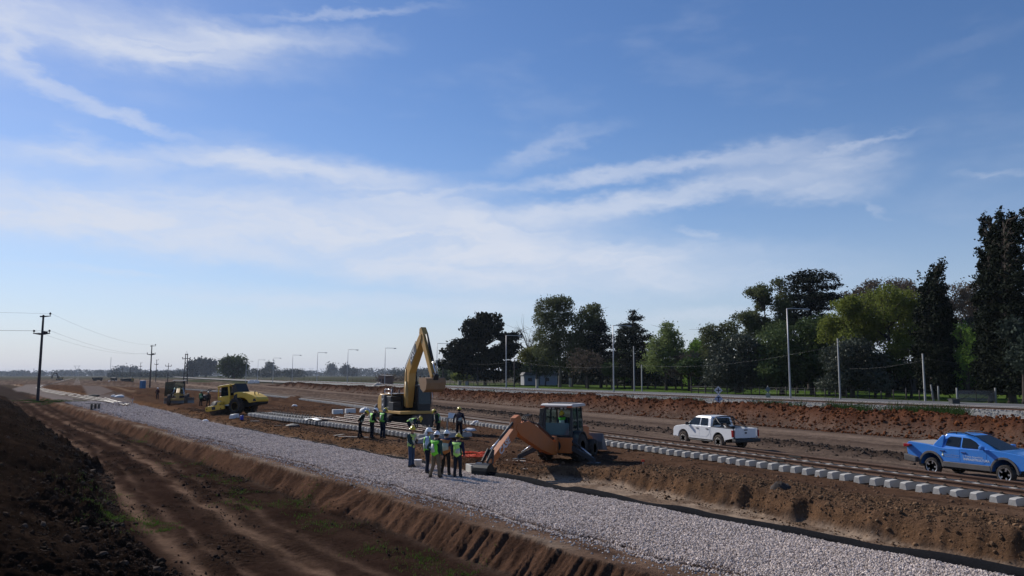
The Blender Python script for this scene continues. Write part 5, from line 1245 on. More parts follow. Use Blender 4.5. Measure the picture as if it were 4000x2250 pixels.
    # post and wire fences
    def fence(p0, p1, n, h, lab):
        t = empty('wire_fence', p0, 0, lab, 'fence'); d = p1 - p0
        pm = MB(); pm.tube([(0, 0, -.2), (0, 0, h)], [.07, .06], 6); po = pm.build('post', M_POLE); me = po.data; bpy.data.objects.remove(po)
        for k in range(n):
            o = obj('post', me, t); q = p0 + d * (k / (n - 1)); o.location = (q.x - p0.x, q.y - p0.y, ground_h(q.x, q.y) - p0.z); o.scale = (1, 1, random.uniform(.8, 1.15))
        for z in (.45, .85, 1.15): b = MB(); b.tube([(0, 0, z), (d.x, d.y, d.z + z)], .012, 4); b.build('wire', M_WIRE, t)
    fence(vx(1725, 84), vx(2030, 84), 16, 1.3, 'wire fence with dark posts at the left end of the park')
    fence(vx(960, 88), vx(1490, 84), 60, 1.4, 'long wire fence along the edge of the far field')
    fence(vx(2700, 81), vx(3640, 81), 26, 1.2, 'wire fence in the shade along the right park edge')
build_buildings()

def build_signs():
    # railway warning boards
    q = PD(2807, 1560, 77.0); t = empty('railway_sign', (q.x, q.y, ground_h(q.x, q.y) - .1), math.radians(-12), 'double diamond railway board with a cross above a letter T', 'sign')
    mw = mat('sign_white', (.62, .62, .63), .6, var=.08); mbk = mat('sign_black', (.012, .012, .025), .6); mbl = mat('sign_bluish', (.42, .44, .56), .6, var=.08)
    b = MB(); b.tube([(0, .03, -.4), (0, .03, 2.3)], .035, 8); b.build('post', M_GALV, t)
    def dia(z, m, nm):
        b = MB(); r = .42; b.prism([(-r, z), (0, z - r), (r, z), (0, z + r)], -.015, .015, None); return b.build(nm, m, t)
    d1 = dia(2.0, mw, 'upper_board'); d2 = dia(1.17, mbl, 'lower_board')
    b = MB(); b.box((0, -.02, 2.0), (.09, .012, .46)); b.box((0, -.0205, 2.0), (.46, .013, .09)); b.build('cross_mark', mbk, d1)
    b = MB(); b.box((0, -.02, 1.14), (.09, .012, .42)); b.box((0, -.0205, 1.32), (.4, .013, .09)); b.build('letter_mark', mbk, d2)
    q = PD(3001, 1560, 83.5); t = empty('railway_sign', (q.x, q.y, ground_h(q.x, q.y)), math.radians(-8), 'back of a grey green square sign with a diamond above it', 'sign')
    mg = mat('sign_back', (.22, .24, .19), .7, var=.12)
    b = MB(); b.tube([(0, .03, -.3), (0, .03, 1.9)], .03, 8); b.build('post', M_GALV, t)
    b = MB(); b.box((0, 0, .85), (.46, .02, .5)); b.build('square_board', mg, t); b = MB(); b.prism([(-.3, 1.5), (0, 1.15), (.3, 1.5), (0, 1.85)], -.012, .012); b.build('diamond_board', mat('sign_back_blue', (.1, .14, .16), .7), t)
build_signs()
# ---------------------------------------------------------------- vehicles
M_TYRE = mat('tyre_rubber', (.022, .021, .02), .9, var=.3, vscale=8, bump=.3, bscale=20, spec=.2, dirt=(.16, .12, .095), dirt_amt=.45)
M_TYRED = mat('tyre_dusty', (.05, .042, .037), .95, var=.3, vscale=8, bump=.3, bscale=20, spec=.1, dirt=(.2, .15, .12), dirt_amt=.7)
M_BLK = mat('black_plastic', (.016, .016, .017), .55, var=.2)
M_DARK = mat('dark_underbody', (.014, .013, .013), .85, var=.3)
M_CHROME = mat('alloy', (.62, .62, .63), .3, .85, var=.1)
M_GLASS = glass_mat('car_glass', (.42, .48, .5), .4)
M_GLASSC = glass_mat('cab_glass', (.72, .82, .82), .72)
def arc(cx, cz, r, a0, a1, n=9): return [(cx + r * math.cos(a0 + (a1 - a0) * k / n), cz + r * math.sin(a0 + (a1 - a0) * k / n)) for k in range(n + 1)]
def wheel(parent, x, y, z, r, w, rim_r, m_tyre, m_rim, spokes=6, side=1, hub=None, name='wheel', lugs=0, flip=1):
    "axis along local y; side = +1 shows the outer face on +y"
    t = empty(name, (x, y, z)); t.parent = parent
    b = MB(); h = w / 2
    b.lathe([(rim_r, -h), (r * .93, -h), (r, -h * .6), (r, h * .6), (r * .93, h), (rim_r, h), (rim_r, -h)], 'y', 28, None, (0, 0, 0), False)
    for k in range(lugs):
        a = 2 * math.pi * k / lugs
        for s in (-1, 1): b.box((0, s * h * .48, r + .012), (.09, h * .95, .05), rotm('Y', a + (s * .5) * 2 * math.pi / lugs), (1, 1), rotm('Z', s * .5))
    b.build('tyre', m_tyre, t)
    b = MB(); o = side * h
    b.lathe([(rim_r, o * .98), (rim_r * .9, o * .98), (rim_r * .86, o * .55), (.02, o * .5)] if side < 0 else [(.02, o * .5), (rim_r * .86, o * .55), (rim_r * .9, o * .98), (rim_r, o * .98)], 'y', 24)
    rim = b.build('rim', m_rim if spokes == 0 else M_DARK, t)
    if spokes:
        b = MB()
        b.lathe([(rim_r * .99, o * .99 - .004), (rim_r * .99, o * .99 + .006), (rim_r * .86, o * .99 + .006), (rim_r * .86, o * .99 - .004), (rim_r * .99, o * .99 - .004)], 'y', 24, None, (0, 0, 0), False)
        for k in range(spokes):
            a = 2 * math.pi * k / spokes
            b.bar((.03 * math.cos(a), o * .8, .03 * math.sin(a)), (rim_r * .93 * math.cos(a), o * .92, rim_r * .93 * math.sin(a)), rim_r * .24, .03, None, (0, 1, 0))
        b.cyl((0, o * .82, 0), rim_r * .22, .03, 'y', 12); b.build('spokes', m_rim, rim)
    else:
        b = MB(); b.cyl((0, o * .62, 0), rim_r * .38, .1 * abs(w), 'y', 14); b.build('hub', hub or m_rim, rim)
    return t
def plate(pts, yf, side, th, off=0.0):
    "thin panel from (x,z) outline lying on the side surface y = side*yf(z)"
    b = MB(); n = len(pts)
    V = [(x, side * (yf(x, z) + off), z) for x, z in pts] + [(x, side * (yf(x, z) + off + th), z) for x, z in pts]
    F = [tuple(range(n)), tuple(range(2 * n - 1, n - 1, -1))] + [(i, i + n, (i + 1) % n + n, (i + 1) % n) for i in range(n)]
    b.add(V, F); return b
def quad_plate(p, th):
    "thin panel through four 3-D corners"
    p = [Vector(q) for q in p]; n = (p[1] - p[0]).cross(p[3] - p[0]).normalized() * th; b = MB()
    b.add(p + [q + n for q in p], [(3, 2, 1, 0), (4, 5, 6, 7), (0, 1, 5, 4), (1, 2, 6, 5), (2, 3, 7, 6), (3, 0, 4, 7)]); return b

def build_white_pickup():
    paint = mat('white_paint', (.80, .80, .80), .35, var=.04, vscale=2, coat=.6, dirt=(.45, .38, .32), dirt_amt=.22)
    x, y = frT(34.3, 30.3); t = empty('pickup_truck', (x, y, ground_h(x, y) + .02), RZT, 'white double cab pickup with black roll bar and dirty wheels', 'pickup truck')
    R = .39; wa = [.47, .52]
    arch_r = arc(0, .42, .5, math.pi, 0, 10); arch_f = arc(3.085, .42, .5, math.pi, 0, 10)
    W_ = .885
    # cab and bonnet
    prof = [(.62, .46), (2.55, .46)] + arch_f + [(3.62, .46), (3.96, .5), (4.02, .62), (4.03, .85), (3.97, 1.0), (3.78, 1.09), (3.3, 1.15), (2.92, 1.2), (.62, 1.2)]
    b = MB(); b.prism(prof, -W_, W_); b.build('body', paint, t, .055, 3)
    # greenhouse
    def yf(x, z): return np.interp(z, [1.1, 1.2, 1.72], [.85, .845, .69])
    b = MB(); rings = []
    for z, x0, x1 in ((1.17, .66, 2.98), (1.4, .69, 2.66), (1.66, .74, 2.27), (1.74, .80, 2.12), (1.775, .95, 1.95)):
        w = float(yf(0, min(z, 1.72))) - (.10 if z > 1.76 else .03 if z > 1.7 else 0)
        rings.append([(x0, -w, z), (x0, w, z), (x1 - .12, w, z), (x1, w - .14, z), (x1, -w + .14, z), (x1 - .12, -w, z)])
    b.loft(rings, True, True, False); b.build('cab_roof', paint, t, .03, 2)
    for s in (-1, 1):
        fw = [(1.66, 1.24), (2.68, 1.24), (2.26, 1.6), (2.12, 1.66), (1.66, 1.67)]; rw = [(.93, 1.24), (1.56, 1.24), (1.56, 1.67), (1.02, 1.66), (.95, 1.5)]
        for nm, pts in (('front_window', fw), ('rear_window', rw)): plate(pts, yf, s, .012, .004).build('side_window', M_GLASS, t)
        fd = [(1.62, .6), (2.5, .6), (2.62, .8), (2.7, 1.19), (1.62, 1.19)]; rd = [(.72, .95), (.72, 1.19), (1.6, 1.19), (1.6, .6), (1.0, .6), (.76, .8)][::-1]
        for pts, hx in ((fd, 1.78), (rd, .92)):
            d = plate(pts, lambda x, z: W_, s, .012, -.004).build('door', paint, t, .004)
            b = MB(); b.box((hx, s * (W_ + .02), 1.06), (.2, .035, .045)); b.build('handle', M_BLK, d, .01)
        b = MB(); b.box((2.58, s * (W_ + .1), 1.28), (.1, .22, .17)); b.build('mirror', M_BLK, t, .03)
        # bed side with wheel arch
        side = [(-1.2, .66), (-.55, .52)] + arch_r + [(.52, .46), (.6, .46), (.6, 1.19), (-1.2, 1.17)]
        b = MB(); b.prism(side, s * W_ - (.07 if s > 0 else 0), s * W_ + (0 if s > 0 else .07)); b.build('bed_side', paint, t, .03, 2)
        b = MB(); b.prism([(-1.2, 1.165), (.6, 1.185), (.6, 1.225), (-1.2, 1.205)], s * W_ - .08, s * W_ + .01); b.build('bed_rail', M_BLK, t, .01)
        b = MB(); b.prism([(-1.235, .72), (-1.1, .72), (-1.07, 1.1), (-1.235, 1.1)], s * .885 - .09, s * .885 + .02); b.build('tail_light', mat('tail_red', (.28, .012, .012), .25, var=.15), t, .02)
        b = MB(); b.box((.1 if False else 1.55, s * .86, .38), (2.0, .1, .07)); b.build('side_step', M_BLK, t, .02)
        b = MB(); b.box((3.98, s * .62, .9), (.12, .36, .2)); b.build('headlight', mat('headlight_clear', (.6, .62, .65), .1), t, .03)
        # roll bar hoops
        b = MB(); b.tube([(.52, s * .8, 1.2), (.5, s * .74, 1.5), (.47, s * .6, 1.74)], .032, 8); b.tube([(.48, s * .62, 1.72), (.1, s * .72, 1.45), (-.42, s * .8, 1.2)], .03, 8); b.build('roll_bar_leg', M_BLK, t)
    b = MB(); b.tube([(.47, -.62, 1.735), (.46, 0, 1.77), (.47, .62, 1.735)], .034, 8); b.tube([(.3, -.68, 1.58), (.3, .68, 1.58)], .02, 6); b.tube([(.5, -.72, 1.38), (.5, .72, 1.38)], .025, 6); b.build('roll_bar', M_BLK, t)
    b = MB(); b.box((-.3, 0, .72), (1.8, 1.62, .06)); b.box((.56, 0, .95), (.06, 1.62, .46)); b.build('bed_floor', M_BLK, t)
    b = MB(); b.prism([(-1.23, .66), (-1.17, .66), (-1.17, 1.18), (-1.23, 1.18)], -.76, .76); tg = b.build('tailgate', paint, t, .015)
    b = MB(); b.box((-1.24, 0, 1.1), (.03, .24, .05)); b.box((-1.238, 0, .94), (.03, .14, .08)); b.build('latch', M_BLK, tg, .005)
    b = MB(); b.prism([(-1.42, .44), (-1.12, .44), (-1.12, .62), (-1.42, .60)], -.9, .9); bp = b.build('rear_bumper', M_BLK, t, .03)
    b = MB(); b.box((-1.2, .0, .62), (.03, .44, .12)); b.build('number_plate', mat('plate_dark', (.05, .05, .055), .5), bp)
    b = MB(); b.prism([(3.86, .42), (4.1, .46), (4.1, .66), (3.86, .7)], -.86, .86); b.build('front_bumper', paint, t, .05)
    quad_plate([(2.97, -.66, 1.23), (2.97, .66, 1.23), (2.22, .55, 1.70), (2.22, -.55, 1.70)], .012).build('windscreen', M_GLASS, t)
    quad_plate([(.66, .64, 1.26), (.66, -.64, 1.26), (.735, -.56, 1.66), (.735, .56, 1.66)], .012).build('rear_screen', M_GLASS, t)
    b = MB(); b.box((1.6, 0, .5), (4.4, 1.3, .26)); b.build('chassis', M_DARK, t, .03)
    w = wheel(t, .12, .3, 1.02, .37, .24, .22, M_TYRED, M_CHROME, 6, 1, name='spare_wheel'); w.rotation_euler = (math.radians(25), 0, 0)
    rimm = mat('dusty_steel_rim', (.33, .30, .27), .6, .4, var=.2)
    for x_ in (0, 3.085):
        for s in (-1, 1): wheel(t, x_, s * .78, R, R, .26, .235, M_TYRED, rimm, 6, s)
build_white_pickup()

def build_blue_pickup():
    paint = mat('blue_paint', (.025, .21, .66), .3, var=.08, vscale=1.5, coat=.8, dirt=(.2, .2, .22), dirt_amt=.3)
    clad = mat('grey_cladding', (.075, .07, .068), .8, var=.2, dirt=(.17, .14, .12), dirt_amt=.5)
    x, y = frT(21.55, 30.55); t = empty('pickup_truck', (x, y, ground_h(x, y) + .02), RZT + math.pi, 'bright blue double cab pickup with white lettering on its doors', 'pickup truck'); t.scale = (1, 1, 1.06)
    R = .345; W_ = .90
    ar = arc(0, .40, .47, math.pi, 0, 10); af = arc(2.99, .40, .47, math.pi, 0, 10)
    prof = [(-1.06, .72), (-.6, .5)] + ar + [(.5, .48), (2.5, .48)] + af + [(3.5, .5), (3.78, .55), (3.84, .78), (3.8, .98), (3.6, 1.07), (3.1, 1.13), (2.55, 1.17), (1.5, 1.12), (.45, 1.10), (-.2, 1.19), (-1.0, 1.24), (-1.08, 1.15), (-1.1, .95)]
    b = MB(); b.prism(prof, -W_, W_); b.build('body', paint, t, .07, 4)
    def yf(x, z): return np.interp(z, [1.0, 1.12, 1.62], [.86, .84, .65])
    b = MB(); rings = []
    for z, x0, x1 in ((1.08, .12, 2.7), (1.3, .30, 2.28), (1.5, .47, 1.86), (1.62, .56, 1.58), (1.665, .72, 1.4)):
        w = float(yf(0, min(z, 1.62))) - (.1 if z > 1.64 else 0)
        rings.append([(x0, -w, z), (x0, w, z), (x1 - .2, w, z), (x1, w - .2, z), (x1, -w + .2, z), (x1 - .2, -w, z)])
    b.loft(rings, True, True, False); b.build('cab_roof', paint, t, .04, 3)
    for s in (-1, 1):
        rw = [(.62, 1.2), (1.22, 1.17), (1.22, 1.53), (.78, 1.54), (.68, 1.48)]; fw = [(1.30, 1.165), (2.16, 1.16), (1.85, 1.40), (1.6, 1.51), (1.30, 1.53)]
        for pts in (rw, fw): plate(pts, yf, s, .012, .006).build('side_window', M_GLASS, t)
        fd = [(1.28, .62), (2.2, .62), (2.32, .8), (2.36, 1.12), (1.28, 1.12)]; rd = [(.55, .95), (.58, .8), (.8, .62), (1.25, .62), (1.25, 1.1), (.4, 1.09)]
        for k, (pts, hx) in enumerate(((fd, 1.42), (rd, .52))):
            d = plate(pts, lambda x, z: W_, s, .010, -.004).build('door', paint, t, .004)
            b = MB(); b.box((hx, s * (W_ + .02), .99), (.2, .035, .04)); b.build('handle', mat('blue_dark', (.006, .03, .16), .4), d, .01)
            if s < 0:
                Mt = lambda x0, z0: Matrix.Translation((x0, -(W_ + .0085), z0)) @ rotm('X', math.pi / 2)
                wl = mat('white_lettering', (.55, .62, .72), .5, var=.05)
                if k == 0:
                    text_part('lettering', 'Trenes Argentinos', .095, wl, d, Mt(1.46, .86), align='LEFT'); text_part('lettering', 'INFRAESTRUCTURA', .115, wl, d, Mt(1.42, .75), align='LEFT', bold=.002)
                    b = MB(); b.box((1.395, -(W_ + .008), .81), (.012, .004, .19)); b.build('emblem_bar', wl, d)
                else:
                    text_part('lettering', 'Ministerio de Transporte', .062, mat('faint_lettering', (.25, .36, .58), .5), d, Mt(.60, .86), align='LEFT'); text_part('lettering', 'Presidencia de la Nación', .062, MATS['faint_lettering'], d, Mt(.60, .79), align='LEFT')
                    b = MB(); b.cyl((.53, -(W_ + .008), .83), .045, .006, 'y', 16); b.build('emblem', mat('emblem_pale', (.5, .52, .42), .5), d); b = MB(); b.prism([(.50, .88), (.56, .88), (.53, .95)], -(W_ + .011), -(W_ + .006)); b.build('emblem', mat('emblem_green', (.18, .3, .2), .5), d)
        # cladding
        for cx in (0, 2.99):
            prof2 = arc(cx, .40, .555, math.pi * 1.02, -.02 * math.pi, 14) + arc(cx, .40, .47, 0, math.pi, 14)
            b = MB(); b.prism(prof2, s * W_ - .03, s * W_ + .035); b.build('arch_trim', clad, t, .01)
        b = MB(); b.prism([(.5, .40), (2.5, .40), (2.46, .6), (.54, .6)], s * W_ - .04, s * W_ + .03); b.build('sill_trim', clad, t, .02)
        b = MB(); b.prism([(-1.1, .5), (-.56, .46), (-.56, .66), (-1.12, .76)], s * W_ - .2, s * W_ + .02); b.build('rear_corner', clad, t, .03)
        b = MB(); b.prism([(-1.12, 1.02), (-.84, 1.08), (-.86, 1.14), (-1.12, 1.16)], s * W_ - .18, s * W_ + .012); b.build('tail_light', MATS['tail_red'], t, .015)
        b = MB(); b.box((2.22, s * (W_ + .09), 1.22), (.14, .22, .15)); b.build('mirror', paint, t, .04)
        b = MB(); b.tube([(.5, s * .58, 1.62), (.75, s * .6, 1.72), (1.2, s * .6, 1.72), (1.75, s * .6, 1.6)], .022, 6); b.tube([(.95, s * .6, 1.72), (.95, s * .58, 1.64)], .02, 6); b.build('roof_rail', M_BLK, t)
        # sail panel behind the cab
        b = MB(); b.prism([(.0, 1.1), (.5, 1.1), (.62, 1.55), (.5, 1.58), (.15, 1.25)], s * .80 - .05, s * .80 + .05, None); b.build('sail_panel', paint, t, .03)
        b = MB(); b.box((3.76, s * .6, .95), (.14, .4, .08)); b.build('headlight', MATS['headlight_clear'], t, .02)
    b = MB(); b.prism([(-1.02, 1.235), (.2, 1.15), (.2, 1.17), (-1.02, 1.255)], -.74, .74); b.build('bed_cover', mat('bed_cover_vinyl', (.30, .27, .24), .8, var=.12), t, .01)
    b = MB(); b.prism([(-1.13, .8), (-1.08, .8), (-1.06, 1.2), (-1.11, 1.2)], -.7, .7); b.build('tailgate', paint, t, .01)
    quad_plate([(2.72, -.62, 1.15), (2.72, .62, 1.15), (1.62, .48, 1.61), (1.62, -.48, 1.61)], .012).build('windscreen', M_GLASS, t)
    quad_plate([(.2, .62, 1.2), (.2, -.62, 1.2), (.53, -.5, 1.58), (.53, .5, 1.58)], .012).build('rear_screen', M_GLASS, t)
    b = MB(); b.box((1.4, 0, .42), (4.2, 1.4, .24)); b.build('underbody', M_DARK, t, .03)
    for x_ in (0, 2.99):
        for s in (-1, 1): wheel(t, x_, s * .79, R, R, .23, .25, M_TYRE, M_CHROME, 5, s)
build_blue_pickup()

YEL = mat('machine_yellow', (.55, .33, .035), .5, var=.15, vscale=2, dirt=(.3, .2, .12), dirt_amt=.35)
def build_roller():
    ry = mat('roller_yellow', (.72, .45, .03), .45, var=.12, vscale=2, dirt=(.3, .22, .14), dirt_amt=.3)
    q = PD(953, 1600, 75.5); t = empty('road_roller', (q.x, q.y, ground_h(q.x, q.y)), 0, 'yellow single-drum road roller with closed cab', 'road roller'); t.rotation_euler = (0, math.radians(6), math.radians(154)); t.location.z += .05
    # rear body with sloping bonnet
    prof = [(-2.0, .95), (-1.2, .9), (-.9, 1.25), (0, 1.45), (.85, 1.2), (.95, 1.1), (.95, 2.0), (.55, 2.05), (-.6, 1.95), (-1.5, 1.55), (-2.15, 1.25), (-2.2, 1.05)]
    b = MB(); b.prism([(-2.15, .98), (-1.15, .96), (-.86, 1.3), (-.5, 1.5), (0, 1.57), (.5, 1.5), (.8, 1.3), (.95, 1.2), (.7, 2.1), (.2, 2.14), (-.7, 2.02), (-1.5, 1.72), (-2.05, 1.42), (-2.2, 1.2)], -.8, .8); b.build('engine_cover', ry, t, .08, 3)
    for s in (-1, 1):
        b = MB(); b.prism([(.3, 1.55), (.75, 1.6), (.75, 1.8), (.45, 1.95), (.25, 1.95)], s * .8 - .01, s * .8 + .01); b.build('side_vent', M_BLK, t)
        b = MB(); b.prism([(-2.12, 1.05), (-1.7, 1.08), (-1.75, 1.3), (-2.0, 1.3)], s * .8 - .01, s * .8 + .012); b.build('rear_grille', M_BLK, t)
    b = MB(); b.tube([(-1.5, .3, 1.55), (-1.5, .3, 1.95), (-1.6, .3, 2.1)], .05, 8); b.tube([(-1.45, -.2, 1.6), (-1.45, -.2, 1.9)], .035, 6); b.build('exhaust', M_BLK, t)
    # cab
    cabs = len(t.children)
    b = MB(); b.prism([(.95, 1.05), (2.3, 1.05), (2.6, 1.75), (2.55, 1.9), (.95, 1.9)], -.78, .78); b.build('cab_base', ry, t, .05)
    b = MB(); b.prism([(.75, 2.78), (2.5, 2.78), (2.55, 2.85), (2.45, 2.95), (.8, 3.0), (.6, 2.9)], -.82, .82); b.build('cab_roof', ry, t, .04)
    for s in (-1, 1):
        b = MB(); b.bar((2.52, s * .72, 1.85), (2.4, s * .72, 2.8), .09, .09); b.build('cab_pillar', ry, t, .01); b = MB(); b.bar((1.0, s * .74, 1.85), (1.05, s * .74, 2.82), .22, .08, None, (0, 1, 0)); b.build('cab_pillar', ry, t, .01)
        b = MB(); b.prism([(1.12, 1.9), (2.47, 1.9), (2.36, 2.78), (1.15, 2.78)], s * .75 - .006, s * .75 + .006); b.build('cab_window', glass_mat('roller_glass', (.35, .5, .45), .45), t)
    quad_plate([(2.53, -.68, 1.88), (2.53, .68, 1.88), (2.42, .68, 2.78), (2.42, -.68, 2.78)], .012).build('windscreen', MATS['roller_glass'], t)
    b = MB(); b.prism([(.15, 2.06), (.95, 2.05), (.95, 2.85), (.55, 2.98)], -.72, .72); b.build('rear_screen', M_BLK, t, .02)
    b = MB(); b.box((1.7, 0, 1.95), (.5, .5, .5)); b.box((1.45, 0, 2.3), (.14, .48, .6)); b.build('seat', M_BLK, t, .05)
    for c_ in list(t.children)[cabs:]: c_.location.x -= .32
    # hitch, drum frame, drum
    b = MB(); b.box((2.3, 0, .95), (1.5, .7, .5)); b.build('hitch', M_DARK, t, .05)
    for s in (-1, 1):
        b = MB(); b.prism([(1.95, .65), (4.15, .55), (4.4, .62), (4.42, .95), (4.1, 1.05), (2.9, 1.08), (2.75, 1.35), (2.45, 1.4), (2.3, 1.05), (1.95, 1.0)], s * 1.13 - .09, s * 1.13 + .09); fr = b.build('drum_frame', ry, t, .03); fr.location = (-.62, 0, 0)
        b = MB(); b.box((3.3, s * 1.23, .82), (.46, .02, .3)); b.build('badge', M_BLK, fr, .02)
        for xx, zz in ((2.4, 1.1), (2.35, .72), (4.2, .8)): b = MB(); b.cyl((xx, s * 1.23, zz), .07, .03, 'y', 12); b.build('bolt', M_DARK, fr)
        b = MB(); b.bar((1.2, s * .6, 1.0), (2.2, s * .95, .98), .1, .1); b.build('steering_ram', M_CHROME, t)
    b = MB(); b.box((2.42, 0, 1.22), (.3, 2.1, .3)); b.box((4.33, 0, .8), (.16, 2.2, .3)); b.build('cross_beam', ry, t, .03).location = (-.62, 0, 0)
    b = MB(); b.cyl((3.3, 0, .75), .76, 2.1, 'y', 40); b.build('drum', mat('drum_steel', (.04, .036, .034), .6, .3, var=.3, vscale=3, dirt=(.18, .13, .1), dirt_amt=.5), t).location = (-.62, 0, 0)
    b = MB(); b.prism([(2.7, 1.35), (3.0, 1.42), (3.4, 1.38), (3.75, 1.22), (3.7, 1.3), (3.35, 1.5), (2.7, 1.5)], -.8, .8); b.build('soil_on_drum', M_CONCD, t).location = (-.62, 0, 0)
    for s in (-1, 1): wheel(t, 0, s * .88, .78, .78, .58, .40, M_TYRE, ry, 0, s, ry, lugs=18)
    b = MB(); b.box((-.6, 0, .9), (2.6, .8, .5)); b.prism([(-2.4, .75), (-1.9, .7), (-1.6, 1.05), (-2.2, 1.1), (-2.5, .95)], -.75, .75); b.build('rear_frame', M_DARK, t, .04)
build_roller()

def build_excavator():
    x0, D = 1592, 56.0
    q = PD(x0, 1600, D); gz = ground_h(q.x, q.y); t = empty('excavator', (q.x, q.y, gz), 0, 'yellow tracked excavator with raised boom and folded bucket', 'excavator')
    up = math.atan2(-.866, .5); un = math.atan2(-.99, -.12)
    CY = mat('digger_yellow', (.52, .29, .06), .5, var=.15, vscale=1.6, dirt=(.28, .19, .12), dirt_amt=.35)
    # undercarriage
    Mu = rotm('Z', un)
    for s in (-1, 1):
        y0, y1 = s * 1.15 - .32, s * 1.15 + .32
        b = MB(); pr = arc(1.75, .5, .48, -math.pi / 2, math.pi / 2, 8) + arc(-1.75, .5, .48, math.pi / 2, 3 * math.pi / 2, 8); b.prism(pr, y0, y1, Mu)
        tr = b.build('crawler_track', mat('track_steel', (.045, .038, .034), .85, .2, var=.35, vscale=4, bump=.5, bscale=10, dirt=(.17, .12, .09), dirt_amt=.6), t)
        b = MB()
        L = 3.5; n = 22
        for k in range(n):
            for top in (0, 1): b.box((-1.75 + 3.5 * (k + .5) / n, s * 1.15, .02 if not top else .985), (.1, .62, .05), Mu)
        b.build('grouser', MATS['track_steel'], tr)
        b = MB(); [b.cyl((xx, s * 1.15, .3), .14, .5, 'y', 12, Mu) for xx in (-1.1, -.4, .4, 1.1)]; b.cyl((1.75, s * 1.15, .5), .36, .66, 'y', 16, Mu); b.cyl((-1.75, s * 1.15, .5), .36, .66, 'y', 16, Mu); b.build('roller_set', M_DARK, tr)
    b = MB(); b.box((0, 0, .62), (2.2, 1.7, .5), Mu); b.cyl((0, 0, .95), .75, .25, 'z', 24); b.build('car_body', M_DARK, t, .04)
    Mh = rotm('Z', up)
    # house
    b = MB(); b.box((-.4, 0, 1.15), (4.3, 2.5, .2), Mh); b.build('deck', CY, t, .03)
    prof = [(-2.75, 1.22), (-1.7, 1.22), (-1.7, 2.35), (-2.3, 2.4), (-2.6, 2.25), (-2.78, 1.9)]
    b = MB(); b.prism(prof, -1.27, 1.27, Mh); cw = b.build('counterweight', CY, t, .09, 3)
    grey = mat('machine_grey', (.10, .10, .11), .55, var=.12)
    b = MB(); b.box((-1.62, -1.16, 1.79), (.6, .26, 1.1), Mh); pnl = b.build('side_panel', grey, t, .03)
    b = MB(); b.box((-.95, -.6, 1.75), (1.3, 1.15, 1.0), Mh); b.box((-1.0, .3, 1.75), (1.6, 1.3, 1.05), Mh); b.build('engine_house', M_BLK, t, .04)
    b = MB(); b.box((-.1, -.95, 1.55), (.9, .6, .6), Mh); b.box((-.75, -1.0, 1.35), (1.2, .45, .25), Mh); b.build('tool_box', M_BLK, t, .03)
    b = MB(); b.box((-1.0, .2, 2.42), (1.7, 2.0, .06), Mh); b.tube([(-1.3, -.7, 2.3), (-1.3, -.7, 2.85)], .09, 10, Mh); b.tube([(-.9, -.3, 2.3), (-.9, -.3, 2.7)], .06, 10, Mh); b.build('engine_hood', grey, t, .02)
    b = MB()
    for p0, p1 in (((-1.7, -1.1, 2.45), (-.3, -1.1, 2.45)), ((-1.7, -1.1, 2.75), (-.4, -1.1, 2.72)), ((-1.7, -1.1, 2.2), (-1.7, -1.1, 2.75)), ((-.35, -1.1, 2.0), (-.4, -1.1, 2.72))): b.tube([p0, p1], .025, 6, Mh)
    b.build('hand_rail', M_CHROME, t)
    wl = mat('decal_white', (.75, .74, .72), .5, var=.05)
    def T_(x_, y_, z_): return Mh @ Matrix.Translation((x_, y_, z_)) @ rotm('X', math.pi / 2)
    b = MB(); b.box((-1.62, -1.295, 2.0), (.36, .012, .28), Mh); pl = b.build('badge', M_BLK, pnl); text_part('lettering', 'CAT', .2, wl, pl, T_(-1.62, -1.304, 2.0), bold=.006)
    b = MB(); b.box((-1.62, -1.295, 1.62), (.26, .012, .14), Mh); b.build('badge', mat('decal_grey', (.55, .55, .55), .5), pnl)
    # cab
    b = MB(); b.box((.5, .75, 1.5), (1.6, 1.0, .55), Mh); b.build('cab_base', M_BLK, t, .04)
    b = MB()
    for xx, yy in ((-.25, .28), (-.25, 1.24), (1.28, .28), (1.28, 1.24)): b.bar((xx, yy, 1.7), (xx - (.12 if xx > 0 else 0), yy, 3.0), .09, .09, Mh)
    b.box((.5, .76, 1.78), (1.62, 1.02, .08), Mh); b.build('cab_frame', M_BLK, t, .01)
    b = MB(); b.box((.45, .76, 3.03), (1.6, 1.05, .12), Mh); b.build('cab_roof', mat('cab_roof_grey', (.16, .16, .16), .5), t, .04)
    gl = glass_mat('digger_glass', (.25, .33, .42), .25)
    for p in ([(1.31, .32, 1.72), (1.31, 1.2, 1.72), (1.2, 1.2, 2.97), (1.2, .32, 2.97)], [(-.2, .27, 1.75), (1.24, .27, 1.75), (1.14, .27, 2.95), (-.2, .27, 2.95)], [(1.24, 1.26, 1.75), (-.2, 1.26, 1.75), (-.2, 1.26, 2.95), (1.14, 1.26, 2.95)], [(-.28, 1.2, 1.75), (-.28, .32, 1.75), (-.28, .32, 2.95), (-.28, 1.2, 2.95)]):
        quad_plate([Mh @ Vector(v) for v in p], .01).build('cab_window', gl, t)
    b = MB(); b.box((.2, .76, 2.0), (.5, .55, .4), Mh); b.box((-.05, .76, 2.4), (.14, .5, .6), Mh); b.build('seat', M_BLK, t, .05)
    b = MB(); b.tube([(1.3, 1.3, 1.5), (1.42, 1.32, 2.2), (1.3, 1.3, 2.7)], .02, 6, Mh); b.build('grab_rail', M_CHROME, t)
    # boom
    bp = [(.05, 1.55), (.5, 1.45), (.85, 2.9), (1.0, 3.9), (2.0, 5.1), (3.0, 6.3), (2.95, 6.6), (2.62, 6.55), (1.5, 5.5), (.45, 4.5), (.15, 4.0), (0, 2.8)]
    b = MB(); b.prism(bp, -.32, .2, Mh); bo = b.build('boom', CY, t, .03)
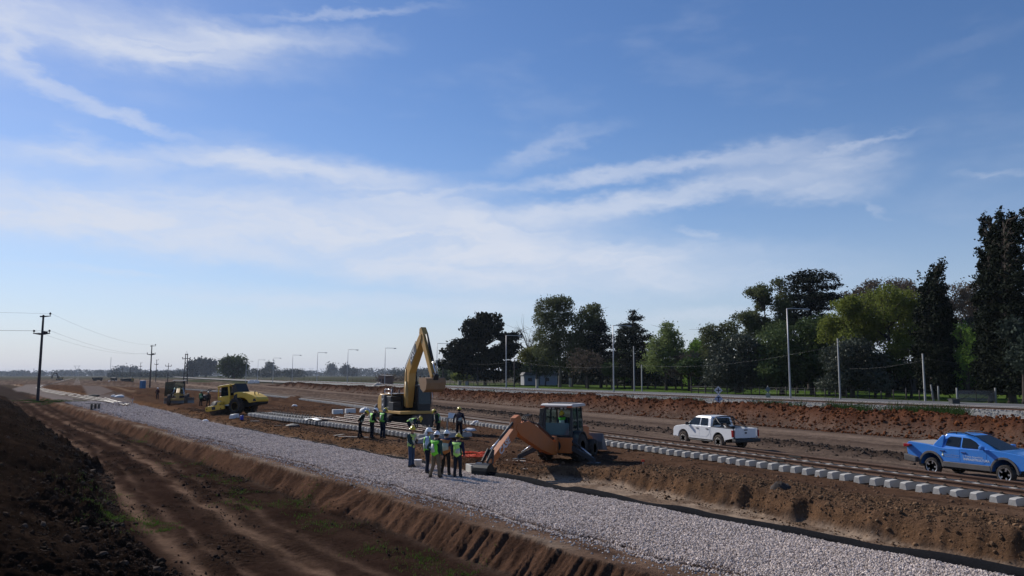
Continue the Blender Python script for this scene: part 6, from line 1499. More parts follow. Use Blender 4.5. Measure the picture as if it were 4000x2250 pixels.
    lean = math.atan2(6.45 - 4.2, 2.85 - .7)
    Md = Mh @ Matrix.Translation((1.62, -.335, 5.2)) @ rotm('Y', -lean) @ rotm('X', math.pi / 2)
    b = MB(); b.add([(-.75, -.27, -.006), (.6, -.27, -.006), (.85, .24, -.006), (-.5, .24, -.006), (-.75, -.27, .006), (.6, -.27, .006), (.85, .24, .006), (-.5, .24, .006)], [(3, 2, 1, 0), (4, 5, 6, 7), (0, 1, 5, 4), (1, 2, 6, 5), (2, 3, 7, 6), (3, 0, 4, 7)], False, Md); pl = b.build('badge', grey, bo)
    text_part('lettering', 'CAT', .5, wl, pl, Md @ Matrix.Translation((-.08, -.04, .012)), bold=.012, shear=.1)
    for s in (-.45, .33): b = MB(); b.tube([(1.0, s, 1.5), (.8, s, 3.3)], [.11, .11], 10, Mh); b.tube([(.85, s, 3.0), (.7, s, 4.2)], .06, 8, Mh); b.build('boom_ram', M_BLK if s > 0 else mat('ram_yellow', (.4, .25, .08), .5), t)
    b = MB(); b.tube([(.55, -.06, 4.85), (1.75, -.06, 6.1)], .1, 10, Mh); b.tube([(1.7, -.06, 6.05), (2.55, -.06, 6.95)], .055, 8, Mh); b.build('stick_ram', M_BLK, t)
    b = MB(); [b.tube([(.05, -.2 + .08 * k, 3.9), (-.05, -.2 + .08 * k, 4.4), (.4, -.2 + .08 * k, 4.85), (1.8, -.2 + .08 * k, 6.15)], .022, 5, Mh) for k in range(3)]; b.build('hose', M_BLK, t)
    # stick
    sp = [(2.55, 7.0), (2.8, 7.1), (3.2, 6.65), (3.5, 6.1), (4.85, 3.75), (4.68, 3.55), (4.48, 3.65), (2.85, 6.05), (2.5, 6.65)]
    b = MB(); b.prism(sp, -.26, .14, Mh); b.build('stick', CY, t, .03)
    b = MB(); b.tube([(3.4, -.06, 6.55), (4.4, -.06, 4.8)], .105, 10, Mh); b.build('bucket_ram', M_BLK, t); b = MB(); b.tube([(4.4, -.06, 4.8), (4.98, -.06, 3.75)], .055, 8, Mh); b.build('ram_rod', M_CHROME, t)
    b = MB(); b.bar((4.58, -.06, 3.95), (5.08, -.06, 3.75), .3, .1, Mh); b.bar((5.08, -.06, 3.75), (4.88, -.06, 3.3), .36, .1, Mh); b.build('linkage', M_BLK, t, .02)
    # bucket, curled with its mouth up and towards the cab
    BM = Mh @ Matrix.Translation((4.68, 0, 3.6)) @ Matrix.Diagonal((.76, .98, .78, 1)) @ Matrix.Translation((-3.62, 0, -3.45))
    cu = [(3.62, 3.45), (3.98, 3.4), (4.1, 3.0), (3.95, 2.45), (3.4, 2.2), (2.75, 2.5), (2.35, 3.25), (2.45, 3.3), (2.85, 2.68), (3.4, 2.38), (3.82, 2.58), (3.92, 3.0), (3.78, 3.3)]
    b = MB(); b.prism(cu, -.75, .63, BM); bk = b.build('bucket', mat('bucket_worn', (.24, .13, .055), .7, var=.3, vscale=3, dirt=(.3, .2, .14), dirt_amt=.5), t, .01)
    for s in (-.77, .63): b = MB(); b.prism([(3.62, 3.45), (3.98, 3.4), (4.1, 3.0), (3.95, 2.45), (3.4, 2.2), (2.75, 2.5), (2.35, 3.25), (2.5, 3.45)][::-1], s, s + .03, BM); b.build('bucket_side', MATS['bucket_worn'], bk)
    for k in range(5): b = MB(); yy = -.68 + .31 * k; b.loft([[(2.55, yy - .06, 3.2), (2.55, yy + .06, 3.2), (2.3, yy + .06, 3.2), (2.3, yy - .06, 3.2)], [(2.36, yy - .02, 3.62), (2.36, yy + .02, 3.62), (2.3, yy + .02, 3.62), (2.3, yy - .02, 3.62)]], True, True, False, BM); b.build('bucket_tooth', M_CLIP, bk)
    # blade-like plate leaning behind the counterweight
    b = MB(); b.prism([(-1.0, .0), (.2, 0), (.2, 1.3), (-.25, 1.5)], -.06, .06); o = b.build('loader_bucket', mat('old_bucket', (.10, .075, .06), .8, var=.25), None, .02); qq = PD(1482, 1600, 64); o.location = (qq.x, qq.y, .62); o.rotation_euler = (0, 0, .2); o.scale = (.85, .85, .7)
    b = MB(); b.bar((-1.05, -.1, .0), (-.28, -.1, 1.5), .16, .1); b.build('cutting_edge', mat('edge_bright', (.6, .55, .5), .6), o, .01)
    tag(o, 'dark steel bucket with a bright edge standing behind the excavator counterweight', 'bucket')
build_excavator()

def build_backhoe():
    OR = mat('case_orange', (.46, .125, .02), .5, var=.14, vscale=1.6, dirt=(.2, .13, .09), dirt_amt=.35)
    q = PD(2196, 1700, 37.2); gz = ground_h(q.x, q.y); hd = math.atan2(.905, .425)
    t = empty('backhoe_loader', (q.x, q.y, gz), hd, 'orange backhoe loader with its arm reaching down to the pit', 'backhoe loader'); t.scale = (.94, .94, .94)
    # origin: rear axle centre on the ground, +x towards the loader end
    M_ = mat('case_dark', (.03, .03, .032), .6, var=.2)
    b = MB(); b.box((1.2, 0, .95), (3.4, .9, .4)); b.box((-.55, 0, .85), (.5, 1.3, .55)); b.build('chassis', M_DARK, t, .04)
    b = MB(); b.prism([(1.2, .95), (2.9, .95), (2.95, 1.5), (2.6, 1.62), (1.2, 1.7)], -.42, .42); b.build('engine_cover', OR, t, .05)
    # cab
    b = MB(); b.prism([(-.5, .95), (.9, .95), (1.15, 1.25), (1.15, 1.4), (-.6, 1.4)], -.72, .72); b.build('cab_base', M_, t, .04)
    b = MB()
    for s in (-1, 1):
        b.bar((-.62, s * .74, 1.3), (-.5, s * .70, 2.72), .1, .1); b.bar((.25, s * .78, 1.3), (.25, s * .70, 2.72), .08, .08); b.bar((1.1, s * .70, 1.35), (.95, s * .66, 2.72), .08, .08)
        b.bar((-.62, s * .74, 1.3), (.6, s * .78, 1.0), .08, .1)
    b.box((-.55, 0, 2.66), (.1, 1.44, .16)); b.box((-.62, 0, 1.32), (.1, 1.5, .12)); b.build('cab_frame', M_, t, .01)
    b = MB(); b.prism([(-.8, 2.70), (1.2, 2.70), (1.25, 2.78), (1.0, 2.86), (-.6, 2.87), (-.85, 2.80)], -.84, .84); rf = b.build('cab_roof', mat('roof_offwhite', (.55, .52, .49), .6, var=.1), t, .03)
    b = MB(); b.box((.2, 0, 2.885), (1.2, 1.2, .03)); b.build('roof_hatch', M_, rf)
    for s in (-1, 1):
        b = MB(); b.box((-.78, s * .72, 2.735), (.12, .26, .1)); b.build('indicator_light', mat('amber_lens' if s > 0 else 'orange_lens', (.5, .13, .05), .3), rf, .02)
        for yy in (.22, .42): b = MB(); b.box((-.62, s * yy, 2.64), (.06, .1, .08)); b.build('work_light', mat('work_lens', (.5, .5, .52), .2), rf, .01)
    gl2 = glass_mat('cab_glass_teal', (.6, .78, .8), .8)
    quad_plate([(-.66, .62, 1.34), (-.66, -.62, 1.34), (-.63, -.64, 1.92), (-.63, .64, 1.92)], .012).build('lower_rear_window', mat('teal_pane', (.03, .095, .115), .15, var=.15), t)
    # the upper rear sash is slid up, leaving the opening clear
    for s in (-1, 1):
        plate([(-.52, 1.45), (.2, 1.35), (.2, 2.6), (-.48, 2.6)], lambda x, z: np.interp(z, [1.3, 2.7], [.77, .7]), s, .01).build('side_window', gl2, t)
        plate([(.3, 1.4), (1.05, 1.4), (.93, 2.6), (.3, 2.6)], lambda x, z: np.interp(z, [1.3, 2.7], [.76, .69]), s, .01).build('side_window', gl2, t)
    # opened door pane swung out on the left
    quad_plate([(-.55, .76, 1.25), (-.75, 1.0, 1.3), (-.66, .94, 2.6), (-.48, .72, 2.62)], .015).build('open_side_pane', glass_mat('dusty_pane', (.55, .66, .7), .25, .3), t)
    quad_plate([(1.14, -.62, 1.42), (1.14, .62, 1.42), (.98, .6, 2.62), (.98, -.6, 2.62)], .012).build('windscreen', gl2, t)
    b = MB(); b.box((.25, 0, 1.52), (.5, .5, .16)); b.box((.5, 0, 1.85), (.14, .48, .6)); b.build('seat', M_BLK, t, .05)
    b = MB(); [b.tube([(-.42, s * .2, 1.35), (-.38, s * .2, 1.75), (-.4, s * .2, 1.82)], [.025, .02, .04], 6) for s in (-1, 1)]; b.build('control_lever', M_BLK, t)
    # wheels
    rim = mat('case_rim', (.32, .29, .24), .6, var=.2)
    for s in (-1, 1): wheel(t, 0, s * .88, .70, .70, .46, .36, M_TYRE, rim, 0, s, rim, lugs=16); wheel(t, 2.15, s * .85, .48, .48, .32, .26, M_TYRE, rim, 0, s, rim)
    for s in (-1, 1): b = MB(); b.prism(arc(0, .7, .82, 0, math.pi, 10) + arc(0, .7, .78, math.pi, 0, 10), s * .88 - .22, s * .88 + .22); b.build('mudguard', M_, t)
    # loader
    for s in (-1, 1): b = MB(); b.bar((.9, s * .55, 1.45), (2.7, s * .55, .95), .14, .22); b.bar((2.7, s * .55, .98), (3.25, s * .55, .55), .14, .2); b.build('loader_arm', OR, t, .02)
    b = MB(); b.prism([(3.2, .3), (4.0, .22), (4.02, .26), (3.3, .38), (3.22, .7), (3.35, 1.15), (3.3, 1.18), (3.14, .75)], -1.05, 1.05); lb = b.build('loader_bucket', mat('bucket_grey', (.16, .16, .165), .6, .3, var=.2), t, .01)
    for s in (-1.07, 1.05): b = MB(); b.prism([(3.2, .3), (4.0, .22), (3.75, .6), (3.35, 1.15), (3.14, .75)], s, s + .03); b.build('bucket_side', MATS['bucket_grey'], lb)
    # rear frame and stabilisers
    b = MB(); b.box((-.85, 0, .85), (.22, 1.75, .75)); b.build('rear_frame', OR, t, .03)
    b = MB(); b.cyl((-1.0, 0, .82), .3, .1, 'x', 20); b.build('frame_opening', M_DARK, t)
    for s in (-1, 1):
        b = MB(); b.bar((-.85, s * .75, .78), (-.9, s * 1.95, .22), .18, .22); lg = b.build('stabiliser_leg', M_, t, .02)
        b = MB(); b.tube([(-.85, s * .72, 1.15), (-.87, s * 1.3, .8)], .065, 8); b.build('stabiliser_ram', M_, lg); b = MB(); b.tube([(-.87, s * 1.28, .81), (-.9, s * 1.85, .42)], .035, 8); b.build('ram_rod', M_CHROME, lg)
        b = MB(); b.box((-.9, s * 2.0, .06), (.5, .55, .08)); b.prism([(-1.0, .1), (-.8, .1), (-.86, .3), (-.94, .3)], s * 2.0 - .06, s * 2.0 + .06); b.build('stabiliser_pad', M_, lg, .01)
    b = MB(); b.cyl((-1.1, 0, .85), .16, .9, 'z', 14); b.box((-1.15, 0, .85), (.3, .42, .6)); b.build('swing_post', OR, t, .03)
    # hoe: plan direction in world -> local
    dw = math.atan2(-.854, -.52); sw = dw - hd
    Mb = Matrix.Translation((-1.15, 0, 0)) @ rotm('Z', sw)
    bp = [(0, .45), (.3, .42), (1.6, .8), (3.5, 1.58), (3.85, 1.86), (3.75, 2.1), (2.7, 2.18), (1.95, 1.9), (.1, .98)]
    b = MB(); b.prism(bp, -.17, .17, Mb); bo = b.build('boom', OR, t, .02)
    b = MB(); b.tube([(.05, 0, 1.15), (1.6, 0, 1.98)], .075, 10, Mb); b.tube([(1.6, 0, 1.98), (3.3, 0, 2.3)], .04, 8, Mb); b.build('dipper_ram', M_, t)
    b = MB(); [b.tube([(2.1, -.1 + .1 * k, 1.95), (2.4, -.1 + .1 * k, 2.45), (2.75, -.1 + .1 * k, 2.42), (3.1, -.1 + .1 * k, 2.1)], .02, 5, Mb) for k in range(3)]; b.build('hose', M_BLK, t)
    for xx, zz, rr in ((.75, 1.28, .1), (.95, 1.4, .1)): b = MB(); b.lathe([(.02, -.24), (rr, -.22), (rr, -.16), (.02, -.15)], 'y', 12, Mb, (xx, 0, zz)); b.build('guard_disc', mat('dusty_white', (.5, .45, .42), .8), bo)
    dp = [(2.55, 2.62), (2.75, 2.72), (3.1, 2.25), (3.2, 1.9), (4.35, .35), (4.5, .05), (4.3, -.05), (4.12, .25), (2.95, 1.6), (2.8, 2.0), (2.5, 2.45)]
    dp = [(3.3, 2.28), (3.52, 2.5), (3.85, 2.38), (4.05, 1.88), (5.85, .72), (6.0, .42), (5.8, .35), (5.6, .56), (3.75, 1.56), (3.55, 1.92)]
    b = MB(); b.prism(dp, -.14, .14, Mb); di = b.build('dipper', OR, t, .02)
    for sd in (1,):
        L2 = math.atan2(1.88 - .72, 5.85 - 4.05)
        # face turned to the camera: local +y after the swing points away, so letter the -y or +y side that is seen
        wl = mat('case_lettering', (.62, .60, .62), .5)
        Mx = Mb @ Matrix.Translation((4.8, .148, 1.2)) @ rotm('Z', math.pi) @ rotm('X', math.pi / 2) @ rotm('Z', L2)
        text_part('lettering', 'CASE', .42, wl, di, Mx, bold=.012)
    b = MB(); b.tube([(3.9, 0, 2.15), (5.0, 0, 1.5)], .065, 10, Mb); b.build('bucket_ram', M_, t); b = MB(); b.tube([(5.0, 0, 1.5), (5.72, 0, 1.12)], .035, 8, Mb); b.build('ram_rod', M_CHROME, t)
    b = MB(); b.bar((5.72, -.12, 1.12), (6.2, -.12, .62), .05, .14, Mb); b.bar((5.72, .12, 1.12), (6.2, .12, .62), .05, .14, Mb); b.bar((5.7, 0, 1.12), (5.78, 0, .52), .3, .12, Mb); b.build('linkage', M_, t, .01)
    cu = arc(6.22, .16, .44, math.radians(95), math.radians(-175), 14); inn = arc(6.22, .16, .40, math.radians(-170), math.radians(90), 14)
    b = MB(); b.prism(cu + inn, -.36, .36, Mb); bk = b.build('hoe_bucket', mat('bucket_black', (.02, .02, .021), .35, .5, var=.2), t)
    for s in (-.37, .35): b = MB(); b.prism(arc(6.22, .16, .43, math.radians(95), math.radians(-175), 14), s, s + .02, Mb); b.build('bucket_side', MATS['bucket_black'], bk)
    for k in range(4): b = MB(); b.bar((5.79, -.3 + .2 * k, .14), (5.74, -.3 + .2 * k, .36), .07, .03, Mb, (1, 0, 0)); b.build('bucket_tooth', M_CLIP, bk)
    return t
BACKHOE = build_backhoe()

def build_grader():
    GY = mat('grader_yellow', (.50, .30, .06), .5, var=.15, vscale=2, dirt=(.3, .22, .15), dirt_amt=.4)
    q = PD(700, 1550, 104); hd = math.atan2(-.93, .36); t = empty('motor_grader', (q.x, q.y, ground_h(q.x, q.y)), hd, 'motor grader seen nose-on with its cab door open', 'grader')
    for x in (-1.6, -.1):
        for s in (-1, 1): wheel(t, x - .4, s * 1.0, .65, .65, .42, .34, M_TYRED, GY, 0, s, GY)
    for s in (-1, 1): wheel(t, 5.2, s * 1.0, .65, .65, .40, .34, M_TYRED, GY, 0, s, GY, name='front_wheel')
    b = MB(); b.box((-1.2, 0, 1.35), (2.8, 1.2, 1.1)); b.box((-1.2, 0, .8), (3.2, .8, .4)); b.build('engine_cover', GY, t, .06)
    b = MB(); b.box((.9, 0, 1.2), (1.4, 1.3, .35)); b.build('cab_base', GY, t, .04)
    b = MB()
    for x, y in ((.25, -.65), (.25, .65), (1.55, -.6), (1.55, .6)): b.bar((x, y, 1.3), (x, y, 2.95), .1, .1)
    b.build('cab_frame', M_BLK, t)
    b = MB(); b.prism([(.0, 2.95), (1.85, 2.95), (1.9, 3.0), (1.75, 3.1), (.1, 3.1)], -.8, .8); b.build('cab_roof', mat('roof_sand', (.5, .42, .33), .7), t, .03)
    for p in ([(1.58, -.55, 1.4), (1.58, .55, 1.4), (1.58, .55, 2.9), (1.58, -.55, 2.9)], [(.3, -.68, 1.4), (1.5, -.64, 1.4), (1.5, -.64, 2.9), (.3, -.68, 2.9)], [(1.5, .64, 1.4), (.3, .68, 1.4), (.3, .68, 2.9), (1.5, .64, 2.9)]): quad_plate(p, .01).build('cab_window', M_GLASSC, t)
    quad_plate([(1.5, -.66, 1.0), (1.7, -1.75, 1.0), (1.7, -1.7, 2.85), (1.5, -.66, 2.9)], .03).build('open_door', glass_mat('door_pane', (.6, .7, .65), .35, .2), t)
    b = MB(); b.box((.75, 0, 1.6), (.5, .5, .3)); b.box((.5, 0, 2.0), (.14, .5, .6)); b.build('seat', M_BLK, t, .05)
    b = MB(); b.bar((1.2, 0, 1.5), (2.4, 0, 2.05), .4, .4); b.bar((2.3, 0, 2.05), (5.2, 0, 1.35), .38, .38); b.bar((5.2, 0, 1.5), (5.25, 0, .7), .4, .45); b.build('gooseneck', GY, t, .03)
    b = MB(); b.box((5.2, 0, .68), (.3, 1.9, .28)); b.build('front_axle', GY, t, .03)
    b = MB(); b.prism([(2.7, .1), (2.85, .1), (2.78, .45), (2.9, .85), (2.75, .85), (2.65, .45)], -1.85, 1.85, rotm('Z', .25) @ Matrix.Translation((.1, -.6, 0))); b.build('blade', mat('blade_steel', (.2, .18, .17), .5, .5), t)
    b = MB(); b.cyl((2.9, 0, .95), .75, .12, 'z', 24); b.bar((2.9, .6, 1.0), (4.9, .1, 1.0), .15, .15); b.bar((2.9, -.6, 1.0), (4.9, -.1, 1.0), .15, .15); b.build('circle_frame', M_DARK, t)
    for s in (-1, 1): b = MB(); b.tube([(2.2, s * .5, 2.1), (2.7, s * .7, 1.0)], .07, 8); b.build('blade_ram', M_CHROME, t); b = MB(); b.box((5.3, s * .55, 1.5), (.2, .3, .25)); b.build('headlight', M_BLK, t)
build_grader()

def build_far_machines():
    q = P(235, 1473, 2.0); D = 640; q = PD(233, 1471, D); DK = mat('far_machine', (.05, .042, .035), .8); YD = mat('far_yellow', (.22, .15, .04), .7)
    t = empty('excavator', (q.x, q.y, max(ground_h(q.x, q.y), 0)), math.radians(180), 'tiny far excavator with arched arm on the left horizon', 'excavator')
    b = MB(); b.box((0, 0, .5), (4, 3, 1.0)); b.build('crawler_track', DK, t, .1); b = MB(); b.box((-.6, 0, 1.7), (3.6, 2.6, 1.3)); b.build('house', YD, t, .1); b = MB(); b.box((.6, .8, 2.2), (1.5, 1.1, 1.6)); b.build('cab', DK, t, .1)
    b = MB(); b.bar((1, 0, 1.8), (2.6, 0, 5.6), .6, .8); b.bar((2.6, 0, 5.6), (4.6, 0, 5.9), .6, .7); b.build('boom', DK, t); b = MB(); b.bar((4.4, 0, 6.1), (6.4, 0, 2.6), .5, .6); b.build('stick', DK, t); b = MB(); b.prism([(5.9, 1.2), (6.9, 1.6), (6.7, 2.7), (6.1, 2.6)], -.7, .7); b.build('bucket', DK, t)
    for i, (px, py, D, lab, col) in enumerate(((381, 1479, 560, 'far dark dump truck on the works beyond the second gravel bed', DK), (498, 1480, 420, 'far yellow machine beside the receding poles', YD), (445, 1473, 520, 'far dark loader below the small far tree', DK))):
        q = PD(px, py, D); t = empty('dump_truck', (q.x, q.y, ground_h(q.x, q.y)), math.radians(20 + 40 * i), lab, 'truck')
        b = MB(); b.box((2.4, 0, 1.7), (1.7, 2.3, 1.9)); b.build('cab', col, t, .15); b = MB(); b.prism([(-3.2, 1.1), (1.4, 1.1), (1.4, 2.6), (-3.4, 2.4)], -1.2, 1.2); b.build('tipper_body', DK, t, .05); b = MB(); b.box((0, 0, .85), (6, 1.0, .4)); b.build('chassis', DK, t)
        for xx in (-2.2, -1.0, 2.3):
            for s in (-1, 1): wheel(t, xx, s * 1.0, .5, .5, .35, .28, M_TYRED, DK, 0, s)
build_far_machines()
# ---------------------------------------------------------------- people
M_SKIN = mat('skin', (.30, .17, .11), .6, var=.1)
M_BOOT = mat('work_boot', (.03, .025, .022), .8, var=.2)
M_HAIR = mat('dark_hair', (.015, .012, .01), .8)
def cloth(name, c): return mat(name, c, .9, var=.18, vscale=9, bump=.25, bscale=14, spec=.1)
def person(label, loc, rz, pose=None, shirt=(.02, .025, .045), trousers=(.02, .022, .03), vest=None, hat=(.7, .5, .02), scale=1.0, key='a', hood=None, dust=True):
    p = pose or {}
    lean = p.get('lean', 0.0); twist = p.get('twist', 0.0)
    V = {}; 
    sq = p.get('crouch', 0.0)
    pel = Vector((p.get('px', 0), 0, .95 - sq)); V['pelvis'] = pel
    R = rotm('Z', twist) @ rotm('Y', lean)
    R2 = rotm('Z', twist) @ rotm('Y', lean * 1.15)
    def up(x, y, z): return pel + R @ Vector((x, y, z))
    V['spine'] = up(.0, 0, .2); V['chest'] = up(.01, 0, .41); V['neck'] = up(.0, 0, .55)
    hp = p.get('head', 0.0)
    Rh = R2 @ rotm('Y', hp) @ rotm('Z', p.get('look', 0.0))
    V['head1'] = V['neck'] + Rh @ Vector((.015, 0, .07)); V['head2'] = V['neck'] + Rh @ Vector((.03, 0, .17)); V['head3'] = V['neck'] + Rh @ Vector((.01, 0, .235)); V['nose'] = V['neck'] + Rh @ Vector((.115, 0, .13))
    for s, nm in ((1, 'l'), (-1, 'r')):
        V['sh' + nm] = up(-.01, s * .185, .47)
        el, wr = p.get('arm' + nm, ((.0, .07, -.28), (.07, .07, -.53)))
        V['el' + nm] = V['sh' + nm] + (R if p.get('armrel', True) else Matrix.Identity(4)) @ Vector((el[0], s * el[1], el[2])); V['wr' + nm] = V['sh' + nm] + (R if p.get('armrel', True) else Matrix.Identity(4)) @ Vector((wr[0], s * wr[1], wr[2]))
        V['ha' + nm] = V['wr' + nm] + (V['wr' + nm] - V['el' + nm]).normalized() * .085
        hipo, kn, an = p.get('leg' + nm, (None, (.02, .115, .50), (-.02, .13, .09)))
        V['hi' + nm] = pel + Vector((0, s * .095, -.04)); V['kn' + nm] = Vector((kn[0], s * kn[1], kn[2])); V['an' + nm] = Vector((an[0], s * an[1], an[2])); fo = p.get('foot', (.17, .03)); V['to' + nm] = V['an' + nm] + Vector((fo[0], s * fo[1], -.045)); V['hl' + nm] = V['an' + nm] + Vector((-.05, 0, -.035))
    names = list(V); idx = {n: i for i, n in enumerate(names)}
    E = [('pelvis', 'spine'), ('spine', 'chest'), ('chest', 'neck'), ('neck', 'head1'), ('head1', 'head2'), ('head2', 'head3'), ('head1', 'nose')]
    for n in 'lr': E += [('chest', 'sh' + n), ('sh' + n, 'el' + n), ('el' + n, 'wr' + n), ('wr' + n, 'ha' + n), ('pelvis', 'hi' + n), ('hi' + n, 'kn' + n), ('kn' + n, 'an' + n), ('an' + n, 'to' + n), ('an' + n, 'hl' + n)]
    me = bpy.data.meshes.new('person_tmp'); me.from_pydata([tuple(V[n]) for n in names], [(idx[a], idx[b]) for a, b in E], [])
    o = bpy.data.objects.new('person_tmp', me); COL.objects.link(o)
    sk = o.modifiers.new('skin', 'SKIN'); sk.use_smooth_shade = True; ss = o.modifiers.new('sub', 'SUBSURF'); ss.levels = 1; ss.render_levels = 1
    rad = {'pelvis': (.155, .125), 'spine': (.145, .12), 'chest': (.165, .13), 'neck': (.06, .06), 'head1': (.072, .078), 'head2': (.085, .1), 'head3': (.06, .07), 'nose': (.014, .016), 'sh': (.085, .08), 'el': (.056, .056), 'wr': (.036, .04), 'ha': (.03, .045), 'hi': (.115, .11), 'kn': (.078, .078), 'an': (.058, .062), 'to': (.045, .038), 'hl': (.045, .04)}
    if not me.skin_vertices: 
        bm = bmesh.new(); bm.from_mesh(me); bm.verts.layers.skin.verify(); bm.to_mesh(me); bm.free()
    for n in names:
        r = rad.get(n) or rad[n[:2]]; d = me.skin_vertices[0].data[idx[n]]; d.radius = r; d.use_root = (n == 'pelvis')
    dg = bpy.context.evaluated_depsgraph_get(); body = bpy.data.meshes.new_from_object(o.evaluated_get(dg)); bpy.data.objects.remove(o)
    body.name = 'person_body'
    ms = [cloth('trousers_' + key, trousers), cloth('shirt_' + key, shirt), M_SKIN, M_BOOT]
    body.materials.clear()
    for m in ms: body.materials.append(m)
    bones = [(a, b) for a, b in E]
    kind = {}
    for a, b in bones:
        k = 1
        if 'head' in b or b == 'nose' or a[:2] == 'wr': k = 2
        elif b[:2] in ('to', 'hl'): k = 3
        elif b[:2] in ('hi', 'kn', 'an'): k = 0
        kind[(a, b)] = k
    A = np.array([V[a] for a, b in bones]); Bv = np.array([V[b] for a, b in bones]); K = np.array([kind[q] for q in bones])
    nP = len(body.polygons); cen = np.empty(nP * 3); body.polygons.foreach_get('center', cen); cen = cen.reshape(-1, 3)
    d = Bv - A; tt = np.clip(((cen[:, None] - A[None]) * d[None]).sum(-1) / (d * d).sum(-1)[None], 0, 1)
    dist = np.linalg.norm(cen[:, None] - (A[None] + tt[..., None] * d[None]), axis=-1); near = dist.argmin(1)
    midx = K[near]; loc_u = np.array([(R.inverted() @ (Vector(c) - pel)).z for c in cen])
    torso = np.isin(near, [0, 1, 2, 7]) | np.isin(near, [i for i, (a, b) in enumerate(bones) if b[:2] in ('sh', 'hi')])
    midx = np.where((near == 0) & (loc_u < .06), 0, midx)
    if p.get('boots', True): midx = np.where((cen[:, 2] < .13) & (midx == 0) & (sq < .3), 3, midx)
    body.polygons.foreach_set('material_index', midx.astype(np.int32)); body.polygons.foreach_set('use_smooth', np.ones(nP, bool))
    # fingers, rooted in the palm and part of the one body mesh
    fb = MB()
    for n, s in (('l', 1), ('r', -1)):
        w = V['wr' + n]; h = V['ha' + n]; t = (h - w).normalized(); sd = t.cross(Vector((0, 1, 0))); sd = sd.normalized() if sd.length > .1 else Vector((1, 0, 0)); pn = t.cross(sd)
        for k, L in enumerate((.062, .075, .07, .055)):
            r0 = h + sd * (.03 - .02 * k); m1 = r0 + t * L * .6 + pn * (.012 * s); m2 = r0 + t * L + pn * (.04 * s); fb.tube([r0 - t * .02, r0 + t * .02, m1, m2], [.010, .010, .009, .007], 5)
        b0 = w + t * .03 + sd * .03; fb.tube([b0, b0 + sd * .035 + t * .03, b0 + sd * .045 + t * .065], [.012, .011, .008], 5)
    bm = bmesh.new(); bm.from_mesh(body); vs = [bm.verts.new(v) for v in fb.v]
    for f in fb.f:
        try: q = bm.faces.new([vs[i] for i in f]); q.material_index = 2; q.smooth = True
        except ValueError: pass
    bm.to_mesh(body); bm.free()
    t = obj('person', body); t.location = loc; t.rotation_euler = (0, 0, rz); t.scale = (scale,) * 3
    tag(t, label, 'person', 'workers on the site')
    # vest: a shell over the torso
    if vest is not None:
        nV = len(body.vertices); co = np.empty(nV * 3); body.vertices.foreach_get('co', co); co = co.reshape(-1, 3); no = np.empty(nV * 3); body.vertices.foreach_get('normal', no); no = no.reshape(-1, 3)
        lz0 = p.get('hem', -.02); sel = [i for i in range(nP) if torso[i] and lz0 < loc_u[i] < .5 and abs((R.inverted() @ (Vector(cen[i]) - pel)).y) < .225]
        def shell(sel, off, name, m, parent):
            vm = {}; vv = []; ff = []
            for i in sel:
                f = []
                for j in body.polygons[i].vertices:
                    if j not in vm: vm[j] = len(vv); vv.append(tuple(co[j] + no[j] * off))
                    f.append(vm[j])
                ff.append(f)
            mm = bpy.data.meshes.new(name); mm.from_pydata(vv, [], ff); mm.polygons.foreach_set('use_smooth', np.ones(len(ff), bool)); mm.materials.append(m)
            q = obj(name, mm, parent); so = q.modifiers.new('thick', 'SOLIDIFY'); so.thickness = .012; so.offset = 1; return q
        ve = shell(sel, .02, 'safety_vest', mat('vest_' + key, vest, .7, var=.15, vscale=10, bump=.3, bscale=16), t)
        band = [i for i in sel if .10 < loc_u[i] < .17 or (.26 < loc_u[i] < .31)]
        if band: shell(band, .034, 'reflective_band', mat('reflective_grey', (.42, .46, .40), .5), ve)
    # head gear and face
    Hm = Matrix.Translation(V['head2']) @ Rh
    b = MB(); b.ell((0, 0, .02), (.142, .118, .135), 16, 7, Hm, 0.0); b.prism([(.08, .015), (.205, .0), (.205, .015), (.08, .035)], -.085, .085, Hm); b.lathe([(.118, .015), (.15, .008), (.15, .02), (.118, .03)], 'z', 18, Hm, (0, 0, 0)); b.tube([(-.13, 0, .06), (-.06, 0, .15), (.03, 0, .165), (.12, 0, .08)], .016, 6, Hm)
    b.build('hard_hat', mat('hat_%.2f_%.2f' % (hat[0], hat[2]), hat, .35, var=.06, coat=.3), t)
    b = MB(); b.ell((-.035, 0, -.02), (.095, .092, .10), 12, 8, Hm, -.75); b.build('hair', M_HAIR, t)
    for s in (-1, 1):
        b = MB(); b.ell((.088, s * .034, -.005), (.012, .014, .008), 6, 4, Hm); b.build('eye', mat('eye_dark', (.02, .015, .012), .3), t); b = MB(); b.ell((.0, s * .092, -.025), (.028, .012, .04), 8, 5, Hm); b.build('ear', M_SKIN, t)
    b = MB(); b.ell((.085, 0, -.085), (.01, .026, .006), 8, 4, Hm); b.build('mouth', mat('lip', (.2, .08, .06), .6), t)
    if hood is not None:
        b = MB(); b.ell((-.09, 0, -.06), (.07, .1, .12), 10, 6, Hm); b.build('neck_cloth', cloth('neck_cloth_' + key, hood), t)
    return t
YH = (.62, .47, .02); WH = (.72, .73, .76)
LIME = (.22, .62, .05); GRN = (.10, .42, .03); PALE_L = (.38, .72, .16)
def at(px, py, z=.1):
    q = G(px, py, z); return q
def face(deg): return math.radians(deg)   # 0 = right (+X), 90 = away, -90 = towards the camera
gz = .085
hands_front = ((.03, .06, -.27), (.24, -.04, -.40)); hips_hand = ((-.10, .16, -.24), (.06, .06, -.36)); relaxed = ((-.02, .07, -.28), (.05, .08, -.53)); back_hand = ((-.14, .12, -.24), (-.13, -.02, -.42)); reach_dn = ((.10, .08, -.25), (.30, .02, -.42))
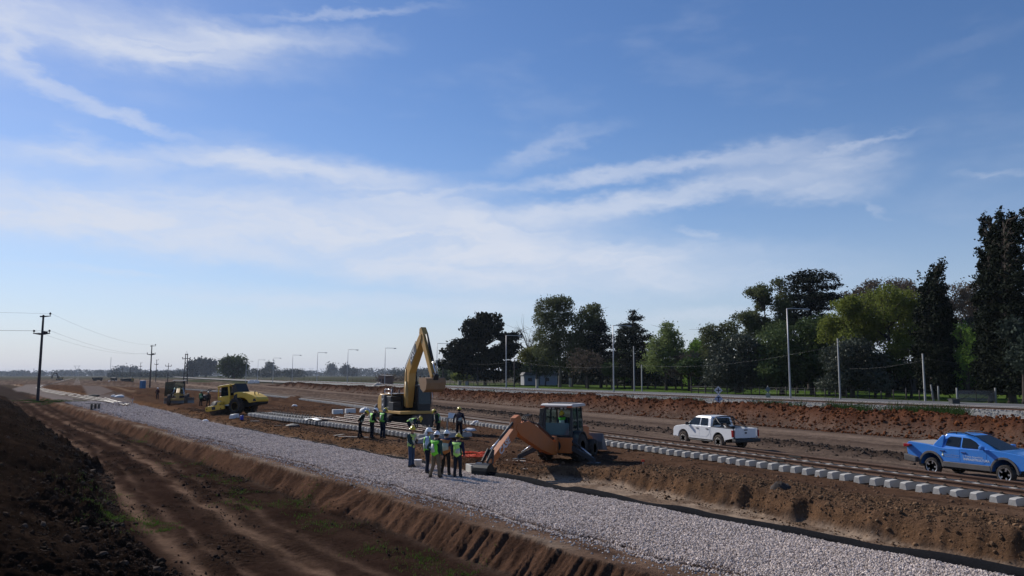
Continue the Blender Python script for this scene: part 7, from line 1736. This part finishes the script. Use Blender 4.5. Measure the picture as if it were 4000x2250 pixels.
def build_people():
    person('worker in yellow helmet and open lime vest, standing leftmost in the group on the gravel', at(1606, 1836) + Vector((0, 0, gz)), face(-25), {'arml': hands_front, 'armr': hands_front, 'head': .1}, (.025, .05, .06), (.03, .055, .11), (.40, .55, .16), YH, .97, 'p1')
    person('worker in white helmet with pale blue sleeves and green vest on the gravel', at(1668, 1860) + Vector((0, 0, gz)), face(10), {'arml': hands_front, 'armr': ((-.04, .08, -.27), (.17, .02, -.42)), 'head': .12}, (.36, .46, .62), (.012, .016, .03), LIME, WH, 1.0, 'p2', hood=(.6, .62, .68))
    person('worker in white helmet, bright green vest and khaki trousers with his back turned', at(1702, 1878) + Vector((0, 0, gz)), face(62), {'arml': hips_hand, 'armr': relaxed, 'legl': (None, (.03, .14, .5), (-.05, .24, .09)), 'legr': (None, (.03, .12, .5), (.03, .15, .09)), 'head': .15}, (.025, .06, .055), (.13, .105, .075), (.14, .58, .03), WH, .98, 'p3')
    person('worker in white helmet and orange vest with navy sleeves', at(1741, 1868) + Vector((0, 0, gz)), face(80), {'arml': relaxed, 'armr': hands_front, 'legl': (None, (.03, .12, .5), (-.02, .17, .09)), 'head': .15, 'look': -.4}, (.018, .04, .11), (.022, .02, .018), (.42, .16, .045), WH, .97, 'p4')
    person('worker in yellow helmet and pale lime vest with his back turned, rightmost on the gravel', at(1787, 1877) + Vector((0, 0, gz)), face(70), {'arml': relaxed, 'armr': ((-.03, .1, -.28), (.1, .06, -.5)), 'head': .2, 'look': -.35}, (.014, .02, .045), (.02, .024, .034), PALE_L, YH, .93, 'p5')
    # at the sleeper row
    person('worker in dark jacket leaning forward, leftmost by the sleeper row', at(1408, 1714, .3), face(15), {'lean': .45, 'arml': relaxed, 'armr': back_hand, 'legl': (None, (.0, .12, .5), (.06, .12, .09)), 'legr': (None, (-.06, .12, .5), (-.14, .14, .09)), 'head': .25, 'px': -.05}, (.016, .028, .024), (.012, .013, .018), (.02, .035, .025), YH, .98, 'p6')
    person('worker in white helmet and lime vest by the sleeper row', at(1452, 1714, .3), face(30), {'lean': .16, 'arml': hands_front, 'armr': hands_front, 'head': .5}, (.014, .016, .02), (.012, .014, .02), (.30, .68, .10), WH, 1.03, 'p7')
    person('worker in yellow helmet and green vest with back turned by the sleeper row', at(1494, 1713, .3), face(50), {'lean': .12, 'arml': relaxed, 'armr': relaxed, 'head': .5}, (.02, .028, .04), (.014, .02, .036), (.16, .48, .07), YH, 1.03, 'p8', hood=(.2, .25, .27))
    person('worker bent double over the rails, hand down on the sleepers', at(1603, 1706, .3), face(-8), {'lean': 1.38, 'px': -.12, 'arml': ((.22, .08, -.06), (.5, .04, -.04)), 'armr': ((.24, .06, -.06), (.52, .02, -.04)), 'armrel': True, 'legl': (None, (.05, .12, .5), (-.02, .14, .09)), 'legr': (None, (.03, .12, .5), (-.12, .14, .09)), 'head': -.35}, (.018, .03, .055), (.014, .018, .03), (.26, .52, .10), YH, 1.0, 'p9')
    person('worker in yellow helmet facing left with head bowed beyond the group on the gravel', at(1712, 1714, .3), face(170), {'lean': .22, 'arml': ((.03, .07, -.27), (.16, .04, -.47)), 'armr': hands_front, 'head': .5, 'legl': (None, (.03, .12, .5), (.02, .14, .09))}, (.016, .026, .03), (.014, .015, .02), (.10, .26, .05), YH, 1.0, 'p10')
    person('worker in yellow helmet and dark maroon jacket standing alone by the track, back turned', at(1793, 1716, .3), face(85), {'arml': ((-.04, .12, -.27), (-.02, .14, -.5)), 'armr': ((-.04, .12, -.27), (-.0, .14, -.5)), 'head': .05}, (.022, .022, .036), (.012, .013, .02), (.045, .028, .036), YH, 1.04, 'p11')
    # backhoe operator
    B = BACKHOE; sc = .94; hd = B.rotation_euler.z
    lx = .12; wx = B.location.x + sc * lx * math.cos(hd); wy = B.location.y + sc * lx * math.sin(hd)
    person('backhoe operator in yellow helmet and green vest seated in the cab', Vector((wx, wy, B.location.z + sc * 1.6 - .42)), hd + math.pi, {'crouch': .45, 'lean': .1, 'arml': ((.1, .1, -.25), (.34, .02, -.28)), 'armr': ((.1, .1, -.25), (.34, .02, -.28)), 'legl': (None, (.42, .12, .52), (.5, .13, .12)), 'legr': (None, (.42, .12, .52), (.5, .13, .12)), 'head': .25, 'look': .1, 'boots': False}, (.02, .03, .045), (.02, .022, .03), (.10, .50, .03), YH, .94, 'p12')
    # far workers by the grader and roller
    person('far worker in white helmet and dark red jacket left of the grader', at(614, 1560, .3), face(100), {'arml': relaxed, 'armr': hands_front}, (.06, .025, .03), (.015, .014, .025), None, WH, 1.0, 'p13')
    person('far worker in green vest between the grader and the roller', at(784, 1583, .3), face(75), {'armr': ((.02, .12, -.27), (.05, .2, -.5))}, (.02, .03, .025), (.02, .022, .022), (.10, .30, .10), (.6, .5, .3), 1.03, 'p14')
    person('far worker in brown jacket just left of the roller drum', at(813, 1587, .3), face(130), {'lean': .12, 'arml': ((.02, .12, -.27), (.1, .18, -.48)), 'legl': (None, (.03, .12, .5), (.16, .14, .09)), 'legr': (None, (.03, .12, .5), (-.16, .14, .09))}, (.05, .035, .03), (.022, .02, .02), None, (.35, .3, .27), .98, 'p15')
build_people()
# ---------------------------------------------------------------- small things on the site
def build_misc():
    # concrete chamber in the pit by the hoe bucket
    t = empty('concrete_chamber', (-1.42, 31.9, -.2), .35, 'pale square concrete chamber beside the hoe bucket', 'chamber')
    t.scale = (.75, .75, .75); mc = mat('chamber_concrete', (.46, .44, .40), .85, var=.15, vscale=3, bump=.2)
    for nm, c, d in (('wall', (0, -.45, .4), (1.0, .1, .9)), ('wall', (0, .45, .4), (1.0, .1, .9)), ('wall', (-.45, 0, .4), (.1, .8, .9)), ('wall', (.45, 0, .4), (.1, .8, .9))): b = MB(); b.box(c, d); b.build(nm, mc, t, .01)
    # orange net
    mo = mat('orange_net', (.62, .07, .025), .8, var=.3, vscale=20)
    for i, (px, py, r, lab) in enumerate(((1862, 1790, .5, 'larger crumpled orange safety net on the heap by the pit'), (1828, 1775, .33, 'small piece of crumpled orange net left on the heap'), (1890, 1776, .3, 'small piece of orange net right on the heap'))):
        q = G(px, py, .3); b = MB(); n, m = 14, 9
        rg = np.random.default_rng(i); 
        V = [((.15 + .85 * c / (m - 1)) * r * (1 + .5 * float(vnoise(a * .8 + i * 9, 3, 8))) * 1.5 * math.cos(a * 6.283 / n), (.15 + .85 * c / (m - 1)) * r * (1 + .5 * float(vnoise(a * .8 + i * 9, 7, 8))) * math.sin(a * 6.283 / n), .03 + .09 * r * 2 * abs(float(vnoise(a * 1.3 + i * 7, c * 1.3, 4))) + .06 * (1 - c / (m - 1))) for a in range(n) for c in range(m)]
        F = [(a * m + c, ((a + 1) % n) * m + c, ((a + 1) % n) * m + c + 1, a * m + c + 1) for a in range(n) for c in range(m - 1)]
        b.add(V, F, True); o = b.build('safety_net', mo); w = o.modifiers.new('net', 'WIREFRAME'); w.thickness = .03; o.location = q + Vector((0, 0, .04)); o.rotation_euler = (0, 0, .4 * i); tag(o, lab, 'net')
    # bucket, tripod and bits at the workers' feet
    t = empty('plastic_bucket', G(1633, 1832, .1) + Vector((0, 0, .07)), 0, 'white plastic bucket standing on the gravel beside the workers', 'bucket'); b = MB(); b.lathe([(.13, 0), (.16, .3), (.165, .3), (.165, .33), (.15, .33)], 'z', 16); b.build('pail', mat('white_plastic', (.68, .68, .7), .5), t); b = MB(); b.tube([(-.16, 0, .31), (-.1, .02, .2), (.1, .02, .2), (.16, 0, .31)], .006, 5); b.build('handle', M_CLIP, t)
    t = empty('folding_trestle', G(1765, 1678, .3), .3, 'small timber trestle holding white papers left of the lone worker', 'trestle'); mt = MATS['timber_pale']
    for x in (-.35, .35):
        for s in (-1, 1): b = MB(); b.bar((x, s * .25, 0), (x * .9, s * .05, .75), .04, .06); b.build('leg', mt, t)
    b = MB(); b.box((0, 0, .77), (.9, .3, .04)); b.build('top', mt, t, .005)
    b = MB(); b.prism([(-.25, .8), (.2, .8), (.25, 1.15), (-.2, 1.2)], -.02, .0); o = b.build('paper_sheets', mat('paper', (.75, .75, .76), .8)); o.location = t.location; o.rotation_euler = (-.3, 0, .2); tag(o, 'white sheets of paper propped on the small trestle', 'paper')
    # survey stakes, boards, litter
    t = empty('survey_stake', G(517, 1578, .1), 0, 'pale survey stake standing at the edge of the far gravel', 'stake'); b = MB(); b.box((0, 0, .5), (.12, .06, 1.1)); b.build('stake', mat('stake_pale', (.55, .5, .44), .8), t); b = MB(); b.box((0, -.035, .95), (.13, .01, .2)); b.build('mark', mat('stake_red', (.4, .1, .06), .7), t)
    q = G(2512, 1818, .3); t = empty('survey_stake', q, 0, 'short stake with an orange marker on the tipped earth', 'stake'); b = MB(); b.tube([(0, 0, 0), (0, 0, .22)], .012, 5); b.build('stake', MATS['stake_pale'], t); b = MB(); b.box((0, 0, .2), (.12, .02, .1)); b.build('marker', mat('marker_orange', (.75, .08, .03), .7), t)
    for i, (px, py, L, rz, lab) in enumerate(((1325, 1700, 1.1, 1.2, 'short pale plank on the slope below the sleeper row'), (1380, 1708, 2.1, -.35, 'longer pale plank by the feet of the leftmost worker'), (995, 1660, .7, .2, 'small pale board on the slope beside the long white block'), (1088, 1666, .7, -.1, 'dark flat board on the slope below the sleeper row'), (2010, 1802, 1.1, -.4, 'pale board in the dug earth behind the hoe dipper'), (2075, 1833, .8, .1, 'thin board in the dug earth'))):
        q = G(px, py, .25); b = MB(); b.box((0, 0, .03), (L, .12, .035)); o = b.build('plank', mat('plank_pale', (.5, .44, .37), .85, var=.2) if i != 3 else M_BLK, None, .004); o.location = q; o.rotation_euler = (0, 0, rz); tag(o, lab, 'plank')
    def crumple(name, px, py, r, m, lab, cat, h=.25, z=.2, sd=1):
        q = G(px, py, z); b = MB(); n = 12; rg = np.random.default_rng(sd)
        rings = []
        for j in range(6):
            t_ = j / 5; rr = r * math.cos(t_ * math.pi / 2 * .95); rings.append([(rr * math.cos(2 * math.pi * k / n) * rg.uniform(.8, 1.2) * 1.4, rr * math.sin(2 * math.pi * k / n) * rg.uniform(.8, 1.2), h * math.sin(t_ * math.pi / 2) * rg.uniform(.75, 1.2)) for k in range(n)])
        b.loft(rings, True, True, True); o = b.build(name, m); o.location = q; tag(o, lab, cat); return o
    wb = mat('white_sack', (.62, .62, .64), .75, var=.15, bump=.4, bscale=4)
    crumple('plastic_bag', 803, 1648, .2, wb, 'crumpled white plastic bag at the gravel edge below the roller', 'bag', .2, sd=2)
    crumple('plastic_bag', 1145, 1687, .38, mat('bag_dark_shiny', (.05, .05, .055), .7), 'dark crumpled plastic bag on the slope below the sleeper row', 'bag', .2, sd=3)
    crumple('plastic_bag', 1600 + 20, 1642, .2, wb, 'scrap of white plastic near the white blocks', 'bag', .2, sd=4) if False else None
    crumple('plastic_bag', 1425, 1612, .4, wb, 'torn white plastic lying right of the white blocks', 'bag', .5, sd=5)
    crumple('plastic_bag', 1150, 1587, .25, wb, 'scrap of white plastic by the track beyond the sleeper row', 'bag', .2, sd=6)
    crumple('rubble_bag', 465, 1562, .6, wb, 'white rubble bags dumped where the two gravel beds meet', 'rubble', .4, sd=7); crumple('rubble_bag', 443, 1556, .35, wb, 'smaller white lump left of the rubble bags', 'rubble', .35, sd=8)
    crumple('tarpaulin', 368, 1548, .8, mat('tarp_black', (.02, .02, .022), .95), 'crumpled black tarpaulin on the second gravel bed', 'tarpaulin', .3, sd=9)
    crumple('rubble_bag', 1860, 1660, .3, wb, 'white sack beside the track right of the lone worker', 'sack', .3, sd=10); crumple('rubble_bag', 1835, 1684, .35, wb, 'white sack on the ground just right of the lone worker', 'sack', .2, sd=11)
    crumple('boulder', 1478, 1514, 1.1, mat('pale_rock', (.3, .27, .25), .9), 'pale boulder on the berm below the brick hut', 'boulder', 1.1, z=1, sd=12)
    crumple('soil_lump', 2790 + 265, 1930, .26, mat('dark_lump', (.035, .026, .022), .95), 'large dark lump of soil on the bank of tipped earth', 'soil lump', .36, sd=13)
    # bag carried between the far workers
    q = at(798, 1585, .3); b = MB(); b.lathe([(.1, -.45), (.36, -.4), (.4, 0), (.36, .4), (.1, .45)], 'x', 16); o = b.build('rubber_drum', M_BLK); o.location = (q.x, q.y, q.z + .95); o.rotation_euler = (0, 0, .6); tag(o, 'black round tub carried between two far workers', 'tub')
    # pile of plates with a plank on top, beside the service road
    t = empty('pallet_stack', G(372, 1600, 0), .3, 'dark stack of pallets with a plank on top beside the far gravel', 'pallets'); md = mat('pallet_dark', (.05, .043, .04), .9, var=.3)
    for k in range(5): b = MB(); b.box((random.uniform(-.06, .06), 0, .09 + .14 * k), (.95, .8, .03)); [b.box((x, 0, .03 + .14 * k), (.09, .8, .09)) for x in (-.4, 0, .4)]; b.build('pallet', md, t)
    b = MB(); b.box((-.25, 0, .72), (1.6, .25, .05)); b.build('plank', MATS['plank_pale'] if False else md, t)
    # portable toilet
    q = P(557, 1517, .3); t = empty('portable_toilet', (q.x, q.y, ground_h(q.x, q.y)), -.35, 'blue portable toilet left of the pole on the heap', 'toilet'); mb = mat('toilet_blue', (.03, .13, .26), .55, var=.1)
    b = MB(); b.box((0, 0, 1.1), (1.15, 1.15, 2.1)); b.build('cabin', mb, t, .05); b = MB(); b.box((0, 0, 2.2), (1.2, 1.2, .14), None, (.9, .9)); b.build('roof', mat('toilet_roof', (.6, .6, .6), .6), t, .04); b = MB(); b.box((.0, -.585, 1.05), (.75, .03, 1.85)); d = b.build('door', mat('toilet_door', (.035, .16, .32), .5), t, .02); b = MB(); b.box((.28, -.61, 1.05), (.05, .04, .15)); b.build('handle', M_BLK, d); b = MB(); b.tube([(.4, .45, 2.2), (.4, .45, 2.55)], .05, 8); b.build('vent_pipe', M_BLK, t)
    # bulk bags far left of the berm and on the works
    labs = ['white bulk bag leftmost in the pile beyond the roller', 'white bulk bag second from the left in the pile beyond the roller', 'white bulk bag in the middle of the pile beyond the roller', 'white bulk bag fourth in the pile beyond the roller', 'white bulk bag rightmost in the pile beyond the roller']
    for k in range(5):
        q = G(972 + 9 * k, 1499, .3); b = MB(); b.box((0, 0, .6 + (.25 if k in (1, 2, 3) else 0)), (1.15, 1.15, 1.2 + (.5 if k in (1, 2, 3) else 0)), None, (.85, .85)); o = b.build('bulk_bag', wb, None, .2, 3); o.location = (q.x, q.y + random.uniform(-.5, .5), q.z); o.rotation_euler = (random.uniform(-.05, .05), random.uniform(-.08, .08), random.uniform(0, 1)); tag(o, labs[k], 'bulk bag', 'bulk bags beyond the roller')
    for k in range(3):
        q = G(428 + 12 * k, 1493, .1); b = MB(); b.box((0, 0, .45), (1.6, 1.1, .9), None, (.8, .8)); o = b.build('bulk_bag', wb, None, .2, 3); o.location = q; o.rotation_euler = (0, 0, k); tag(o, ('leftmost of three white bags on the bare ground left of the toilet', 'middle of three white bags on the bare ground left of the toilet', 'rightmost of three white bags on the bare ground left of the toilet')[k], 'bulk bag', 'bags on the bare ground')
    # cable reel wreck by the track
    q = G(812, 1533, .3); t = empty('scrap_frame', q, .4, 'small dark scrap frame lying beyond the roller cab', 'scrap'); b = MB(); b.bar((-.6, 0, .1), (.8, .1, .5), .12, .12); b.bar((-.4, .2, .1), (.3, -.3, .7), .1, .1); b.bar((.2, 0, .5), (1.5, .2, .65), .1, .1); b.build('bar', M_DARK, t)
build_misc()

# ---------------------------------------------------------------- low plants
def build_grass():
    def tufts(name, label, spots, m, seed, per=60, hgt=.12, wide=.012):
        rg = np.random.default_rng(seed); C = []
        for (x, y, r, n) in spots:
            a = rg.uniform(0, 2 * math.pi, n); d = r * np.sqrt(rg.random(n)) * (1 + .6 * np.sin(3 * a + x)) ; C.append(np.stack([x + d * np.cos(a), y + d * np.sin(a) * 1.0], 1))
        C = np.concatenate(C); z = plain_h(C[:, 0], C[:, 1]); V_ = []
        n = len(C); h = hgt * rg.uniform(.4, 1.3, n); th = rg.uniform(0, 2 * math.pi, n); w = wide * rg.uniform(.6, 1.4, n); ln = rg.normal(0, .45, (n, 2)) * h[:, None]
        b0 = np.stack([C[:, 0] - w * np.cos(th), C[:, 1] - w * np.sin(th), z - .01], 1); b1 = np.stack([C[:, 0] + w * np.cos(th), C[:, 1] + w * np.sin(th), z - .01], 1)
        t1 = np.stack([C[:, 0] + ln[:, 0] + w * .3, C[:, 1] + ln[:, 1], z + h], 1); t0 = np.stack([C[:, 0] + ln[:, 0] - w * .3, C[:, 1] + ln[:, 1], z + h], 1)
        V = np.stack([b0, b1, t1, t0], 1).reshape(-1, 3); o = obj(name, fast_mesh(name, V, np.arange(len(V)).reshape(-1, 4), (m,), False)); tag(o, label, 'grass', kind='stuff')
    gm = leaf_mat('leaf_weed', (.06, .105, .02), .35, .35, 3.0); gd = leaf_mat('leaf_weed_dark', (.038, .07, .018), .35, .3, 1.0)
    def S(l, z=-.75): return [(*P(px, py, z)[:2], r, n) for px, py, r, n in l]
    tufts('roadside_weeds', 'low green weeds on the service road', [(x_, y_, r_ * 1.5, int(n_ * .55)) for x_, y_, r_, n_ in S([(390, 2030, .7, 900), (450, 2040, .6, 1100), (600, 2045, .35, 500), (640, 2068, .25, 350), (330, 1935, .9, 700), (370, 1960, .7, 500), (420, 2090, .6, 500), (550, 1722, .45, 350), (560, 1728, .4, 250), (800, 1860, .5, 300), (905, 1880, .6, 400), (940, 1925, .5, 350), (1090, 1970, .8, 500), (1180, 1962, .5, 400), (1190, 2010, .4, 250), (1250, 2050, .5, 300), (1310, 2060, .45, 250), (1470, 2145, .5, 400), (1650, 2180, .45, 300), (1660, 2210, .4, 250), (1780, 2240, .6, 400), (920, 1958, .5, 300), (970, 1985, .3, 150), (660, 1810, .5, 200), (780, 1815, .4, 200)])], gm, 1, hgt=.07, wide=.010)
    tufts('pole_grass', 'strip of grass round the foot of the tall pole', S([(170, 1575, 2.2, 900), (230, 1580, 2.5, 900), (120, 1570, 2.0, 500)], -.4), gd, 2, hgt=.16, wide=.03)
    sp = []
    rg = np.random.default_rng(4)
    for px, r, n in ((2650, 1.0, 500), (2700, .9, 500), (2980, 1.0, 450), (3010, 1.2, 900), (3080, 1.1, 500), (3260, 1.2, 900), (3300, 1.2, 900), (3360, .8, 300), (3540, 1.5, 900), (3600, 1.6, 1400), (3660, 1.6, 1400), (3700, 1.3, 700), (2540, .8, 300), (2430, .8, 250), (1900, 1.0, 250), (2200, 1.0, 250)):
        q = vx(px, 52.6); sp.append((q.x, q.y, r, n))
    tufts('verge_weeds', 'tall green weeds between the berm and the old line', sp, gd, 3, hgt=.75, wide=.03)
    sp = []
    for k in range(260):
        U = rg.uniform(15, 260); v = rg.uniform(60.5, 70.2) if k % 3 else rg.uniform(78.8, 82); x, y = frT(U, v); sp.append((x, y, 1.3, 40))
    tufts('verge_grass', 'rough grass along both sides of the road', sp, leaf_mat('leaf_verge', (.09, .12, .035), .35, .3, .5), 5, hgt=.22, wide=.03)
build_grass()

# ---------------------------------------------------------------- air
def build_haze():
    b = MB(); b.box((0, 4400, 17.5), (11000, 9400, 43)); o = b.build('haze', None if False else mat('tmp', (1, 1, 1)))
    m = bpy.data.materials.new('hazy_air'); m.use_nodes = True; N = m.node_tree.nodes; N.clear(); out = N.new('ShaderNodeOutputMaterial'); pv = N.new('ShaderNodeVolumePrincipled')
    pv.inputs['Color'].default_value = (.72, .82, .98, 1); pv.inputs['Density'].default_value = HAZE_DENSITY; pv.inputs['Anisotropy'].default_value = .1
    m.node_tree.links.new(pv.outputs[0], out.inputs['Volume']); o.data.materials.clear(); o.data.materials.append(m); tag(o, kind='stuff')
HAZE_DENSITY = 0.00007
build_haze()
